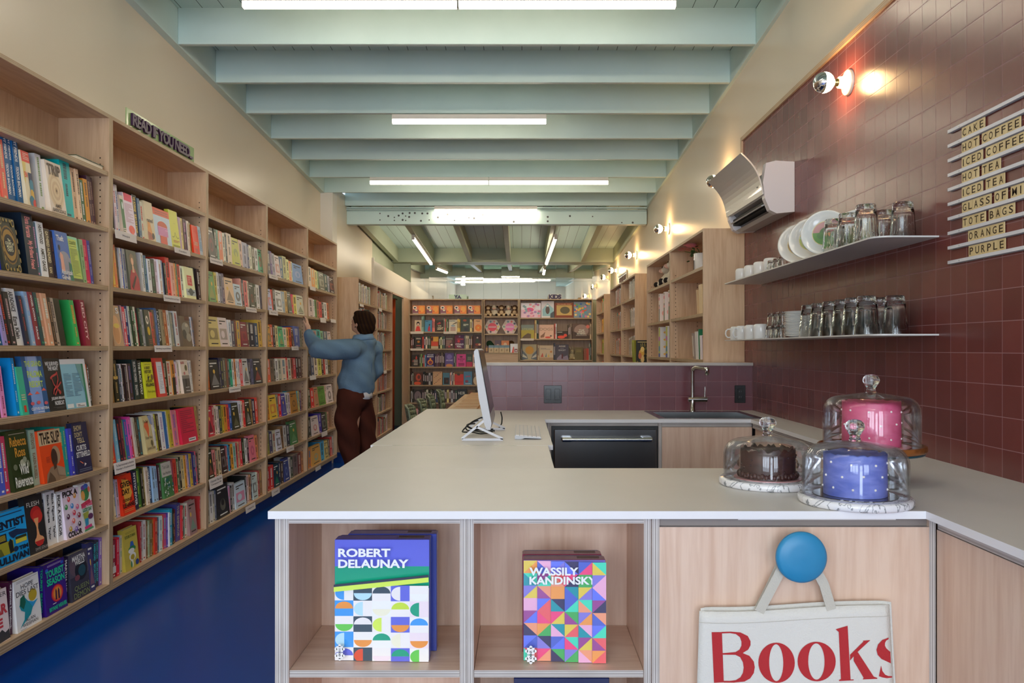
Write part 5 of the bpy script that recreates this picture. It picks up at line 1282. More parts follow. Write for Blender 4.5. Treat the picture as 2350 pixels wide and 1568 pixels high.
# white marble with grey veins
m_, nt_, b_ = new_mat('marble')
tc_ = N(nt_, 'ShaderNodeTexCoord'); n1 = N(nt_, 'ShaderNodeTexNoise'); n1.inputs['Scale'].default_value = 9; n1.inputs['Detail'].default_value = 6; n1.inputs['Distortion'].default_value = 2.5
L(nt_, tc_.outputs['Object'], n1.inputs['Vector'])
cr_n = N(nt_, 'ShaderNodeValToRGB'); e_ = cr_n.color_ramp.elements
e_[0].position = 0.47; e_[0].color = (*rgb((236, 234, 236)), 1); e_[1].position = 0.53; e_[1].color = (*rgb((236, 234, 236)), 1)
k_ = e_.new(0.5); k_.color = (*rgb((120, 124, 128)), 1)
L(nt_, n1.outputs['Fac'], cr_n.inputs[0]); L(nt_, cr_n.outputs[0], b_.inputs['Base Color']); b_.inputs['Roughness'].default_value = 0.12
def frosting(name, c1, c2, speck, rough=0.4):
    m, nt, b = new_mat(name)
    tc = N(nt, 'ShaderNodeTexCoord'); no = N(nt, 'ShaderNodeTexNoise'); no.inputs['Scale'].default_value = 14; no.inputs['Detail'].default_value = 4; no.inputs['Distortion'].default_value = 0.8
    vo = N(nt, 'ShaderNodeTexVoronoi'); vo.inputs['Scale'].default_value = 90
    mp = N(nt, 'ShaderNodeMapping'); mp.inputs['Scale'].default_value = (1, 1, 2.5)
    L(nt, tc.outputs['Object'], mp.inputs[0]); L(nt, mp.outputs[0], no.inputs['Vector']); L(nt, tc.outputs['Object'], vo.inputs['Vector'])
    cr = N(nt, 'ShaderNodeValToRGB'); cr.color_ramp.elements[0].position = .35; cr.color_ramp.elements[1].position = .65
    cr.color_ramp.elements[0].color = (*rgb(c1), 1); cr.color_ramp.elements[1].color = (*rgb(c2), 1); L(nt, no.outputs['Fac'], cr.inputs[0])
    wn = N(nt, 'ShaderNodeMath', operation='LESS_THAN'); wn.inputs[1].default_value = 0.10; L(nt, vo.outputs['Distance'], wn.inputs[0])
    wc = N(nt, 'ShaderNodeMath', operation='GREATER_THAN'); wc.inputs[1].default_value = 0.8
    sp = N(nt, 'ShaderNodeSeparateColor'); L(nt, vo.outputs['Color'], sp.inputs[0]); L(nt, sp.outputs[0], wc.inputs[0])
    mu = N(nt, 'ShaderNodeMath', operation='MULTIPLY'); L(nt, wn.outputs[0], mu.inputs[0]); L(nt, wc.outputs[0], mu.inputs[1])
    mx = N(nt, 'ShaderNodeMix', data_type='RGBA'); L(nt, mu.outputs[0], mx.inputs[0]); L(nt, cr.outputs[0], mx.inputs[6]); mx.inputs[7].default_value = (*rgb(speck), 1)
    L(nt, mx.outputs[2], b.inputs['Base Color']); b.inputs['Roughness'].default_value = rough
    bp = N(nt, 'ShaderNodeBump'); bp.inputs['Strength'].default_value = 0.3; bp.inputs['Distance'].default_value = 0.006; L(nt, no.outputs['Fac'], bp.inputs['Height']); L(nt, bp.outputs[0], b.inputs['Normal'])
frosting('frosting_pink', (214, 88, 128), (226, 104, 146), (150, 40, 80))
frosting('frosting_blue', (86, 104, 190), (122, 134, 212), (80, 92, 180))
frosting('frosting_choc', (56, 30, 24), (74, 40, 30), (40, 20, 16), 0.45)

def dome(c, r, h, label):
    t = thing('glass_dome', c, label, 'cake dome', 'glass domes over the cakes')
    pf = [(r * 1.0, 0.0), (r * 1.0, h * 0.55)]
    rc = min(0.045, h * 0.4)
    for i in range(1, 8):
        a = R(90 * i / 7); pf.append((r - rc + rc * math.cos(a), h - 0.012 - rc + rc * math.sin(a)))
    pf += [(r * 0.35, h - 0.004), (0.018, h)]
    G().lathe(pf, 64, c, 'fff').lathe([(a - 0.0035, b - (0.003 if b > h * .6 else 0)) for a, b in pf if a > 0.004], 64, c, 'fff').lathe([(r, 0), (r - 0.0035, 0)], 64, c).build('bell', 'glass_dome', t)
    k = [(0.016, h - 0.001), (0.0135, h + 0.006), (0.013, h + 0.014), (0.018, h + 0.022), (0.0235, h + 0.031), (0.0245, h + 0.039), (0.022, h + 0.047), (0.015, h + 0.053), (0.006, h + 0.0555), (0.0003, h + 0.056)]
    G().lathe(k, 28, c, 'fff', cap0=True).build('knob', 'glass', t)
    return t
def cake(c, r, h, mat, label, pearls=True, seed=0, jag=0.002):
    t = thing('cake', c, label, 'cake')
    rr = random.Random(seed)
    n = 60; top = [rr.uniform(-jag, jag * 1.6) for _ in range(n)]
    g = G()
    pf = [(r * 1.0, 0), (r * 1.005, h * 0.25), (r * 0.995, h * 0.6), (r, h - 0.004), (r * 0.99, h), (r * 0.94, h - 0.002), (r * 0.5, h - 0.004), (0.0005, h - 0.004)]
    g.lathe(pf, n, c)
    for k in (3, 4):
        for i in range(n):
            x, y, z = g.v[k * n + i]; g.v[k * n + i] = (x, y, z + top[i])
    g.build('frosting', mat, t)
    if pearls:
        for j in range(3):
            for i in range(9):
                a = 2 * math.pi * (i + 0.5 * (j % 2) + 0.1) / 9 + rr.uniform(-.05, .05)
                z = h * (0.2 + 0.3 * j) + rr.uniform(-.003, .003)
                G().ball((c[0] + (r + 0.0005) * math.cos(a), c[1] + (r + 0.0005) * math.sin(a), c[2] + z), 0.0033, 10, 7, 'f2ece6').build('pearl', 'gloss', t)
    return t
def round_base(c, r, label):
    o = G().lathe([(0.0005, 0), (r - 0.004, 0), (r, 0.004), (r, 0.016), (r - 0.004, 0.02), (0.0005, 0.02)], 64, c).build('cake_plate', 'marble')
    return tag(o, label, 'cake stand')
def cake_board(c, r, col, label, scallop=0, mat='satin'):
    o = G().lathe([(0.0005, 0), (r, 0), (r, 0.002), (0.0005, 0.002)], 96, c, col, smooth=False, rib=(lambda a, h: 0.025 * abs(math.sin(a * scallop / 2))) if scallop else None).build('cake_board', mat)
    return tag(o, label, 'cake board')
E = 0.0006
c1 = Vector((0.733, 2.381, CT + E)); c2 = Vector((0.875, 2.099, CT + E)); c3 = Vector((1.071, 2.45, CT + E))
up = lambda v, z: (v.x, v.y, v.z + z)
round_base(c1, 0.1415, 'round white marble base under the chocolate cake'); round_base(c2, 0.1423, 'round white marble base under the blue cake')
cake_board(up(c1, 0.0206), 0.098, 'e0a8a8', 'pink round board under the chocolate cake'); cake_board(up(c2, 0.0206), 0.103, '6a6a6e', 'scalloped dark silver board under the blue cake', 34, 'steel')
ch = cake(up(c1, 0.0232), 0.079, 0.083, 'frosting_choc', 'chocolate cake under the left glass dome', False, 1, 0.006)
rr = random.Random(4)
for i in range(46):                               # piped shells round the foot and rough crumbs on the side
    a = 2 * math.pi * i / 46
    G().ball((c1.x + 0.082 * math.cos(a), c1.y + 0.082 * math.sin(a), c1.z + 0.031 + 0.003 * (i % 2)), (0.0075, 0.0075, 0.008), 8, 6, '4a2820').build('piped_shell', 'satin', ch)
for i in range(26):
    a, z = rr.uniform(0, 6.28), rr.uniform(0.035, 0.1)
    G().ball((c1.x + 0.0795 * math.cos(a), c1.y + 0.0795 * math.sin(a), c1.z + z), 0.0032, 8, 6, '3a1e18').build('chocolate_bead', 'satin', ch)
cake(up(c2, 0.0232), 0.0785, 0.108, 'frosting_blue', 'periwinkle blue cake with white pearls under the front dome', True, 2)
# wooden topped pedestal with a teal foot
t = thing('cake_stand', c3, 'wooden topped pedestal on a dark teal foot carrying the pink cake', 'cake stand')
G().lathe([(0.001, 0.0), (0.078, 0), (0.08, 0.004), (0.075, 0.012), (0.05, 0.034), (0.034, 0.055), (0.03, 0.075), (0.036, 0.082), (0.13, 0.084), (0.15, 0.086), (0.151, 0.092), (0.001, 0.092)], 56, c3, '1f4450').build('foot', 'gloss', t, label='dark teal foot')
G().lathe([(0.001, 0.0925), (0.152, 0.0925), (0.1555, 0.096), (0.1555, 0.110), (0.151, 0.1125), (0.145, 0.1125), (0.143, 0.106), (0.001, 0.106)], 56, c3).build('plate', 'walnut', t, label='amber brown wooden plate with a raised rim')
cake_board(up(c3, 0.1066), 0.112, 'e4b4ac', 'pink round board under the pink cake')
cake(up(c3, 0.1092), 0.084, 0.134, 'frosting_pink', 'tall pink cake with white pearls on the wooden pedestal', True, 3)
dome(up(c1, 0.0204 + E), 0.1285, 0.125, 'glass dome with round knob covering the chocolate cake')
dome(up(c2, 0.0204 + E), 0.1315, 0.142, 'glass dome with round knob covering the blue cake')
dome(up(c3, 0.1064 + E), 0.1395, 0.163, 'tall glass dome covering the pink cake')

# ================================================================ computer, stand, keyboard
t = thing('computer', (-0.16, 3.76, CT + 0.03), 'silver all-in-one computer seen from its thin side', 'computer')
y0, y1 = 3.50, 3.99
sec = [(-0.137, 0.962), (-0.152, 0.962), (-0.163, 0.985), (-0.188, 1.10), (-0.205, 1.25), (-0.209, 1.305), (-0.2, 1.317), (-0.19, 1.313), (-0.132, 0.99)]
# sides taper: the back bulges behind a flat front
g = G(); g.prism([(x, y0, z) for x, z in sec], (0, y1 - y0, 0), 'c6c6cc', 0); g.build('housing', 'satin', t)
def scr(y, s):
    """point on the slanted front: s runs 0 (bottom) to 1 (top)"""
    return Vector((-0.132 - 0.058 * s + 0.0006, y, 0.99 + 0.323 * s))
g = G()
P = [scr(y0 + 0.006, 0.13), scr(y1 - 0.006, 0.13), scr(y1 - 0.006, 0.985), scr(y0 + 0.006, 0.985)]
g.prism(P, (0.0012, 0, 0.0002), '2a2627', 0); g.build('screen', 'gloss', t)
g = G(); P = [scr(y0 + 0.03, 0.2), scr(y1 - 0.03, 0.2), scr(y1 - 0.03, 0.93), scr(y0 + 0.03, 0.93)]
g.add([p + Vector((0.0022, 0, 0)) for p in P], [(0, 1, 2, 3)], '3c3638'); g.build('display', 'gloss', t)
def stand_side(y):
    t = thing('monitor_stand', (-0.17, y, CT), 'folding white metal stand frame, %s' % ('near the camera' if y < 3.6 else 'on the far side of the computer'), 'stand', 'folding metal frames under the computer')
    w = 0.005
    def bar(a, b, nm):
        a, b = Vector((a[0], y, a[1])), Vector((b[0], y, b[1])); d = (b - a).normalized(); n = Vector((-d.z, 0, d.x)) * w
        q = [a - n, b - n, b + n, a + n]
        G().prism([p + Vector((0, -0.008, 0)) for p in q], (0, 0.016, 0), 'd8d8de').build(nm, 'satin', t)
    zb = CT + 0.0056
    bar((-0.262, zb), (-0.082, zb), 'foot_bar'); bar((-0.262, zb + 0.004), (-0.162, zb + 0.085), 'upright_bar'); bar((-0.198, zb + 0.056), (-0.082, zb + 0.003), 'brace_bar')
    return t
stand_side(3.512); stand_side(3.975)
# black cables behind the computer
rr = random.Random(9)
for k, lab in enumerate(('thin black cable looping behind the computer stand', 'second black cable curling out behind the computer', 'thick bundle of black cable on the counter behind the computer', 'black cable running down in front of the screen edge')):
    if k < 3:
        pts = [(-0.185 - 0.02 * k, 3.70 + 0.06 * k, 1.0 - 0.02 * k), (-0.225 - 0.01 * k, 3.66 + 0.05 * k, 0.985 - 0.01 * k), (-0.26, 3.62 + 0.07 * k, 0.955), (-0.275 + 0.02 * k, 3.67 + 0.07 * k, 0.935), (-0.23 + 0.015 * k, 3.74 + 0.05 * k, 0.928), (-0.19, 3.70 + 0.09 * k, 0.923), (-0.15 + 0.01 * k, 3.78 + 0.05 * k, CT + 0.006)]
    else:
        pts = [(-0.105, 4.02, 1.0), (-0.098, 4.03, 0.97), (-0.1, 4.02, 0.94), (-0.115, 4.0, CT + 0.005), (-0.15, 3.96, CT + 0.005)]
    q = []
    for i in range(len(pts) - 1):
        for j in range(4):
            q.append(Vector(pts[i]).lerp(Vector(pts[i + 1]), j / 4))
    q.append(Vector(pts[-1]))
    q = [q[0]] + [(q[i - 1] + q[i] * 2 + q[i + 1]) / 4 for i in range(1, len(q) - 1)] + [q[-1]]
    o = G().tube(q, 0.0045 if k == 2 else 0.0032, 8, '16171a').build('cable', 'satin'); tag(o, lab, 'cable', 'black cables behind the computer')
# keyboard
t = thing('keyboard', (0.03, 3.83, CT), 'slim white keyboard lying lengthwise on the counter', 'keyboard')
kx0, kx1, ky0, ky1 = -0.03, 0.088, 3.56, 4.08
zk = lambda x: CT + 0.012 + 0.009 * (kx1 - x) / (kx1 - kx0)
g = G(); g.prism([(kx0, ky0, CT + 0.0008), (kx0 + 0.03, ky0, CT + 0.0008), (kx0 + 0.045, ky0, CT + 0.006), (kx1, ky0, CT + 0.0008 + 0.002), (kx1, ky0, zk(kx1) - 0.004), (kx0, ky0, zk(kx0) - 0.004)], (0, ky1 - ky0, 0), 'c4c6cc', 0); g.build('case', 'satin', t)
keys = G()
for r_ in range(6):
    xa = kx0 + 0.004 + r_ * (kx1 - kx0 - 0.006) / 6; xb = xa + (kx1 - kx0) / 6 - 0.004
    y = ky0 + 0.004
    while y < ky1 - 0.02:
        yy = min(y + (0.028 if not (r_ == 5 and 0.1 < y - ky0 < 0.2) else 0.1), ky1 - 0.004)
        P = [(xa, y, zk(xa)), (xb, y, zk(xb)), (xb, yy - 0.003, zk(xb)), (xa, yy - 0.003, zk(xa))]
        keys.add([(p[0], p[1], p[2] - 0.0042) for p in P] + P, [(4, 5, 6, 7), (0, 1, 5, 4), (1, 2, 6, 5), (2, 3, 7, 6), (3, 0, 4, 7)], 'e4dfdc')
        y = yy
keys.build('keys', 'matte', t, kind='stuff')

# ================================================================ puzzle boxes
def puzzle(x0, x1, y0, z0, h, th, base_col, top_col, words, art_items, label, group, count, words_box, show=True):
    t = thing('puzzle_box', ((x0 + x1) / 2, y0 + th / 2, z0), label, 'puzzle', group)
    G().bbox(x0, x1, y0, y0 + th * 0.72, z0, z0 + h, 0.0012, base_col).build('lid', 'lacquer', t)
    G().bbox(x0 + 0.002, x1 - 0.002, y0 + th * 0.724, y0 + th, z0 + 0.002, z0 + h - 0.002, 0.001, 'b8a48c').build('tray', 'satin', t)
    w = x1 - x0
    if show:
        pl = Plane((x0 + 0.0008, y0, z0 + 0.0008), (1, 0, 0), (0, 0, 1), w - 0.0016, h - 0.0016)
        g = G(); global GAIN
        art(g, pl, art_items)
        g.build('front_picture', 'lacquer', t)
        g = G()
        for s_, (xa, ya, xb, yb) in zip(words, words_box):
            lettering(g, s_, pl.p(xa, ya, 90), (1, 0, 0), (0, 0, 1), (xb - xa) * w, (yb - ya) * h, 'f4f6f8', 0.0, 0.035)
        g.build('title', 'satin', t)
        # little jigsaw piece with the piece count
        g = G(); cx, cz, u_ = (0.075 if count == '1000' else 0.09) * w + x0, z0 + (0.095 if count == '1000' else 0.09) * h, w * (0.035 if count == '1000' else 0.045)
        y_ = y0 - 0.0248 + 0.0005
        yy = pl.p(0, 0, 95).y
        for dz in (-1.0, 1.0):
            zc = cz + dz * u_
            g.add([(cx - u_, yy, zc - u_ * .9), (cx + u_, yy, zc - u_ * .9), (cx + u_, yy, zc + u_ * .9), (cx - u_, yy, zc + u_ * .9)], [(0, 1, 2, 3)], 'f2f2f2')
        for dx, dz in ((-1.15, 1), (1.15, 1), (-1.15, -1), (1.15, -1), (0, 2.05), (0, -2.05)):
            g.add([(cx + dx * u_ + .42 * u_ * math.cos(a * .628), yy, cz + dz * u_ + .42 * u_ * math.sin(a * .628)) for a in range(10)], [tuple(range(10))], 'f2f2f2')
        lettering(g, count, (cx + u_ * .3, yy - 0.0003, cz + u_ * 1.1), (0, 0, -1), (-1, 0, 0), u_ * 2.2, u_ * .6, '303040', 0, 0.02)
        bpy_o = g.build('piece_badge', 'satin', t)
    G().box(x0 + 0.006, x1 - 0.006, y0 + th * 0.74, y0 + th * 0.99, z0 + h - 0.0018, z0 + h - 0.0012, top_col).box(x0 + w * 0.66, x0 + w * 0.93, y0 + th * 0.3, y0 + th * 0.68, z0 + h + 0.0002, z0 + h + 0.0005, '5a4238').build('top_label', 'satin', t)
    return t
ZS = 0.505 + E
def rings(cx, cy, rx, ry, cols):
    n = len(cols)
    return [('c', cx, cy, rx * (1 - i / n), ry * (1 - i / n), c) for i, c in enumerate(cols)]
def arc(cx, cy, r0, r1, a0, a1, col, asp=1.28):
    n = 10; P = []
    for i in range(n + 1):
        a = R(a0 + (a1 - a0) * i / n); P.append((cx + r1 * math.cos(a), cy + r1 * math.sin(a) / asp))
    for i in range(n, -1, -1):
        a = R(a0 + (a1 - a0) * i / n); P.append((cx + r0 * math.cos(a), cy + r0 * math.sin(a) / asp))
    return ('p', [(min(1, max(0, x)), min(1, max(0, y))) for x, y in P], col)
rg_ = random.Random(21)
PA = ['5a60c4', '109070', 'c0d850', 'a8cce8', 'e8e4e0', 'c8482c', '5cb848', 'e0d8c0', '344450', 'd88838', 'e0ccd4', 'b4cc38', '3a8cd4', 'd8d4d4']
A1 = [('r', 0, 0, 1, 1, 'd8d4d4'), ('r', 0, .74, 1, 1, '5a60c4'), ('r', 0, .6, 1, .78, '109070')]
for i in range(5):                                   # plain abstract pattern: rows of half discs and slanted bars
    for j in range(5):
        x0, y0 = .2 * i, .13 * j - .02; c = PA[(i * 5 + j * 3 + (i * j) % 4) % 14]; d = PA[(i * 3 + j * 7 + 5) % 14]
        if j < 5:
            A1.append(('p', [(x0, max(0, y0)), (x0 + .2, max(0, y0)), (x0 + .2, min(1, y0 + .13)), (x0, min(1, y0 + .13))], d if (i + j) % 2 else 'dcd8d6'))
            n_ = 12; up_ = (i + j) % 3
            A1.append(('p', [(x0 + .1 + .095 * math.cos(math.pi * k / n_ + up_ * math.pi / 2), min(1, max(0, y0 + .062 + .058 * math.sin(math.pi * k / n_ + up_ * math.pi / 2)))) for k in range(n_ + 1)], c))
A1 += [('p', [(0, .58), (1, .66), (1, .7), (0, .62)], 'c0d850'), ('p', [(0, .62), (1, .7), (1, .72), (0, .64)], '2a3040')]
PB = ['d85c60', '7c74c4', '2a8a98', '6070d8', '48c8a8', 'e04878', 'e09070', 'd0b84c', '3c3858', '904888', '48a058', 'e0904c', 'd8a0c0', '5060b8']
A2 = [('r', 0, 0, 1, 1, '7c74c4')]
for i in range(6):                                   # plain abstract patchwork: triangles and waves
    for j in range(8):
        x0, y0, x1, y1 = i / 6, j / 8, (i + 1) / 6, (j + 1) / 8
        c, d = PB[(i * 5 + j * 3) % 14], PB[(i * 2 + j * 9 + 4) % 14]
        A2.append(('r', x0, y0, x1, y1, c)); A2.append(('p', [(x0, y0), (x1, y0), (x1, y1)] if (i + j) % 2 else [(x0, y0), (x1, y0), (x0, y1)], d))
puzzle(-0.4665, -0.2285, 2.150, ZS, 0.315, 0.055, '3a48a4', '4a4c9c', [], [], 'large puzzle box standing behind the big one in the left cubby', 'large puzzle boxes', '1000', [], False)
puzzle(-0.4875, -0.2403, 2.085, ZS, 0.3155, 0.058, '4450b4', '5456a4', ['ROBERT', 'DELAUNAY'], A1, 'large green and white puzzle box at the front of the left cubby', 'large puzzle boxes', '1000', [(.055, .875, .6, .945), (.055, .785, .79, .855)])
puzzle(0.002, 0.214, 2.142, ZS, 0.2625, 0.05, '8a3a50', '8c84a0', [], [], 'smaller puzzle box standing behind the front one in the right cubby', 'small puzzle boxes', '500', [], False)
puzzle(0.0045, 0.2188, 2.085, ZS, 0.2625, 0.052, '7a3a60', '8c84a0', ['WASSILY', 'KANDINSKY'], A2, 'smaller patchwork puzzle box at the front of the right cubby', 'small puzzle boxes', '500', [(.07, .87, .66, .95), (.07, .78, .88, .86)])
t = thing('puzzle_box', (0.1, 2.1, 0.125 + E), 'navy box whose top shows on the lower right cubby shelf', 'puzzle')
G().bbox(-0.02, 0.226, 2.06, 2.11, 0.125 + E, 0.47, 0.0012, '1a2050').build('lid', 'lacquer', t)
G().bbox(-0.018, 0.224, 2.1105, 2.13, 0.127 + E, 0.468, 0.001, '2a3268').build('tray', 'satin', t)

# ================================================================ round hook and tote bag
kc = (0.685, 2.0195, 0.808)
t = thing('coat_hook', kc, 'large round blue wall hook on the cabinet door', 'hook')
G().lathe([(0.016, 0.0), (0.014, 0.004), (0.013, 0.05), (0.02, 0.055)], 24, kc, '2a80ae', axis=(0, -1, 0), cap0=True).build('stem', 'satin', t)
G().lathe([(0.0005, 0.05), (0.05, 0.05), (0.059, 0.053), (0.0628, 0.059), (0.0615, 0.066), (0.055, 0.071), (0.03, 0.0745), (0.0005, 0.0755)], 56, kc, '2b86b4', axis=(0, -1, 0)).build('disc', 'satin', t)
t = thing('tote_bag', (0.68, 1.985, 0.3), 'cream canvas tote bag with red Books lettering on the blue hook', 'bag')
# bag body: two canvas layers, slightly wavy
def bag_pt(a, b, k):
    """a across 0..1, b down 0..1, k 0 front 1 back"""
    xl, xr = 0.441 - 0.012 * b, 0.913 + 0.022 * b
    zt = 0.668 + 0.015 * a - 0.003 * math.sin(a * 6)
    y = 1.985 + (0.012 if k else -0.004) - (0.008 * math.sin(math.pi * a) * (0.3 + b) if not k else 0) - 0.0015 * math.sin(9 * a + 5 * b)
    edge = min(a, 1 - a)
    if edge < 0.04:
        y += (0.004 if not k else -0.012) * (1 - edge / 0.04)
    return (xl + (xr - xl) * a, y, zt - 0.375 * b)
nx, ny = 30, 16
for k, nm in ((0, 'front_panel'), (1, 'back_panel')):
    g = G(); P = [bag_pt(i / nx, j / ny, k) for j in range(ny + 1) for i in range(nx + 1)]
    if k:
        P = [(p[0] + 0.004, p[1], p[2] + 0.006) for p in P]
    g.add(P, [(j * (nx + 1) + i, (j + 1) * (nx + 1) + i, (j + 1) * (nx + 1) + i + 1, j * (nx + 1) + i + 1) for j in range(ny) for i in range(nx)], 'dedad2', 0, True)
    o = g.build(nm, 'cloth', t); md = o.modifiers.new('thickness', 'SOLIDIFY'); md.thickness = 0.0012
g = G()
for i in range(nx):
    a0, a1 = i / nx, (i + 1) / nx
    for b_ in (0.075,):
        p, q = Vector(bag_pt(a0, b_, 0)), Vector(bag_pt(a1, b_, 0)); o_ = Vector((0, -0.0014, 0)); w_ = Vector((0, 0, 0.0007))
        g.add([p + o_ - w_, q + o_ - w_, q + o_ + w_, p + o_ + w_], [(0, 1, 2, 3)], 'c4beb2')
g.build('hem_seam', 'cloth', t)
def strap(pts, nm):
    g = G(); w = 0.012; P = []
    for i, p in enumerate(pts):
        p = Vector(p); d = (Vector(pts[min(i + 1, len(pts) - 1)]) - Vector(pts[max(i - 1, 0)])).normalized()
        n = d.cross(Vector((0, 1, 0))).normalized() * w
        P += [p - n + Vector((0, -.001, 0)), p + n + Vector((0, -.001, 0)), p + n + Vector((0, .001, 0)), p - n + Vector((0, .001, 0))]
    m = len(pts)
    g.add(P, [(i * 4 + k, i * 4 + (k + 1) % 4, i * 4 + 4 + (k + 1) % 4, i * 4 + 4 + k) for i in range(m - 1) for k in range(4)], 'c9c3b6', 0)
    g.build(nm, 'cloth', t)
y_f, y_b = 1.979, 1.999
arcp = [(kc[0] + 0.0215 * math.cos(a), kc[2] + 0.0215 * math.sin(a)) for a in [R(165 - 15 * i) for i in range(11)]]
for y, dx, nm in ((y_f, 0, 'front_handle'), (y_b, 0.005, 'back_handle')):
    strap([(0.588 + dx, y, 0.667), (0.612 + dx, y - .002, 0.715)] + [(a[0] , min(y, 2.0) - .001, a[1]) for a in arcp] + [(0.748 + dx, y - .002, 0.735), (0.767 + dx, y, 0.673)], nm)
# Didone letters B o o k s drawn as outlines (unit box heights relative to the capital)
def ell(cx, cy, rx, ry, n=30, a0=0, a1=360):
    return [(cx + rx * math.cos(R(a0 + (a1 - a0) * i / n)), cy + ry * math.sin(R(a0 + (a1 - a0) * i / n))) for i in range(n + (a1 - a0 < 360))]
def ring(g, out, inn, f):
    n = len(out)
    g.add([f(*p) for p in out] + [f(*p) for p in inn], [(i, (i + 1) % n, (i + 1) % n + n, i + n) for i in range(n)], 'b8363a')
def fill(g, pts, f):
    me_v = [f(*p) for p in pts]
    g.add(me_v, [tuple(range(len(pts)))], 'b8363a')
def bagf(x, y):
    """letter space: pixels of the photograph crop (1343 wide over 500 px, origin 1590, 1340) -> bag surface"""
    u, v = 1590 + x * 500 / 1343, 1340 + y * 500 / 1343
    p = px(u, v, 1.982)
    a = (p.x - 0.436) / 0.482; b = (0.675 - p.z) / 0.375
    y_ = bag_pt(min(1, max(0, a)), min(1, max(0, b)), 0)[1] - 0.0016
    return (p.x, y_, p.z)
def lobes(pts_o, pts_i):
    g = G(); n = len(pts_o)
    g.add([bagf(*p) for p in pts_o] + [bagf(*p) for p in pts_i], [(i, i + 1, i + 1 + n, i + n) for i in range(n - 1)], 'b8363a')
    return g
LG = []
g = G(); fill(g, [(113, 295), (176, 294), (188, 604), (128, 607)], bagf)
up_o = [(176, 293), (230, 291), (290, 296), (335, 318), (352, 350), (352, 375), (338, 402), (305, 422)]; up_i = [(176, 302), (225, 300), (262, 306), (286, 325), (296, 352), (296, 378), (284, 402), (258, 418)]
n = 8; g.add([bagf(*p) for p in up_o + up_i], [(i, i + 1, i + 9, i + 8) for i in range(7)], 'b8363a')
fill(g, [(178, 424), (258, 417), (305, 422), (310, 428), (258, 434), (182, 433)], bagf)
lo_o = [(305, 424), (345, 440), (372, 475), (378, 510), (372, 545), (350, 578), (315, 598), (250, 605), (188, 605)]; lo_i = [(255, 432), (288, 448), (305, 480), (310, 512), (305, 545), (290, 572), (262, 590), (225, 595), (188, 595)]
g.add([bagf(*p) for p in lo_o + lo_i], [(i, i + 1, i + 10, i + 9) for i in range(8)], 'b8363a'); LG.append(g)
for cx, rx_, cy, ry_, ix in ((511, 111, 481, 122, 43), (756, 117, 472, 120, 50)):
    g = G(); ring(g, ell(cx, cy, rx_, ry_, 40), ell(cx - 2, cy, ix, ry_ - 10, 40), bagf); LG.append(g)
g = G(); fill(g, [(874, 276), (948, 254), (966, 585), (988, 585), (988, 590), (892, 590), (905, 580)][:3] + [(985, 584), (985, 590), (893, 592), (893, 586), (905, 580), (893, 292)], bagf)
fill(g, [(962, 432), (1046, 352), (1042, 347), (1090, 344), (1078, 354), (1004, 420), (962, 468)], bagf); fill(g, [(985, 424), (1008, 412), (1112, 570), (1134, 578), (1134, 584), (1042, 586), (1048, 576), (985, 470)], bagf); LG.append(g)
g = G()
s_o = [(1208, 333), (1165, 344), (1138, 372), (1128, 405), (1136, 436), (1160, 462), (1224, 494)]; s_i = [(1206, 343), (1190, 350), (1182, 364), (1182, 380), (1190, 396), (1205, 410), (1220, 422)]
g.add([bagf(*p) for p in s_o + s_i], [(i, i + 1, i + 8, i + 7) for i in range(6)], 'b8363a')
fill(g, [(1158, 502), (1166, 536), (1184, 560), (1206, 570), (1232, 573), (1232, 582), (1196, 583), (1166, 576), (1144, 568)], bagf); LG.append(g)
for g, nm in zip(LG, 'Books'):
    g.f = [f[::-1] if True else f for f in g.f]
    g.build('letter', 'cloth', t)

# ================================================================ glass-and-cup shelves on the tiles
def tile_shelf(z, label):
    g = G(); y0, y1, x0 = 2.892, 5.04, 1.277
    rc = 0.06; P = [(TX, y1, z), (1.29, y1, z), (x0, y1 - 0.01, z), (x0, y0 + rc, z)] + [(x0 + rc - rc * math.cos(a), y0 + rc - rc * math.sin(a), z) for a in [R(15 * i) for i in range(1, 6)]] + [(x0 + rc, y0, z), (TX, y0, z)]
    g.prism(P, (0, 0, -0.006), 'd2d0ce'); o = g.build('wall_shelf', 'satin'); tag(o, label, 'shelf', 'thin metal shelves on the tiles')
    return o
ZU, ZD = 1.728, 1.372
tile_shelf(ZU, 'upper thin pale metal shelf with plates and glasses on the tiles'); tile_shelf(ZD, 'lower thin pale metal shelf with the plate stack on the tiles')
def mug(loc, label, group, hang=None):
    t = thing('mug', loc, label, 'mug', group)
    r, h = 0.041, 0.083
    G().lathe([(0.0005, 0.003), (0.030, 0.003), (r - 0.003, 0.006), (r - 0.0035, h - 0.004)] [::-1] + [], 8, (0, 0, -99)) if False else None
    pf = [(r * 0.92, 0.0), (r, 0.004), (r, h * 0.72), (r * 0.97, h * 0.87), (r * 0.86, h * 0.965), (r * 0.72, h), (0.0005, h)]      # standing upside down
    G().lathe(pf, 36, loc, 'e8e8e8').lathe([(r * 0.92, 0), (r * 0.85, 0.003), (r * 0.85, h * 0.8), (0.0005, h * 0.86)], 36, loc, 'dcdcdc').build('body', 'porcelain', t)
    pts = [(loc[0], loc[1] + 0.0, loc[2])]
    hp = [(loc[0] + math.cos(R(hang)) * d, loc[1] + math.sin(R(hang)) * d, loc[2] + z) for d, z in ((r - .003, .016), (r + .014, .014), (r + .025, .024), (r + .029, .04), (r + .025, .056), (r + .014, .066), (r - .003, .066))]
    G().tube(hp, 0.0042, 8, 'e6e6e6').build('handle', 'porcelain', t)
    return t
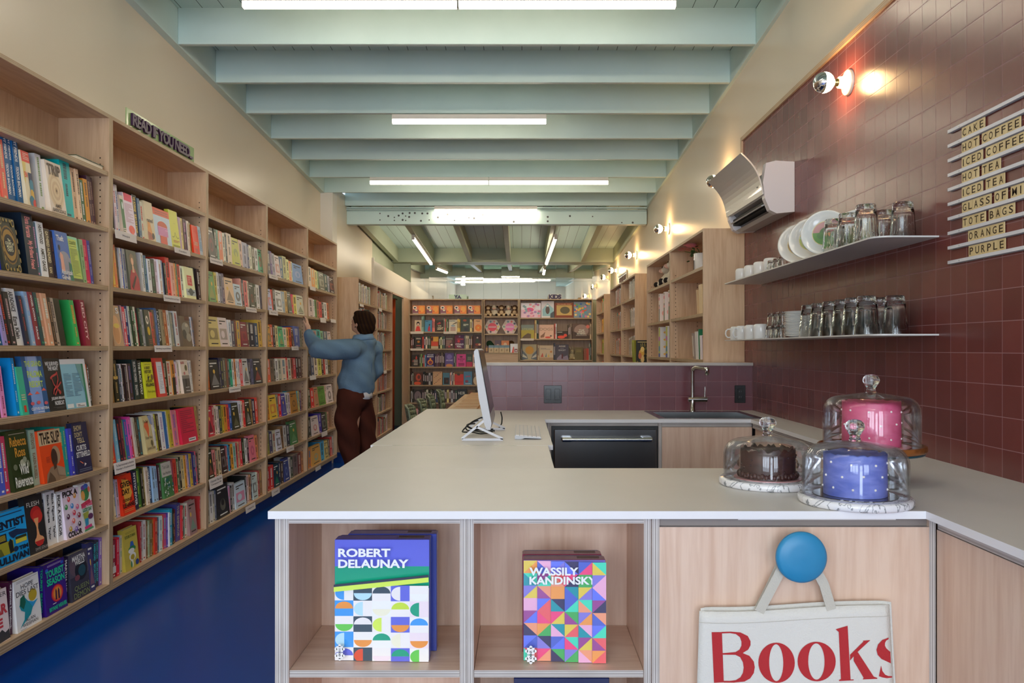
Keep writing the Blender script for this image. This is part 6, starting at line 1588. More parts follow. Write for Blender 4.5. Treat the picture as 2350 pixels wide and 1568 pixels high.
for i, y in enumerate((4.93, 4.74, 4.55, 4.36)):
    w_ = ('farthest', 'second farthest', 'third', 'nearest')[i]
    mug((1.36, y, ZU + E), '%s of the four white mugs on the upper shelf' % w_, 'white mugs on the upper shelf', 60)
for i, y in enumerate((5.0, 4.83, 4.64, 4.46)):
    w_ = ('farthest', 'second farthest', 'third', 'nearest')[i]
    mug((1.335 if i else 1.345, y, ZD + E), '%s of the four white mugs in front on the lower shelf' % w_, 'white mugs on the lower shelf', (180, 200, 60, 60)[i])
mug((1.43, 4.44, ZD + E), 'white mug half hidden behind the nearest mug, lower shelf', 'white mugs on the lower shelf', 60)
def tumbler(loc, h, rb, rt, label, group, ribs=18, mat='glass', foot=0.22):
    """glass standing on its rim: wide heavy foot at the top is narrower"""
    o = None
    rib = lambda a, z: 0.02 * math.cos(a * ribs) if h * foot < z < h * 0.86 else 0.0
    pf = [(rb, 0), (rb * 0.985, h * foot), (rb * 0.955, h * (foot + 0.02)), (rb + (rt - rb) * 0.6, h * 0.6), (rt, h * 0.9), (rt * 0.97, h * 0.97), (rt * 0.9, h), (0.0005, h)]
    t_ = 0.0035
    pi = [(rb - t_ * .4, 0), (rb - t_, h * foot), (rb * 0.955 - t_, h * (foot + 0.02)), (rb + (rt - rb) * 0.6 - t_, h * 0.6), (rt - t_, h * 0.84), (rt * 0.7, h * 0.87), (0.0005, h * 0.87)]
    g = G(); g.lathe(pf, 72, loc, rib=rib); g.lathe(pi, 72, loc); n_ = len(g.f) // 2
    k = len(pf) - 1
    g.f[k * 72:] = [f[::-1] for f in g.f[k * 72:]]
    g.lathe([(rb - t_ * .4, 0), (rb, 0)], 72, loc)
    o = g.build('drinking_glass', mat); return tag(o, label, 'glass', group)
GU, GD = 'ribbed glasses upside down on the upper shelf', 'tall glasses upside down on the lower shelf'
for x, y, lab in ((1.322, 3.07, 'second nearest ribbed glass on the upper shelf, at its front edge'), (1.44, 3.02, 'nearest ribbed glass at the right end of the upper shelf'), (1.335, 3.27, 'third ribbed glass from the right end of the upper shelf, front row'), (1.335, 3.42, 'ribbed glass closest to the decorated plates, upper shelf'), (1.45, 3.2, 'ribbed glass in the back row between the two nearest, upper shelf')):
    tumbler((x, y, ZU + E), 0.142, 0.046, 0.037, lab, GU)
spots = [(1.325, 3.07), (1.325, 3.19), (1.33, 3.31), (1.33, 3.44), (1.33, 3.57), (1.335, 3.71), (1.425, 3.05), (1.425, 3.17), (1.43, 3.3), (1.43, 3.43), (1.43, 3.57), (1.435, 3.7)]
for i, (x, y) in enumerate(spots):
    w_ = ('nearest', 'second', 'third', 'fourth', 'fifth', 'sixth')[i % 6]
    tumbler((x, y, ZD + E), 0.148, 0.046, 0.035, '%s tall glass from the right in the %s row, lower shelf' % (w_, 'front' if i < 6 else 'back'), GD, 10, foot=0.25)
for i, (x, y) in enumerate(((1.335, 4.27), (1.335, 4.18), (1.335, 4.09))):
    tumbler((x, y, ZU + E), 0.06, 0.027, 0.02, '%s of three small glasses beside the upper shelf mugs' % ('farthest', 'middle', 'nearest')[i], 'small glasses on the upper shelf', 10)
for k in range(2):
    for i in range(3):
        tumbler((1.33 + 0.008 * k, 4.27 - 0.085 * i, ZD + E + k * 0.068), 0.067, 0.028, 0.023, '%s small glass in the %s tier beside the plate stack' % (('farthest', 'middle', 'nearest')[i], ('bottom', 'top')[k]), 'small stacked glasses on the lower shelf', 10)
# plate stack
for i in range(17):
    z = ZD + E + 0.0072 * i
    pf = [(0.0005, 0.0015), (0.048, 0.0015), (0.05, 0.0), (0.056, 0.0), (0.06, 0.003), (0.088, 0.0105), (0.0895, 0.0125), (0.087, 0.0128), (0.06, 0.0055), (0.0005, 0.0045)]
    r_ = random.Random(i)
    o = G().lathe(pf, 44, (1.385 + r_.uniform(-.0025, .0025), 3.935 + r_.uniform(-.003, .003), z), 'e6e6e4').build('plate', 'porcelain')
    tag(o, 'white plate, %s in the stack on the lower shelf' % (('bottom one' if i == 0 else 'top one' if i == 16 else ordn(i + 1) + ' from the bottom')), 'plate', 'stacked white plates on the lower shelf')
# decorated plates leaning on edge
def deco(x, y, r, tilt, yaw, cols, label):
    t = thing('plate', (x, y, ZU + E), label, 'plate', 'decorated plates on the upper shelf')
    ax = Vector((math.sin(R(yaw)) * -1, -math.cos(R(yaw)), math.tan(R(tilt)))).normalized()
    c = Vector((x, y, ZU + E + r * math.sqrt(ax.x ** 2 + ax.y ** 2) + 0.014 * abs(ax.z)))
    pf = [(0.0005, -0.004), (r * 0.55, -0.004), (r * 0.62, -0.001), (r * 0.97, 0.011), (r, 0.0125), (r * 0.965, 0.0135), (r * 0.62, 0.0035), (r * 0.56, 0.0), (0.0005, 0.0)]
    G().lathe(pf, 56, c, 'dfe0dc', axis=ax).build('body', 'porcelain', t)
    q = Vector((0, 0, 1)).rotation_difference(ax); g = G(); rp = r * 0.52
    rx = Vector((0, 0, 1)).cross(ax).normalized(); uy = ax.cross(rx)
    def disc(cx, cy, a, b, col, k):
        g.add([c + rx * (cx + a * math.cos(.2618 * i)) * rp + uy * (cy + b * math.sin(.2618 * i)) * rp + ax * (0.0004 + 0.0002 * k) for i in range(24)], [tuple(range(24))], col)
    disc(0, 0, 1.06, 1.06, 'd8c890', 0); disc(0, 0, 1, 1, cols[0], 1)
    rr = random.Random(int(y * 100))
    def half(col, h_, k):
        P = [(math.cos(a), math.sin(a)) for a in [math.pi + math.asin(-h_) if False else 0]]
        a0 = math.asin(h_); pts = [math.pi - a0 + (math.pi + 2 * a0) * i / 20 for i in range(21)]
        g.add([c + rx * math.cos(a) * rp + uy * math.sin(a) * rp + ax * (0.0004 + 0.0002 * k) for a in pts], [tuple(range(21))], col)
    half(cols[1], 0.05, 2)
    disc(0.05, 0.05, 0.5, 0.45, cols[2], 3); disc(-0.3, -0.2, 0.35, 0.3, cols[3], 4); disc(0.1, 0.0, 0.2, 0.2, cols[4], 5); disc(0.3, -0.5, 0.3, 0.16, cols[1], 6)
    g.build('picture', 'gloss', t)
deco(1.352, 3.90, 0.099, 12, 34, ['b89a70', '9a7a4c', 'c8a860', '7a5a38', 'd8c080'], 'farthest decorated plate on the upper shelf, brown and gold picture')
deco(1.352, 3.735, 0.101, 12, 34, ['8fb8ac', '8a9a3c', 'a8a848', '5a8a6a', '6a4a30'], 'middle decorated plate on the upper shelf, blue and green picture')
deco(1.352, 3.56, 0.104, 12, 34, ['c08a90', '4a8a3c', '2a6a34', '3a7a3c', 'd8803c'], 'nearest decorated plate on the upper shelf, pink sky and green tree')
for x, y, r, lab in ((1.445, 3.80, 0.088, 'plate leaning behind the farthest decorated plate'), (1.448, 3.63, 0.092, 'plate leaning behind the middle decorated plate'), (1.448, 3.45, 0.096, 'plate leaning behind the nearest decorated plate, by the glasses')):
    deco(x, y, r, 12, 34, ['b0a890', '6a7a3c', '4a6a34', '7a8a4c', 'b08a5c'], lab)

# ================================================================ menu board: rails and letter tiles
RY0 = 2.813
rz = [2.081 - 0.0511 * i for i in range(10)]
rails = []
for i, z in enumerate(rz):
    t = thing('menu_rail', (TX - 0.006, 1.9, z), ('top white metal rail of the menu board on the tiles' if i == 0 else 'bottom white metal rail of the menu board on the tiles' if i == 9 else 'white metal menu rail, %s from the top, on the tiles' % ordn(i + 1)), 'rail', 'white rails of the menu board')
    G().box(TX - 0.0115, TX - 0.0008, 1.0, RY0, z - 0.0055, z + 0.0055, 'dcdade').build('channel', 'satin', t)
    G().box(TX - 0.006, TX - 0.0008, 1.0, RY0 - 0.01, z - 0.008, z - 0.0058, '8a888c').build('lip', 'satin', t)
    for yy in (2.74, 2.2, 1.6):
        G().lathe([(0.002, 0), (0.0001, 0.0006)], 8, (TX - 0.0115, yy, z), '9a989c', axis=(-1, 0, 0)).build('screw', 'steel', t)
wood('letter_wood', 'Z', (206, 180, 128), (226, 202, 150), 0.5)
ROWS_T = ['CAKE', 'HOT COFFEE', 'ICED COFFEE', 'HOT TEA', 'ICED TEA', 'GLASS OF MI', 'TOTE BAGS', 'ORANGE', 'PURPLE']
ST = [2.7326] * 5 + [2.731, 2.728, 2.694, 2.690]
for i, s in enumerate(ROWS_T):
    y = ST[i]; z0, z1 = rz[i + 1] + 0.0062, rz[i] - 0.0086
    wi = 0; words_ = s.split(' '); li = 0
    for ch in s:
        if ch == ' ':
            y -= 0.0178; wi += 1; li = 0; continue
        li += 1
        w = 0.0215 if ch == 'I' else 0.039 if ch == 'M' else 0.0338
        t = thing('letter_tile', (TX - 0.004, y - w / 2, z0), 'pale wooden tile, letter %s, %s in %s on the menu board' % (ch, ordn(li), words_[wi] + (' of the %s row' % ordn(i + 1) if s != words_[wi] else '')), 'letter tile', 'wooden letter tiles on the menu board')
        o = G().box(TX - 0.006, TX - 0.003, y - w + 0.0003, y - 0.0003, z0, z1, 'fff').build('tile', 'letter_wood', t)
        g = G(); hh = (z1 - z0) * 0.66; lw = w * (0.25 if ch == 'I' else 0.62)
        lettering(g, ch, (TX - 0.0064, y - (w - lw) / 2, z0 + (z1 - z0) * 0.16), (0, -1, 0), (0, 0, 1), lw, hh, '3a2818', 0, 0.01, keep=False)
        g.build('letter', 'matte', t)
        y -= w

# ================================================================ air conditioner
t = thing('air_conditioner', (1.43, 4.78, 2.08), 'white wall air conditioner with its front panel swung open', 'air conditioner')
ya, yb = 4.42, 5.22
side = [(TX, 2.352), (1.405, 2.358), (1.352, 2.345), (1.335, 2.24), (1.345, 2.15), (1.372, 2.085), (1.41, 2.066), (TX, 2.075)]
side = [(1.509 if x == TX else x, z) for x, z in side]
g = G(); g.prism([(x, ya, z) for x, z in side], (0, 0.05, 0), 'd8d2d4'); g.build('end_cover', 'satin', t)
g = G(); g.prism([(x, yb - 0.05, z) for x, z in side], (0, 0.05, 0), 'd8d2d4'); g.build('end_cover', 'satin', t)
inn = [(1.509, 2.33), (1.42, 2.335), (1.385, 2.32), (1.37, 2.24), (1.365, 2.19), (1.40, 2.15), (1.42, 2.10), (1.509, 2.10)]
g = G(); g.prism([(x, ya + 0.051, z) for x, z in inn], (0, yb - ya - 0.102, 0), '6c6a68'); g.build('coil_housing', 'satin', t)
g = G(); g.prism([(x, ya + 0.051, z) for x, z in [(1.341, 2.2), (1.336, 2.178), (1.352, 2.168), (1.366, 2.186), (1.36, 2.2)]], (0, yb - ya - 0.102, 0), 'c4beb8'); g.build('lower_bar', 'satin', t)
g = G(); g.prism([(x, ya + 0.051, z) for x, z in [(1.385, 2.08), (1.41, 2.067), (1.508, 2.076), (1.508, 2.099), (1.421, 2.099)]], (0, yb - ya - 0.102, 0), 'b8b4b0'); g.build('underside', 'satin', t)
g = G(); g.box(1.366, 1.41, ya + 0.06, yb - 0.06, 2.108, 2.148, '0a0a0a'); g.build('air_outlet', 'matte', t)
g = G(); g.prism([(x, ya + 0.07, z) for x, z in [(1.345, 2.122), (1.35, 2.116), (1.392, 2.136), (1.389, 2.143)]], (0, yb - ya - 0.14, 0), 'b8b6b2'); g.build('louver', 'satin', t)
# swung front panel, slightly bowed, hinged near the lower bar
P = []
n = 10; top_, bot_ = Vector((1.213, 0, 2.402)), Vector((1.335, 0, 2.172))
d = (bot_ - top_); nrm = Vector((-d.z, 0, d.x)).normalized()
if nrm.x > 0: nrm = -nrm
for i in range(n + 1):
    s_ = i / n
    p = top_ + d * s_ - nrm * 0.028 * math.sin(math.pi * s_) 
    P.append(p)
g = G(); prof = [(p.x, p.z) for p in P] + [(p.x - nrm.x * 0.008, p.z - nrm.z * 0.008) for p in reversed(P)]
V = [(x, ya + 0.012, z) for x, z in prof] + [(x, yb - 0.012, z) for x, z in prof]; k = len(prof); m = n + 1
fs = [(i, i + 1, k + i + 1, k + i) for i in range(n)] + [(i, i + 1, k + i + 1, k + i) for i in range(m, k - 1)] + [(n, m, k + m, k + n), (k - 1, 0, k, 2 * k - 1)]
fs += [(i, k - 1 - i, k - 2 - i, i + 1) for i in range(n)] + [(k + i, k + i + 1, 2 * k - 2 - i, 2 * k - 1 - i) for i in range(n)]
g.add(V, fs, 'd6d0c6', 0, False); g.build('front_panel', 'lacquer', t)
g = G(); pm = top_ + d * 0.82 - nrm * 0.028 * math.sin(math.pi * 0.82) + nrm * 0.001
ux = Vector((-d.x, 0, -d.z)).normalized()
for k_, (q0, q1) in enumerate(((0, .007), (.009, .016), (.018, .025))):
    b0 = Vector((pm.x, 4.505 - q0, pm.z)); g.add([b0, b0 + ux * .008, b0 + ux * .008 + Vector((0, q0 - q1, 0)), b0 + Vector((0, q0 - q1, 0))], [(0, 1, 2, 3)], '6a6866')
g.build('logo', 'satin', t)
# ================================================================ the person reaching to the shelf
V = Vector
t = thing('person', (-1.60, 7.7, 0), 'person in a denim jacket and brown trousers reaching up to the books', 'person')
fdir = V((-math.cos(R(24)), math.sin(R(24)), 0)); ldir = V((-math.sin(R(24)), -math.cos(R(24)), 0))      # facing, left side
hc = V((-1.535, 7.70, 1.565))                       # head centre
look = (fdir + V((0, 0, 0.38))).normalized(); hup = (V((0, 0, 1)) - fdir * 0.38).normalized(); hl = ldir
def H(a, b, c):
    """head space: forward, left, up"""
    return hc + look * a + hl * b + hup * c
SKIN = (206, 160, 136)
hrot = Matrix((look, hl, hup)).transposed()
wrist = V((-2.000, 7.49, 1.492))
hd = (V((-2.024, 7.53, 1.62)) - wrist).normalized()                         # direction of the hand
hn = V((-0.94, 0.1, 0.12)); hn = (hn - hd * hn.dot(hd)).normalized()         # palm faces the shelf
hs = hd.cross(hn).normalized()
def HP(a, b, c):
    return wrist + hd * a + hs * b + hn * c
body = [('b', hc, (0.094, 0.074, 0.104), hrot), ('b', H(0.03, 0, -0.05), (0.066, 0.056, 0.066), hrot), ('b', H(0.058, 0, -0.085), (0.030, 0.034, 0.026), hrot),
        ('c', H(-0.03, 0, -0.09), 0.052, V((-1.515, 7.715, 1.40)), 0.058), ('c', H(0.09, 0, 0.005), 0.012, H(0.108, 0, -0.027), 0.015), ('b', H(0.093, 0, -0.056), (0.013, 0.024, 0.009), hrot), ('b', H(0.085, 0.032, 0.02), (0.012, 0.02, 0.012), hrot),
        ('b', H(-0.005, 0.078, -0.012), (0.02, 0.011, 0.031), hrot), ('b', H(-0.005, -0.078, -0.012), (0.02, 0.011, 0.031), hrot),
        ('c', V((-1.54, 7.71, 1.30)), 0.10, V((-1.60, 7.70, 0.95)), 0.11),
        ('c', V((-1.60, 7.53, 1.335)), 0.05, V((-1.872, 7.33, 1.315)), 0.04), ('c', V((-1.872, 7.33, 1.315)), 0.038, wrist, 0.026),
        ('c', V((-1.45, 7.86, 1.33)), 0.048, V((-1.435, 7.93, 1.08)), 0.04), ('c', V((-1.435, 7.93, 1.08)), 0.036, V((-1.56, 7.97, 0.93)), 0.027), ('b', V((-1.585, 7.965, 0.90)), (0.035, 0.025, 0.045)),
        # hand: palm, four fingers bent at the knuckles onto the shelf edge, thumb from the side of the palm
        ('c', wrist, 0.026, HP(0.03, 0, 0.0), 0.027), ('b', HP(0.052, 0, 0.002), (0.040, 0.037, 0.015), Matrix((hd, hs, hn)).transposed())]
for b_, l_, c_ in ((0.029, 0.055, 0.014), (0.010, 0.062, 0.018), (-0.010, 0.057, 0.020), (-0.028, 0.044, 0.016)):
    k0, k1, k2 = HP(0.085, b_, 0), HP(0.085 + l_ * 0.55, b_ * 1.05, c_ * 0.35), HP(0.085 + l_ * 0.85, b_ * 1.06, c_ * 1.25)
    body += [('c', k0, 0.0085, k1, 0.0078), ('c', k1, 0.0078, k2, 0.0068)]
body += [('c', HP(0.022, 0.03, 0.004), 0.011, HP(0.055, 0.054, 0.012), 0.0095), ('c', HP(0.055, 0.054, 0.012), 0.009, HP(0.082, 0.058, 0.022), 0.0075)]
# bare ankles
for x, y in ((-1.60, 7.62), (-1.49, 7.84)):
    body += [('c', V((-1.60, 7.70 + (y - 7.7) * .6, 0.92)), 0.09, V((x - .02, y, 0.48)), 0.055), ('c', V((x - .02, y, 0.48)), 0.052, V((x, y, 0.08)), 0.035)]
organic(body, 'body', 'skin', SKIN, t, voxel=0.0075, smooth=4)
# face details
for sgn in (1, -1):
    G().ball(H(0.088, 0.03 * sgn, 0.018), (0.008, 0.011, 0.008), 12, 8, 'f0ece6', rot=hrot).build('eye', 'gloss', t)
    G().ball(H(0.0945, 0.03 * sgn, 0.018), (0.003, 0.005, 0.005), 10, 8, '3a2a20', rot=hrot).build('iris', 'gloss', t)
    g = G(); g.tube([H(0.097, 0.014 * sgn, 0.037), H(0.094, 0.03 * sgn, 0.041), H(0.085, 0.044 * sgn, 0.037)], 0.003, 6, '2e2018'); g.build('eyebrow', 'matte', t)
g = G(); g.ball(H(0.1, 0, -0.055), (0.0065, 0.02, 0.0045), 12, 8, (176, 104, 96), rot=hrot); g.build('lips', 'skin', t)
gl_ = thing('glasses', H(0.1, 0, 0.018), 'clear round glasses worn by the person', 'glasses')
for sgn in (1, -1):
    c = H(0.106, 0.032 * sgn, 0.014)
    G().tube([c + hl * (0.023 * math.cos(a)) + hup * (0.02 * math.sin(a)) - look * (0.006 * abs(math.cos(a)) if sgn * math.cos(a) > 0 else 0) for a in [2 * math.pi * i / 20 for i in range(21)]], 0.0014, 6, 'd8d4cc', caps=False).build('rim', 'gloss', gl_)
    G().tube([H(0.098, 0.055 * sgn, 0.018), H(0.05, 0.074 * sgn, 0.016), H(0.0, 0.079 * sgn, 0.012)], 0.0014, 6, 'd8d4cc').build('temple', 'gloss', gl_)
G().tube([H(0.109, 0.01, 0.016), H(0.111, 0, 0.018), H(0.109, -0.01, 0.016)], 0.0013, 6, 'd8d4cc').build('bridge', 'gloss', gl_)
e_ = G().ball(H(0.002, 0.086, -0.046), (0.006, 0.005, 0.008), 10, 8, '302a2c', rot=hrot).build('earring', 'gloss'); tag(e_, 'dark earring on the person\'s left ear', 'earring')
rg = G().lathe([(0.0088, -0.0015), (0.0098, 0), (0.0088, 0.0015)], 14, HP(0.1, 0.0105, 0.001), 'e0e0e4', axis=hd).build('ring', 'chrome'); tag(rg, 'thin silver ring on the reaching hand', 'ring')
# bowl-cut hair: rounded at the back, fringe over the forehead, open over the face and ear
hair = [('b', H(-0.022, 0, 0.03), (0.112, 0.098, 0.100), hrot), ('b', H(-0.055, 0, -0.02), (0.088, 0.096, 0.085), hrot), ('b', H(0.05, 0, 0.066), (0.058, 0.074, 0.038), hrot), ('b', H(0.03, 0.064, 0.03), (0.045, 0.024, 0.034), hrot), ('b', H(0.03, -0.064, 0.03), (0.045, 0.024, 0.034), hrot), ('b', H(-0.075, 0, -0.065), (0.055, 0.084, 0.048), hrot)]
def streak(p):
    return (46 + 10 * math.sin(p.x * 190 + p.z * 60), 30 + 7 * math.sin(p.x * 190 + p.z * 60), 20)
organic(hair, 'hair', 'plush', streak, t, voxel=0.008, smooth=5)
# denim jacket: blouson body, raised arm, hanging arm, collar
J = (116, 146, 174)
wob = lambda p: V((p.x + 0.006 * math.sin(p.z * 38 + p.y * 25) * math.sin(p.y * 30 + p.x * 12), p.y + 0.006 * math.sin(p.z * 30 + p.x * 26), p.z))
jac = [('c', V((-1.525, 7.70, 1.345)), 0.115, V((-1.575, 7.71, 1.14)), 0.155), ('c', V((-1.575, 7.71, 1.14)), 0.16, V((-1.592, 7.71, 0.985)), 0.182), ('c', V((-1.60, 7.71, 0.985)), 0.178, V((-1.60, 7.71, 0.955)), 0.165),
       ('c', V((-1.59, 7.545, 1.325)), 0.088, V((-1.44, 7.855, 1.315)), 0.084), ('b', V((-1.52, 7.72, 1.38)), (0.12, 0.11, 0.07)),
       ('c', V((-1.60, 7.53, 1.315)), 0.098, V((-1.75, 7.42, 1.305)), 0.098), ('c', V((-1.75, 7.42, 1.305)), 0.098, V((-1.868, 7.335, 1.312)), 0.088), ('c', V((-1.868, 7.335, 1.312)), 0.084, V((-1.955, 7.42, 1.405)), 0.062), ('c', V((-1.955, 7.42, 1.405)), 0.062, V((-1.987, 7.465, 1.458)), 0.044),
       ('c', V((-1.45, 7.86, 1.30)), 0.082, V((-1.448, 7.92, 1.10)), 0.078), ('c', V((-1.448, 7.92, 1.10)), 0.076, V((-1.53, 7.96, 0.98)), 0.058)]
def denim(p):
    k = 0.93 + 0.07 * math.sin(p.z * 31 + p.x * 17) * math.sin(p.y * 23 + p.z * 11)
    return (J[0] * k, J[1] * k, J[2] * k)
jo = organic(jac, 'jacket', 'denim', denim, t, voxel=0.011, smooth=6, post=wob)
# collar, hem band, cuffs, seams
cc = V((-1.528, 7.705, 1.418))
g = G()
pts = [cc + fdir * (0.082 * math.cos(a)) + ldir * (0.076 * math.sin(a)) + V((0, 0, 0.012 * math.cos(a) * -1)) for a in [R(25 + 310 * i / 24) for i in range(25)]]
P = []
for p in pts:
    o_ = (p - cc); o_.z = 0; o_.normalize()
    P += [p + V((0, 0, 0.032)), p + o_ * 0.012 + V((0, 0, 0.034)), p + o_ * 0.034 + V((0, 0, -0.022)), p + o_ * 0.026 + V((0, 0, -0.026))]
g.add(P, [(i * 4 + k, i * 4 + (k + 1) % 4, i * 4 + 4 + (k + 1) % 4, i * 4 + 4 + k) for i in range(24) for k in range(4)] + [(3, 2, 1, 0), (96, 97, 98, 99)], (124, 154, 184), 0, True)
g.build('collar', 'denim', jo)
g = G(); n = 40
hem = lambda a, z, r: V((-1.60, 7.71, z)) + fdir * (r * math.cos(a)) + ldir * (r * 0.97 * math.sin(a))
for z0_, z1_, r0_, r1_ in ((0.915, 0.955, 0.158, 0.166),):
    P = []
    for i in range(n):
        a = 2 * math.pi * i / n; tilt = 0.018 * math.cos(a); q_ = 1 + 0.018 * (i % 2)
        P += [hem(a, z0_ + tilt, r0_ * q_), hem(a, z1_ + tilt, r1_ * q_), hem(a, z1_ + tilt, r1_ - .02), hem(a, z0_ + tilt, r0_ - .012)]
    g.add(P, [(i * 4 + k, ((i + 1) % n) * 4 + k, ((i + 1) % n) * 4 + (k + 1) % 4, i * 4 + (k + 1) % 4) for i in range(n) for k in range(4)], (106, 134, 162), 0, True)
g.build('hem_band', 'denim', jo)
ax = (V((-1.995, 7.48, 1.48)) - V((-1.965, 7.435, 1.425))).normalized()
G().lathe([(0.050, -0.03), (0.047, 0.0), (0.043, 0.022), (0.036, 0.024), (0.034, 0.0)], 24, V((-1.975, 7.450, 1.440)), (104, 132, 160), axis=ax).build('cuff', 'denim', jo)
def seam(pts, nm):
    g = G(); g.tube(pts, 0.0028, 5, (92, 120, 150)); g.build(nm, 'denim', jo)
bk = lambda z, side: V((-1.575 - 0.02 * (1.2 - z), 7.71, z)) - fdir * (0.158 if z < 1.25 else 0.158 - (z - 1.25) * 0.35) * (1.06 if z < 1.1 else 1.0) + ldir * side
seam([bk(z, 0.0) for z in (1.36, 1.28, 1.2, 1.1, 1.02, 0.97)], 'back_seam')
seam([V((-1.575, 7.50, 1.41)), V((-1.62, 7.475, 1.37)), V((-1.63, 7.455, 1.31)), V((-1.62, 7.46, 1.25)), V((-1.60, 7.48, 1.215))], 'shoulder_seam')
# white shirt tail below the hem
g = G(); n = 22; P = []
for i in range(n + 1):
    a = R(100 + 140 * i / n); dz = 0.085 * math.sin(math.pi * i / n) ** 0.8
    P += [hem(a, 0.95, 0.148), hem(a, 0.92 - dz * .5, 0.160 + 0.004 * math.sin(i * 1.4)), hem(a, 0.918 - dz, 0.162 + 0.006 * math.sin(i * 1.7))]
g.add(P, [(i * 3 + k, i * 3 + k + 1, i * 3 + 4 + k, i * 3 + 3 + k) for i in range(n) for k in range(2)], (224, 222, 226), 0, True)
o = g.build('shirt_tail', 'cloth', t); md = o.modifiers.new('thickness', 'SOLIDIFY'); md.thickness = 0.003
# brown barrel-leg trousers
TR = (86, 44, 34)
fold = lambda p: V((p.x + 0.007 * math.sin(p.z * 24 + p.y * 40) * (1 if p.z < 0.8 else .3), p.y + 0.006 * math.sin(p.z * 29 + p.x * 33), p.z))
tro = [('c', V((-1.61, 7.70, 0.95)), 0.150, V((-1.612, 7.70, 0.86)), 0.168), ('c', V((-1.64, 7.63, 0.84)), 0.122, V((-1.665, 7.60, 0.62)), 0.112), ('c', V((-1.665, 7.60, 0.62)), 0.112, V((-1.635, 7.61, 0.38)), 0.098), ('c', V((-1.635, 7.61, 0.38)), 0.098, V((-1.60, 7.62, 0.12)), 0.070),
       ('c', V((-1.57, 7.77, 0.84)), 0.12, V((-1.535, 7.82, 0.62)), 0.104), ('c', V((-1.535, 7.82, 0.62)), 0.104, V((-1.508, 7.83, 0.38)), 0.092), ('c', V((-1.508, 7.83, 0.38)), 0.092, V((-1.49, 7.84, 0.12)), 0.068)]
def brown(p):
    k = 0.92 + 0.1 * math.sin(p.z * 22 + p.x * 19) * math.sin(p.y * 17)
    return (TR[0] * k, TR[1] * k, TR[2] * k)
organic(tro, 'trousers', 'cloth', brown, t, voxel=0.011, smooth=6, post=fold)
for x, y, sd in ((-1.60, 7.62, 'left'), (-1.49, 7.84, 'right')):
    organic([('b', V((x, y, 0.045)) + fdir * 0.0, (0.048, 0.048, 0.045)), ('c', V((x, y, 0.038)) - fdir * 0.04, 0.036, V((x, y, 0.034)) + fdir * 0.13, 0.032), ('b', V((x, y, 0.034)) + fdir * 0.13, (0.055, 0.05, 0.032))], 'shoe', 'satin', '26201e', t, voxel=0.009, smooth=3)
# ================================================================ what stands on the back and right bookcases
YB0 = YBK + 0.012
def fo(u0, u1, v0, v1, col, label, items=None, group='face-out books on the back wall', cat='book', name='picture_book', th=0.02, zs=None, dy=0.0, lean=0.10):
    """face-out book on a back shelf from its pixel box; zs is the shelf it stands on"""
    Y = YB0 + 0.03 + dy
    a, b = px(u0, v1, Y), px(u1, v0, Y)
    z0 = zs + 0.0008 if zs else a.z
    h = b.z - z0
    sh = (0, lean)
    t = G()
    t.box(a.x, b.x, Y, Y + 0.002, z0, z0 + h, bright(col), sh=(*sh, z0)); t.box(a.x, b.x, Y + th - 0.002, Y + th, z0, z0 + h, bright(col), sh=(*sh, z0)); t.box(a.x, a.x + 0.002, Y + 0.002, Y + th - 0.002, z0, z0 + h, bright(col), sh=(*sh, z0))
    t.box(a.x + 0.002, b.x - 0.003, Y + 0.002, Y + th - 0.002, z0 + 0.001, z0 + h - 0.003, PAGE, sh=(*sh, z0))
    o = t.build(name, 'cover'); tag(o, label, cat, group)
    pl = Plane((a.x, Y, z0), (1, 0, 0), Vector((0, lean, 1)), b.x - a.x, h)
    g = G()
    if items is None:
        generic_cover(g, pl, col, '8a6a4a', random.Random(int(u0 * 7 + v0)))
    else:
        art(g, pl, items)
    g.build('cover_print', 'cover', o)
    return o
W1 = 'wide back bookcase'
Z1 = [1.894, 1.595, 1.3135, 1.012, 0.709, 0.415, 0.156]
two = [('r', 0, 0, .48, .5, '7a4a58'), ('c', .18, .74, .16, .2, 'e8d8c8'), ('c', .18, .74, .09, .11, '4a3038'), ('c', .3, .42, .1, .1, 'ecd8b8'), ('r', .48, 0, 1, 1, 'd88038'), ('c', .74, .55, .2, .34, 'e09848'), ('c', .42, .62, .1, .12, 'd8785c'), ('l', .04, .02, .46, .12, 1, 'e8d8c0'), ('c', .6, .3, .06, .1, 'c8603c')]
for i in range(5):
    fo(947 + 31.8 * i, 975 + 31.8 * i, 701.5, 720, 'd0784c', '%s of five identical orange and plum boxed cards, top shelf, %s' % (('leftmost', 'second', 'third', 'fourth', 'rightmost')[i], W1), two, 'identical boxed cards on the top back shelf', 'boxed cards', 'boxed_card', 0.05, Z1[0], 0.0, 0.0)
r2, r3, r4, r5, r6 = Z1[1:6]
SM = lambda c: [('c', .5, .45, .3, .24, c)]
fo(951.5, 967, 735, 760, 'cbb598', 'small picture book of a girl in a red dress, second shelf, ' + W1, [('c', .5, .7, .24, .18, '302020'), ('c', .5, .64, .14, .1, 'e8b8a0'), ('p', [(.1, .05), (.9, .05), (.7, .48), (.3, .48)], 'c83c34')], zs=r2)
fo(975, 991, 735, 760, '4a86a8', 'blue book with a red figure, second shelf, ' + W1, [('l', .1, .84, .9, .95, 1, '203848'), ('p', [(.4, .05), (.8, .05), (.75, .4), (.6, .56), (.45, .3)], 'b0283c'), ('c', .66, .6, .1, .07, '402028')], zs=r2)
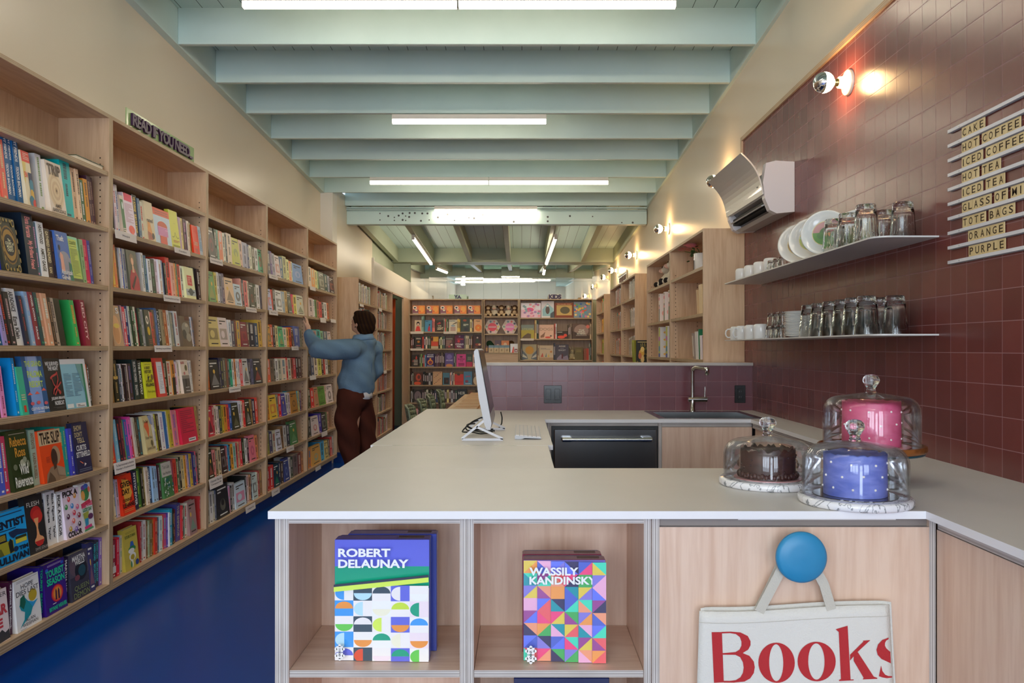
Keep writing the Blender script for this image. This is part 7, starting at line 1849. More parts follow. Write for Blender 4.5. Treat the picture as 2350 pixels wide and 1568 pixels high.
fo(999, 1018, 735, 760, '3a2c22', 'dark book with pale hand lettering, second shelf, ' + W1, [('t', 'TO THE', .3, .44, .7, .56, 'd8cba8'), ('t', 'LIGHT', .25, .16, .95, .4, 'd8cba8'), ('c', .5, .74, .14, .09, 'a83c38'), ('c', .3, .68, .1, .07, 'a83c38')], zs=r2)
fo(1030, 1049, 734, 760, 'c9bfa6', 'pale grey book with drawn hand and barcode stripes, second shelf, ' + W1, [('t', 'REPRI', .05, .84, .75, .95, '6a7478'), ('p', [(.95, .84), (.5, .66), (.4, .58), (.95, .7)], '6a5c48'), ('c', .5, .5, .26, .08, '8a98a0'), ('r', .2, .06, .8, .4, 'a88a80')], zs=r2)
fo(1057, 1078, 729, 760, '384038', 'tall dark green book with white title lines, second shelf, ' + W1, [('c', .45, .8, .2, .08, '9a4a34'), ('l', .3, .4, .85, .56, 3, 'e8dcc4'), ('r', .4, .05, .8, .3, '2a2c34')], zs=r2)
fo(1087, 1106, 733, 760, 'dba878', 'peach book with a big orange disc, second shelf, ' + W1, [('t', 'Oye', .24, .78, .74, .92, '3a2418'), ('c', .55, .32, .38, .26, 'd86a28'), ('c', .55, .32, .3, .2, 'e08030'), ('c', .55, .32, .06, .05, 'f0c860')], zs=r2)
fo(951, 968, 773, 799, '2e2a24', 'black book with a small gold arch, third shelf, ' + W1, [('t', 'SURRENDER', .2, .78, .85, .9, 'd8d0c0'), ('c', .55, .58, .18, .1, 'b87830'), ('r', .25, .2, .85, .3, '8a4a44'), ('l', .25, .03, .9, .1, 1, 'd8d0c0')], zs=r3)
fo(989, 1006, 773, 799, 'b8542c', 'orange and ochre book with a crowd, third shelf, ' + W1, [('r', .3, .6, 1, 1, 'd8a040'), ('c', .14, .8, .12, .16, '382018'), ('r', 0, 0, 1, .2, 'b8a888'), ('r', .1, .25, .9, .55, 'c8442c')], zs=r3)
fo(1022, 1040, 774, 799, '5a3c3c', 'maroon patterned book, third shelf, ' + W1, [('r', .06, .8, .9, .9, '8a8a78'), ('l', .1, .2, .8, .74, 7, 'b08878'), ('c', .8, .34, .12, .08, 'd8c8b8'), ('c', .5, .18, .16, .08, 'a84848')], zs=r3)
fo(1043.5, 1065, 769, 799, '6a1c3c', 'crimson book reading LOOKS COULD KILL, third shelf, ' + W1, [('r', .6, 0, 1, 1, '4a1c48'), ('t', 'IF', .45, .84, .6, .92, '8a88b0'), ('t', 'LOOKS', .24, .64, .92, .74, 'c8484c'), ('c', .42, .54, .14, .09, 'c83040'), ('t', 'COULD', .08, .26, .94, .38, 'e8e4e8'), ('t', 'KILL', .24, .1, .74, .22, 'e8e4e8')], zs=r3)
fo(1085, 1106, 769, 799, '3c1a1a', 'dark red book with round seals, third shelf, ' + W1, [('c', .5, .8, .1, .06, 'c8b0a0'), ('c', .5, .5, .2, .22, '2a3424'), ('c', .5, .3, .24, .1, '8a3c2c'), ('c', .74, .3, .14, .08, 'c8a078'), ('l', .2, .08, .8, .14, 1, 'a87844')], zs=r3)
fo(944, 962, 814, 840.5, '2c221e', 'black book with a red flame, fourth shelf, ' + W1, [('p', [(.5, .66), (.62, .92), (.74, .7), (.66, .6)], 'c8483c'), ('c', .22, .46, .12, .08, '8a4a44'), ('l', .3, .1, .8, .6, 4, 'c8b8a8')], zs=r4)
fo(978, 997, 812, 840.5, '38205c', 'purple book with an orange bottle, fourth shelf, ' + W1, [('t', 'HOUSE', .14, .86, .86, .96, 'f0e8e8'), ('t', 'BREAKERS', .1, .72, .9, .82, 'f0e8e8'), ('c', .5, .34, .34, .2, 'e08a38'), ('r', .4, .44, .6, .66, 'e08a38'), ('c', .5, .32, .22, .13, '7a2c50'), ('l', .1, .02, .9, .08, 1, 'e8e0e8')], zs=r4)
fo(1021, 1041, 810, 840.5, '5c4a82', 'violet book with gold flowers, fourth shelf, ' + W1, [('c', .5, .72, .3, .18, '7a68a8'), ('t', 'ARCANE', .12, .4, .88, .52, 'b8a8d0'), ('c', .5, .08, .4, .12, 'b8784c')], zs=r4)
fo(1047.5, 1069, 813, 840.5, 'c83c80', 'hot pink book, fourth shelf, ' + W1, [('t', 'SUPPLE', .16, .54, .86, .66, '5a1838'), ('t', 'AXE', .34, .42, .7, .5, '5a1838'), ('c', .5, .78, .16, .06, '5a1838'), ('r', .2, .06, .84, .3, '8a1850')], zs=r4)
fo(1070, 1084, 813, 840.5, '3a4438', 'dark green and crimson book, fourth shelf, ' + W1, [('r', 0, 0, 1, .38, 'a82048'), ('l', .2, .5, .8, .8, 3, '8a9078')], zs=r4)
fo(950, 970, 855, 882.5, '5a3428', 'rust red swirling book, fifth shelf, ' + W1, [('c', .5, .6, .3, .3, 'b84c34'), ('c', .56, .62, .16, .16, '6a3428'), ('c', .4, .12, .4, .14, 'c8502c')], zs=r5)
fo(993, 1014.5, 853, 882.5, 'c9a078', 'tan book with a speckled paisley pattern, fifth shelf, ' + W1, [('c', .2 + .15 * (i % 5), .1 + .09 * i, .06, .03, ('8a4a3c', '6a5a48', 'b86a58')[i % 3]) for i in range(10)], zs=r5)
fo(1016, 1032, 856, 882.5, '4a7888', 'steel blue book with a dark window, fifth shelf, ' + W1, [('r', .16, .05, .9, .6, '281c18'), ('c', .6, .3, .16, .12, '4a2820')], zs=r5)
fo(1043.5, 1063.5, 853, 882.5, 'c02c20', 'bright red book with an olive top, fifth shelf, ' + W1, [('r', 0, .8, 1, 1, '6a4a20'), ('c', .44, .78, .18, .08, '4a3018'), ('l', .1, .1, .9, .3, 2, 'a82018')], zs=r5)
fo(1064, 1083.5, 853, 882.5, '4a7a98', 'blue book with red letters, fifth shelf, ' + W1, [('t', 'JAR', .2, .54, .84, .7, 'b83850'), ('c', .36, .26, .2, .1, '803848'), ('l', .2, .06, .8, .12, 1, 'd8dce0')], zs=r5)
fo(1084.5, 1101, 851, 882.5, '4a3c30', 'brown and cream portrait book beside the computer, fifth shelf, ' + W1, [('c', .5, .3, .4, .3, 'c0a888'), ('c', .5, .74, .3, .16, '7a5c44')], zs=r5)
fo(949, 968, 895, 923.5, '2c2424', 'black book with two pale figures, sixth shelf, ' + W1, [('c', .5, .5, .42, .4, '7a6a70'), ('p', [(.36, .1), (.44, .1), (.42, .46), (.38, .46)], '181214'), ('p', [(.54, .1), (.62, .1), (.62, .52), (.56, .52)], '181214'), ('l', .1, .02, .9, .08, 1, 'a89c98')], zs=r6)
fo(1049.5, 1071, 893, 923.5, '181414', 'black book reading HEIR, sixth shelf, ' + W1, [('t', 'HEIR', .1, .58, .82, .8, 'e0d8c8', 0)], zs=r6)
fo(1073, 1090, 895, 923.5, '6a4c24', 'olive brown book next to the HEIR cover, ' + W1, [('c', .5, .6, .36, .24, '8a3c28')], zs=r6)
# spines between the face-out books on the back wall
SB = G(); rr = random.Random(77)
def spb(u0, u1, v0, z, cols):
    n = len(cols); 
    for i, c in enumerate(cols):
        a = px(u0 + (u1 - u0) * i / n, v0 + rr.uniform(-1.5, 2), YB0 + 0.02); b = px(u0 + (u1 - u0) * (i + 1) / n, v0, YB0 + 0.02)
        SB.box(a.x + 0.0006, b.x - 0.0006, YB0 + 0.02, YB0 + 0.16, z + 0.0008, a.z, bright(c))
        w = b.x - a.x
        SB.add([(a.x + w * .3, YB0 + 0.0195, z + (a.z - z) * .3), (b.x - w * .3, YB0 + 0.0195, z + (a.z - z) * .3), (b.x - w * .3, YB0 + 0.0195, z + (a.z - z) * .8), (a.x + w * .3, YB0 + 0.0195, z + (a.z - z) * .8)], [(0, 1, 2, 3)], bright('cbb' if lum(c) < 120 else '433'))
spb(967.5, 974, 725, r2, ['8a9', '687']); spb(992, 998, 731, r2, ['d66', 'e87']); spb(1018.5, 1029, 732, r2, ['998', 'c54', '685', '442']); spb(1049.5, 1056, 733, r2, ['db6', 'ca4']); spb(1078.5, 1086, 733, r2, ['dc9', 'cb7', '543'])
spb(943, 950, 774, r3, ['632', '322']); spb(969, 988, 772, r3, ['c43', '334', 'dcb', '343', '453']); spb(1007, 1021, 773, r3, ['332', 'cc9', '453', '455']); spb(1065.5, 1084, 772, r3, ['776', 'cb9', 'ba8', '332', '753'])
spb(962.5, 977.5, 814, r4, ['453', '8a6', '432', 'b43', '6ac']); spb(998, 1020, 811, r4, ['433', '645', '533', '322', '654', '322']); spb(1041.5, 1047, 812, r4, ['343', '776']); spb(1085, 1105.5, 814, r4, ['dba', '634', '445'])
spb(943, 949, 855, r5, ['322', '998']); spb(970.5, 992.5, 855, r5, ['222', '221', '322', 'aaa', '222']); spb(1032.5, 1043, 855, r5, ['d98', 'bbb', '522', 'db9']); spb(1101.5, 1105.5, 855, r5, ['543', '865'])
spb(943, 948.5, 896, r6, ['aaa', '221']); spb(968.5, 1049, 895, r6, ['433', '332', 'ccb', '332', '554', '222', '445', '346', '468', '357', 'aa9', '433', 'dc8', '532', 'bbb', '433', '343']); spb(1090.5, 1105.5, 896, r6, ['432', '654'])
spb(944, 985, 938, Z1[6], ['543', 'd99', 'caa', '443', '654', '332']); spb(1074.5, 1105.5, 938, Z1[6], ['554', '765'])
spb(1226.5, 1236, 735, 1.478, ['b84', 'dc8', '221', '343']); spb(1272.5, 1277.5, 744, 1.478, ['e65', 'edd']); spb(1303.5, 1312, 745, 1.478, ['543', '654', '876']); spb(1353.5, 1356.5, 742, 1.478, ['b97', 'dca'])
spb(1195.5, 1198.5, 795, 1.125, ['443', '776']); spb(1232, 1237, 790, 1.125, ['864', 'cb9']); spb(1270.5, 1274.5, 787, 1.125, ['223', '445']); spb(1351, 1356.5, 789, 1.125, ['a98', '687', '443'])
o = SB.build('books', 'cover'); tag(o, 'thin spines standing between the face-out books on the back wall', 'books', kind='stuff')
# picture books under the KIDS sign
W3 = 'KIDS bookcase'
ZK = [1.829, 1.478, 1.125]
rr = random.Random(12)
conf = lambda n, cols, s0: [('c', random.Random(s0 + i).uniform(.05, .95), random.Random(s0 + i + 50).uniform(.05, .95), .07, .07, cols[i % len(cols)]) for i in range(n)]
fo(1195.5, 1241, 695.5, 726, 'd8b8c8', 'wide pink and lilac floral box, top shelf, ' + W3, [('r', 0, .55, 1, 1, 'd8d4e4'), ('c', .45, .55, .2, .14, 'd85c88')] + conf(26, ['c87898', '9a78a8', 'd8909c', '88a0a8', 'e0b0c0'], 5), 'picture boxes on the top KIDS shelf', 'box', 'picture_box', 0.04, ZK[0])
fo(1242, 1271.5, 691, 726, 'c8c4c8', 'pale blue box with an owl, top shelf, ' + W3, [('p', [(.1, .5), (.5, .86), (.95, .55), (.95, .1), (.1, .1)], '88b0b8'), ('c', .5, .46, .16, .24, '5a4c48'), ('c', .5, .72, .1, .06, 'e0dcd8'), ('p', [(.7, 0), (1, 0), (1, .4), (.72, .25)], '485058')], 'picture boxes on the top KIDS shelf', 'box', 'picture_box', 0.04, ZK[0])
fo(1273, 1316, 695, 726, '7a3820', 'brown framed gold picture book, top shelf, ' + W3, [('r', .1, .16, .92, .84, 'b89858'), ('c', .55, .5, .26, .24, '5a5038'), ('t', 'THE GOLDEN NIGHT', .12, .87, .9, .95, 'd8a078')], 'picture boxes on the top KIDS shelf', 'book', 'picture_book', 0.02, ZK[0])
fo(1317, 1357, 693, 726, '7a8a98', 'box with a bright patchwork of creatures, top shelf, ' + W3, conf(40, ['d8a848', 'd85c48', '5898a8', 'e0c078', '6a9a5c', 'c878a0', '4a6aa0'], 200), 'picture boxes on the top KIDS shelf', 'box', 'picture_box', 0.04, ZK[0])
fo(1196, 1226, 745.5, 777, 'a89838', 'olive and yellow picture book of a brown animal, middle shelf, ' + W3, [('r', 0, .62, 1, 1, '78827a'), ('t', 'SPIDER', .06, .62, .94, .76, 'b0b078'), ('p', [(0, 0), (.75, 0), (.75, .34), (.5, .4), (.2, .2)], '5a4830')], zs=ZK[1])
fo(1237, 1271, 745.5, 777, 'd8b098', 'peach picture book reading DOGS, middle shelf, ' + W3, [('t', 'DOGS', .04, .58, .94, .78, 'b08870'), ('p', [(.1, .06), (.34, .1), (.42, .5), (.3, .36), (.1, .2)], '8a6048'), ('c', .6, .1, .2, .06, 'c84838'), ('c', .8, .2, .07, .06, '6a5850')], zs=ZK[1])
fo(1278, 1303, 760, 777, '3a281c', 'small dark picture book with a red shape, middle shelf, ' + W3, [('c', .4, .22, .34, .2, 'd84c38'), ('c', .78, .44, .16, .2, 'd84c38'), ('l', .04, .78, .5, .92, 1, 'e0d8c8')], zs=ZK[1])
fo(1313.5, 1355, 743, 777, '6a5044', 'large brown picture book reading THE WILD ROBOT, middle shelf, ' + W3, [('c', .5, .55, .4, .4, 'a08478'), ('c', .86, .8, .1, .12, 'd87868'), ('p', [(0, 0), (1, 0), (1, .2), (.5, .3), (0, .5)], '4a382e'), ('t', 'THE', .36, .52, .66, .62, 'e8dccc'), ('t', 'WILD', .32, .4, .7, .51, 'e8dccc'), ('t', 'ROBOT', .26, .27, .74, .38, 'e8dccc'), ('l', .2, .19, .8, .24, 1, 'd8c8b8')], zs=ZK[1])
fo(1199, 1231.5, 790.5, 826, 'a89a78', 'picture book with a golden sun between grey wings, lower shelf, ' + W3, [('c', .5, .62, .3, .26, 'c08a2c'), ('p', [(0, 0), (.4, .06), (.28, .34), (0, .62)], '5a6068'), ('p', [(1, 0), (.6, .06), (.72, .34), (1, .62)], '5a6068'), ('p', [(0, .2), (.34, .1), (.3, .2), (0, .4)], 'b8b4a4'), ('p', [(1, .2), (.66, .1), (.7, .2), (1, .4)], 'b8b4a4')], zs=ZK[2])
fo(1237.5, 1270, 793, 826, 'c9b294', 'cream picture book with little sailing boats, lower shelf, ' + W3, [('l', .1, .7, .8, .84, 2, '8a7a68'), ('p', [(.1, .2), (.3, .2), (.24, .5)], 'b84c38'), ('p', [(.42, .2), (.52, .2), (.5, .5)], '4a7068'), ('p', [(.6, .2), (.72, .2), (.66, .44)], 'c8a838'), ('r', 0, 0, 1, .16, 'a88868'), ('c', .84, .56, .08, .07, 'b87838')], zs=ZK[2])
fo(1275, 1305, 791, 826, '4c4450', 'grey violet picture book reading AGGIE and GHOST, lower shelf, ' + W3, [('t', 'AGGIE', .24, .84, .76, .94, 'c8c0b8'), ('l', .36, .74, .64, .78, 1, 'a8a0a0'), ('t', 'GHOST', .22, .58, .78, .68, 'b8b0b0'), ('p', [(.1, .1), (.4, .36), (.6, .2), (.9, .3), (1, 0), (.1, 0)], '8a7c90'), ('p', [(.44, .08), (.58, .08), (.56, .4), (.48, .4)], '5a2830')], zs=ZK[2])
fo(1319, 1338, 797.5, 826, '6a5c34', 'olive picture book beside the toy rabbit, lower shelf, ' + W3, [('l', .2, .6, .8, .84, 3, '98884c')], zs=ZK[2])
fo(1340, 1352, 800, 826, 'b04030', 'leaning red picture book at the right end, lower shelf, ' + W3, [('r', .0, .0, .5, 1, '8a5038')], zs=ZK[2])
# soft toys
def toy(x, y, z, h, kind, label, group='soft toys on the shelves', rot=0.0):
    t = thing('stuffed_toy', (x, y, z), label, 'soft toy', group)
    q = Matrix.Rotation(rot, 3, 'Z'); c = Vector((x, y, z + 0.025 * h))
    P = lambda a, b, k: c + q @ Vector((a * h, b * h, k * h))
    if kind == 'monkey':
        b1, b2 = (104, 78, 58), (220, 194, 156)
        parts = [('b', P(0, 0, .30), (.24 * h, .2 * h, .28 * h)), ('b', P(0, -.03, .72), (.23 * h, .21 * h, .23 * h)), ('b', P(-.25, .02, .74), (.08 * h, .05 * h, .09 * h)), ('b', P(.25, .02, .74), (.08 * h, .05 * h, .09 * h)), ('c', P(-.2, -.04, .42), .075 * h, P(-.3, -.2, .18), .07 * h), ('c', P(.2, -.04, .42), .075 * h, P(.3, -.2, .18), .07 * h), ('c', P(-.14, -.08, .1), .1 * h, P(-.2, -.36, .1), .095 * h), ('c', P(.14, -.08, .1), .1 * h, P(.2, -.36, .1), .095 * h)]
        organic(parts, 'body', 'plush', b1, t, voxel=.03 * h, smooth=3)
        for a in ((-.2, -.42, .1), (.2, -.42, .1)):
            G().ball(P(*a), (.115 * h, .075 * h, .12 * h), 14, 9, b2).build('foot_pad', 'plush', t)
        for a in ((-.31, -.23, .17), (.31, -.23, .17)):
            G().ball(P(*a), .085 * h, 12, 8, b2).build('hand', 'plush', t)
        G().ball(P(0, -.2, .66), (.15 * h, .09 * h, .12 * h), 14, 9, b2).build('muzzle', 'plush', t)
        G().ball(P(0, -.17, .3), (.16 * h, .06 * h, .18 * h), 14, 9, b2).build('belly', 'plush', t)
        eyes = ((-.08, -.235, .78), (.08, -.235, .78))
    elif kind == 'cow':
        b2 = (226, 214, 192)
        parts = [('b', P(0, 0, .30), (.24 * h, .2 * h, .28 * h)), ('b', P(0, -.03, .72), (.2 * h, .2 * h, .22 * h)), ('b', P(0, -.2, .64), (.14 * h, .11 * h, .11 * h)), ('c', P(-.2, -.04, .42), .075 * h, P(-.28, -.24, .2), .07 * h), ('c', P(.2, -.04, .42), .075 * h, P(.28, -.24, .2), .07 * h), ('c', P(-.14, -.08, .1), .1 * h, P(-.2, -.34, .1), .095 * h), ('c', P(.14, -.08, .1), .1 * h, P(.2, -.34, .1), .095 * h)]
        def spots(p):
            d = q.transposed() @ (p - c) / h
            return (34, 28, 28) if math.sin(d.x * 11 + 1.2) + math.sin(d.z * 9 + d.x * 4) + math.sin(d.y * 9) > 1.05 else b2
        organic(parts, 'body', 'plush', spots, t, voxel=.026 * h, smooth=3)
        for s_ in (-1, 1):
            G().ball(P(.25 * s_, -.0, .8), (.12 * h, .05 * h, .075 * h), 12, 8, (34, 28, 28)).build('ear', 'plush', t)
            G().ball(P(.2 * s_, -.42, .1), (.1 * h, .05 * h, .105 * h), 12, 8, (48, 42, 40)).build('hoof', 'plush', t)
        G().ball(P(0, -.285, .62), (.12 * h, .05 * h, .085 * h), 12, 8, (226, 178, 158)).build('nose', 'plush', t)
        eyes = ((-.09, -.21, .78), (.09, -.21, .78))
    else:
        b2 = (206, 190, 152)
        parts = [('b', P(0, 0, .26), (.26 * h, .2 * h, .26 * h)), ('b', P(.02, -.03, .6), (.18 * h, .17 * h, .17 * h)), ('c', P(-.06, 0, .7), .05 * h, P(-.2, .03, .98), .055 * h), ('c', P(.08, 0, .72), .05 * h, P(.02, .03, 1.0), .055 * h), ('c', P(-.16, -.1, .08), .09 * h, P(-.2, -.28, .08), .09 * h), ('c', P(.16, -.1, .08), .09 * h, P(.2, -.28, .08), .09 * h)]
        organic(parts, 'body', 'plush', b2, t, voxel=.03 * h, smooth=3)
        eyes = ((-.06, -.18, .64), (.1, -.18, .64))
    for e in eyes:
        G().ball(P(*e), .022 * h, 8, 6, '181414').build('eye', 'gloss', t)
    return t
zt = 1.853 + 0.001
for i, (u, k, lab) in enumerate(((1120.5, 'monkey', 'leftmost stuffed monkey on the narrow back bookcase'), (1134, 'cow', 'black and white stuffed cow right of the leftmost monkey'), (1151, 'monkey', 'middle stuffed monkey on the narrow back bookcase'), (1167, 'cow', 'black and white stuffed cow left of the rightmost monkey'), (1181, 'monkey', 'rightmost stuffed monkey on the narrow back bookcase'))):
    p = px(u, 726, YB0 + 0.14); toy(p.x, YB0 + 0.13 + 0.02 * (i % 2), zt, 0.2, k, lab, 'stuffed monkeys and cows on the back shelf')
p = px(1313, 826, YB0 + 0.12); toy(p.x, YB0 + 0.12, ZK[2] + 0.001, 0.21, 'rabbit', 'cream stuffed rabbit on the lower KIDS shelf')
toy(1.36, 7.42, RS[0] + 0.001, 0.235, 'cow', 'black and white stuffed cow lounging left of the flowers', rot=R(-70)); toy(1.35, 7.05, RS[0] + 0.001, 0.25, 'cow', 'second stuffed cow nearer the flowers', rot=R(-75))
toy(1.36, 12.2, RS[1] + 0.001, 0.18, 'cow', 'small stuffed cow in the back corner bookcase', rot=R(-60))
# hexagonal gift boxes
def hexbox(u, col, label):
    c = px(u, 748.5, YB0 + 0.1); r = 0.135; t = thing('gift_box', (c.x, c.y, 1.561), label, 'gift box', 'hexagonal gift boxes on the back shelf')
    c.z = 1.561 + 0.003 + r * math.sin(R(60)); 
    pts = [c + Vector((r * math.cos(R(60 * i)), 0, r * math.sin(R(60 * i)))) for i in range(6)]
    G().prism(pts, (0, 0.05, 0), 'e8d8c8').build('body', 'satin', t)
    pl = Plane(c + Vector((-r, 0, -r)), (1, 0, 0), (0, 0, 1), 2 * r, 2 * r); g = G()
    art(g, pl, [('c', .5, .48, .28, .26, col), ('l', .26, .44, .74, .54, 2, 'f4e0e0')] + [('c', .5 + .36 * math.cos(R(a)), .5 + .33 * math.sin(R(a)), .065, .065, cc_) for a, cc_ in zip(range(0, 360, 36), ['d8c070', '484860', 'd86a5c', '6a8a94', 'c8b098', '789a80', 'e09a90', '5a4a58', 'd8b0b8', 'b88a4c'])])
    g.build('lid_print', 'satin', t)
hexbox(1130, 'd03c4c', 'left hexagonal box with a red centre'); hexbox(1170, 'd878a8', 'right hexagonal box with a pink centre')
# small gifts on the third shelf of the narrow case
zg = 1.245 + 0.002
def gbox(u0, u1, v0, col, items, label, dy, z=zg, name='gift_box', group=None, th=0.05):
    a, b = px(u0, 0, YB0 + dy), px(u1, v0, YB0 + dy)
    o = G().box(a.x, b.x, YB0 + dy, YB0 + dy + th, z, b.z, bright(col)).build(name, 'satin'); tag(o, label, 'gift box', group)
    g = G(); art(g, Plane((a.x, YB0 + dy, z), (1, 0, 0), (0, 0, 1), b.x - a.x, b.z - z), items); g.build('front_print', 'satin', o)
duck = [('r', 0, .66, 1, 1, '688088'), ('r', 0, .6, 1, .66, 'c8b898'), ('p', [(.3, .2), (.7, .2), (.6, .36), (.4, .34)], '8a7048'), ('c', .52, .42, .09, .07, '6a6038')]
for i in range(4):
    gbox(1121.3 + 12.1 * i, 1132.8 + 12.1 * i, 792.5, 'b8a078', duck, '%s of four small tan boxes with a bird in a row' % ('leftmost', 'second', 'third', 'rightmost')[i], 0.02, group='small tan boxes in a row')
gbox(1135.5, 1149.5, 781, '6a4a4c', [('c', .5, .4, .3, .3, 'b89078'), ('r', 0, .7, 1, 1, '584048')], 'plum box behind the row of small tan boxes', 0.10)
gbox(1150.5, 1168.5, 782, 'd07c3c', [('c', .5, .5, .26, .34, 'e0b890')], 'orange box behind the row of small tan boxes', 0.10)
gbox(1171, 1188.5, 789, 'e0dce0', [('p', [(.2, 0), (.5, 0), (.5, .6), (.4, .7)], 'c84838'), ('r', .55, .05, .95, .42, '7a2c24'), ('r', .66, .12, .86, .3, 'e8e4e4')], 'white glossy box at the right of the gift shelf', 0.02)
for u, v, c2_, lab in ((1122, 778, '3c5c40', 'dark green stuffed toy heap at the left back of the gift shelf'), (1176, 778, '6a4c2c', 'brown spiky stuffed toy at the right back of the gift shelf')):
    c = px(u, 790, YB0 + 0.2); rr = random.Random(u)
    parts = [('b', Vector((c.x + rr.uniform(-.05, .05), c.y + rr.uniform(-.02, .02), zg + 0.05 + 0.035 * i)), (0.055, 0.04, 0.05)) for i in range(4)] + [('b', Vector((c.x + .07 * s, c.y, zg + 0.05)), (0.05, 0.04, 0.05)) for s in (-1, 1)]
    o = organic(parts, 'stuffed_toy', 'plush', c2_, None, voxel=0.012, smooth=3); tag(o, lab, 'soft toy')
gbox(1113.2, 1120.6, 795, '5a3428', [('r', .2, .2, .8, .8, 'a87838')], 'small red brown box at the far left of the gift shelf', 0.03)

# ---------------------------------------------------------------- right bookcases: vase of peonies, craft kits, notebooks
vz = RS[0] + 0.001
t = thing('flower_vase', (1.345, 5.95, vz), 'white square cut vase with pink peonies on the right bookcase', 'vase')
G().lathe([(0.0005, 0), (0.056, 0), (0.058, 0.004), (0.058, 0.14), (0.055, 0.142), (0.053, 0.138), (0.053, 0.01), (0.0005, 0.008)], 36, (1.335, 5.93, vz), 'e4e0de').build('pot', 'porcelain', t)
G().box(1.2745, 1.2765, 5.915, 5.925, vz + 0.02, vz + 0.09, '3a3634').build('slot', 'matte', t)
def peony(c, r, seed, stem):
    rr = random.Random(seed); g = G()
    for ring_ in range(5):
        for i in range(7 + ring_ * 2):
            a = 2 * math.pi * i / (7 + ring_ * 2) + ring_ * .5; tl = 0.25 + ring_ * 0.33
            d = Vector((math.cos(a) * math.sin(tl), math.sin(a) * math.sin(tl), math.cos(tl))); s = d.cross(Vector((0, 0, 1))).normalized(); u_ = s.cross(d)
            b_ = c + d * r * 0.35; w = r * rr.uniform(.22, .32); tip = c + d * r * rr.uniform(.9, 1.05)
            col = (236, 158 + rr.randint(-14, 18), 150 + rr.randint(-10, 18))
            P = [b_ - s * w * .4, b_ + s * w * .4, b_.lerp(tip, .6) + s * w + u_ * w * .2, tip + s * w * .5, tip - s * w * .5 + u_ * w * .1, b_.lerp(tip, .6) - s * w + u_ * w * .2]
            g.add(P, [(0, 1, 2, 5), (5, 2, 3, 4)], col)
    f = g.build('flower', 'matte', t)
    G().tube([c - Vector((0, 0, r * .2)), c.lerp(stem, .5) + Vector((0.01, 0, 0)), stem], 0.003, 6, '4a6a34').build('stem', 'matte', t)
top_ = Vector((1.335, 5.95, vz + 0.12))
peony(Vector((1.29, 6.08, vz + 0.20)), 0.066, 1, top_); peony(Vector((1.29, 6.32, vz + 0.215)), 0.06, 2, top_); peony(Vector((1.32, 6.17, vz + 0.255)), 0.03, 3, top_)
rr = random.Random(6)
for i in range(16):
    c = top_ + Vector((rr.uniform(-.06, .02), rr.uniform(0.05, .36), rr.uniform(0.0, .13)))
    d = Vector((rr.uniform(-1, 1), rr.uniform(-1, 1), rr.uniform(-.3, 1))).normalized() * rr.uniform(.03, .05); s = d.cross(Vector((0, 0, 1))).normalized() * .014
    g = G(); g.add([c, c + d * .5 + s, c + d, c + d * .5 - s], [(0, 1, 2, 3)], (58 + rr.randint(-10, 14), 92 + rr.randint(-14, 14), 44)); g.build('leaf', 'matte', t)
# flower and pattern kits standing with their ends to the room
def kit(y, z, h, w, cols, label, group):
    x = 1.246
    t = thing('craft_kit', (x + .08, y, z), label, 'kit', group)
    o = G().box(x, x + 0.17, y, y + w, z, z + h, bright(cols[0])).build('box', 'satin', t)
    g = G(); pl = Plane((x, y + w, z), (0, -1, 0), (0, 0, 1), w, h); art(g, pl, cols[1]); g.build('front_print', 'satin', t)
    g = G(); pl = Plane((x, y, z), (1, 0, 0), (0, 0, 1), .17, h); art(g, pl, cols[2]); g.build('side_print', 'satin', t)
fl = ('d8c8c0', [('r', .25, 0, .75, .46, '2c4a24'), ('c', .5, .56, .22, .06, '302020'), ('c', .5, .5, .2, .05, 'b83c50'), ('c', .5, .82, .26, .07, 'c83860'), ('c', .5, .94, .2, .04, '283028')], [('c', .5, .3, .4, .16, 'e0988c'), ('c', .6, .6, .3, .14, 'd8a8a0')])
for i, y in enumerate((7.2, 6.95, 6.72)):
    kit(y, RS[1] + .001, 0.25, 0.075, fl, '%s of the pink flower kits on the right bookcase' % ('farthest', 'middle', 'nearest')[i], 'flower kits on the right bookcase')
pt = ('c8c4c0', [('r', .2, .12, .8, .98, 'a8b03c'), ('r', .2, .54, .8, .68, 'b05a9a'), ('r', .2, .2, .8, .36, '38809a'), ('r', .15, 0, .85, .12, '3c50a0')], [('c', .3 + .2 * (i % 3), .1 + .08 * i, .14, .04, ('d8a848', 'b87898', '88a8a0')[i % 3]) for i in range(11)])
for i, y in enumerate((7.18, 6.82)):
    kit(y, RS[2] + .001, 0.27, 0.1, pt, '%s rainbow patterned kit on the right bookcase' % ('farther', 'nearer')[i], 'rainbow kits on the right bookcase')
def rbook(y, z, h, w, col, label, lean=0.0, acc=None):
    g = G(); x = 1.262
    g.box(x, x + 0.14, y, y + w, z, z + h, bright(col), sh=(0, lean, z)); o = g.build('notebook', 'cover'); tag(o, label, 'notebook', 'notebooks on the right bookcase')
    if acc:
        g = G(); q = [(x - .0005, y + w * .2, z + h * .1), (x - .0005, y + w * .8, z + h * .1), (x - .0005, y + w * .8, z + h * .9), (x - .0005, y + w * .2, z + h * .9)]
        g.add(shear(q, (0, lean), z), [(3, 2, 1, 0)], bright(acc)); g.build('spine_print', 'cover', o)
zz = RS[1] + 0.001
for i, (y, h, w, c, le) in enumerate(((5.45, .20, .03, 'c9b08a', .05), (5.49, .205, .06, 'd8bf98', .08), (5.58, .21, .10, 'cdb48c', .12), (5.72, .18, .03, 'b89c78', .2))):
    rbook(y, zz, h, w, c, 'tan notebook, %s from the right, upper shelf of the tile-side bookcase' % ordn(i + 1), le)
zz = RS[2] + 0.001
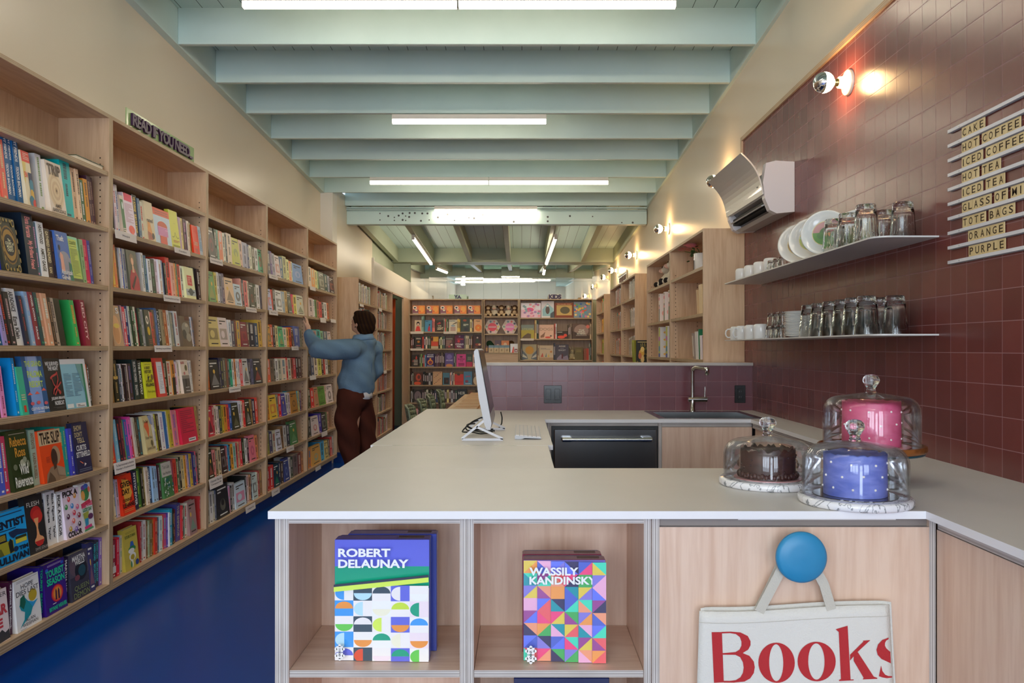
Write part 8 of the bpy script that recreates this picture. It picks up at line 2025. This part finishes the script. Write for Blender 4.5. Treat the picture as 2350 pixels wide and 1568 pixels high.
for i, (y, h, w, c, le, ac) in enumerate(((5.45, .17, .05, 'd8c8b8', .06, None), (5.52, .165, .05, '7a2c58', .1, 'd8c8d0'), (5.59, .17, .06, 'd8d0d4', .12, None), (5.67, .215, .02, '1e6a44', .12, None), (5.71, .2, .08, 'cfc8c4', .2, None), (5.83, .19, .06, '8a7c74', .26, 'c8bcb0'))):
    rbook(y, zz, h, w, c, '%s notebook, %s from the right, lower shelf of the tile-side bookcase' % (cname(c), ordn(i + 1)), le, ac)
# book on the low cabinet in the gap between the right bookcases
o = G().box(1.24, 1.56, 7.86, 8.62, 0.0, 1.13, thick='Z').build('cabinet', ['plyZ', 'ply_edge']); tag(o, 'low plywood cabinet in the gap between the right bookcases', 'cabinet')
t = thing('book', (1.33, 8.05, 1.131), 'dark book with golden animals standing in front of the bright end panel', 'book')
a = px(1460, 0, 8.05); b = px(1483.5, 781, 8.05)
G().box(a.x, b.x + .02, 8.05, 8.075, 1.131, b.z, '2a2418').build('cover', 'cover', t)
pl = Plane((a.x, 8.05, 1.131), (1, 0, 0), (0, 0, 1), b.x - a.x + .02, b.z - 1.131); g = G()
rr = random.Random(2)
art(g, pl, [('c', rr.uniform(.06, .94), rr.uniform(.14, .86), .05, .035, ('6a6030', '8a7838', '4a5028')[i % 3]) for i in range(40)] + [('c', .42, .5, .22, .16, 'c89838'), ('c', .5, .66, .16, .1, 'd8b868'), ('c', .5, .3, .14, .14, 'd0b070'), ('c', .3, .42, .14, .12, 'b8683c'), ('l', .1, .9, .9, .96, 1, 'c8b070'), ('l', .1, .03, .9, .09, 1, 'c8b070')]); g.build('cover_print', 'cover', t)
g = G(); P = []
for i in range(9):
    s_ = i / 8; P += [(a.x - 0.045 + .02 * s_ ** 2, 8.04 + .03 * s_, 1.131 + (b.z - 1.131) * (1 - s_)), (a.x - 0.002, 8.048, 1.131 + (b.z - 1.131) * (1 - s_))]
g.add(P, [(2 * i, 2 * i + 1, 2 * i + 3, 2 * i + 2) for i in range(8)], '98983c', 0, True); o = g.build('curled_flap', 'cover', t); md = o.modifiers.new('thickness', 'SOLIDIFY'); md.thickness = 0.002

# ================================================================ table with flat boxes, row of chairs
t = thing('table', (-0.28, 8.45, 0), 'long plywood table behind the counter, partly hidden by the computer', 'table')
G().box(-0.70, 0.14, 7.0, 9.9, 0.725, 0.75, thick='Z').build('table_top', ['plyY', 'ply_edge'], t)
for x in (-0.64, 0.08):
    for y in (7.1, 9.8):
        G().box(x - .03, x + .03, y - .03, y + .03, 0, 0.724).build('leg', 'plyZ', t)
k = 0
for j in range(7):
    for i in range(3):
        x0, y0 = -0.62 + 0.24 * i, 7.1 + 0.4 * j; k += 1
        o = G().bbox(x0, x0 + 0.215, y0, y0 + 0.33, 0.7508, 0.775, 0.002, ('c8a47c', 'c49c72', 'ccab88')[k % 3]).build('flat_box', 'satin')
        tag(o, 'flat tan packet on the table, %s row from the camera, %s' % (ordn(j + 1), ('by the chairs', 'in the middle', 'on the far right')[i]), 'packet', 'flat packets laid out on the table')
def chair(y, label):
    t = thing('chair', (-0.98, y, 0), label, 'chair', 'sage green chairs along the table')
    S = (126, 136, 112); x0 = -1.0
    G().bbox(x0 + 0.02, x0 + 0.43, y - 0.21, y + 0.21, 0.43, 0.455, 0.01, S).build('seat', 'satin', t)
    # curved back with a hand slot
    g = G(); n = 10
    def bp_(a, z):
        return Vector((x0 - 0.02 - 0.055 * (z - 0.5) / 0.3 + 0.05 * abs(2 * a - 1) ** 2, y - 0.20 + 0.40 * a, z))
    cols_ = [(0, 0.30), (0.70, 1)]
    zs_ = [0.55, 0.62, 0.69, 0.735, 0.765, 0.80]
    for k in range(5):
        for i in range(n):
            a0, a1 = i / n, (i + 1) / n
            if k == 3 and 0.25 <= a0 and a1 <= 0.75:
                continue
            z0 = zs_[k] ; z1 = zs_[k + 1] - (0.02 * abs(2 * a0 - 1) ** 4 if k == 4 else 0)
            g.add([bp_(a0, z0), bp_(a1, z0), bp_(a1, zs_[k + 1] - (0.03 * abs(2 * a1 - 1) ** 4 if k == 4 else 0)), bp_(a0, zs_[k + 1] - (0.03 * abs(2 * a0 - 1) ** 4 if k == 4 else 0))], [(0, 1, 2, 3)], S, 0, True)
    o = g.build('backrest', 'satin', t); md = o.modifiers.new('thickness', 'SOLIDIFY'); md.thickness = 0.016; md.offset = 0
    for a in (-1, 1):
        yy = y + 0.19 * a
        G().tube([(x0 - 0.0, yy, 0.56), (x0 + 0.01, yy, 0.45), (x0 - 0.03, yy, 0.0)], 0.012, 8, S).build('leg', 'satin', t); G().tube([(x0 + 0.4, yy, 0.44), (x0 + 0.43, yy, 0.0)], 0.012, 8, S).build('leg', 'satin', t)
        G().tube([(x0 - 0.0, yy, 0.56), bp_(.5 + .5 * a, 0.66) , bp_(.5 + .5 * a, 0.76)], 0.011, 8, S).build('back_post', 'satin', t)
for y, lab in ((7.4, 'nearest of the four sage green chairs, mostly below the counter edge'), (8.25, 'second nearest of the four sage green chairs by the table'), (9.05, 'third of the four sage green chairs by the table'), (10.1, 'farthest of the four sage green chairs by the table')):
    chair(y, lab)
for _o in SC.objects:
    if 'base' in _o:
        del _o['base']
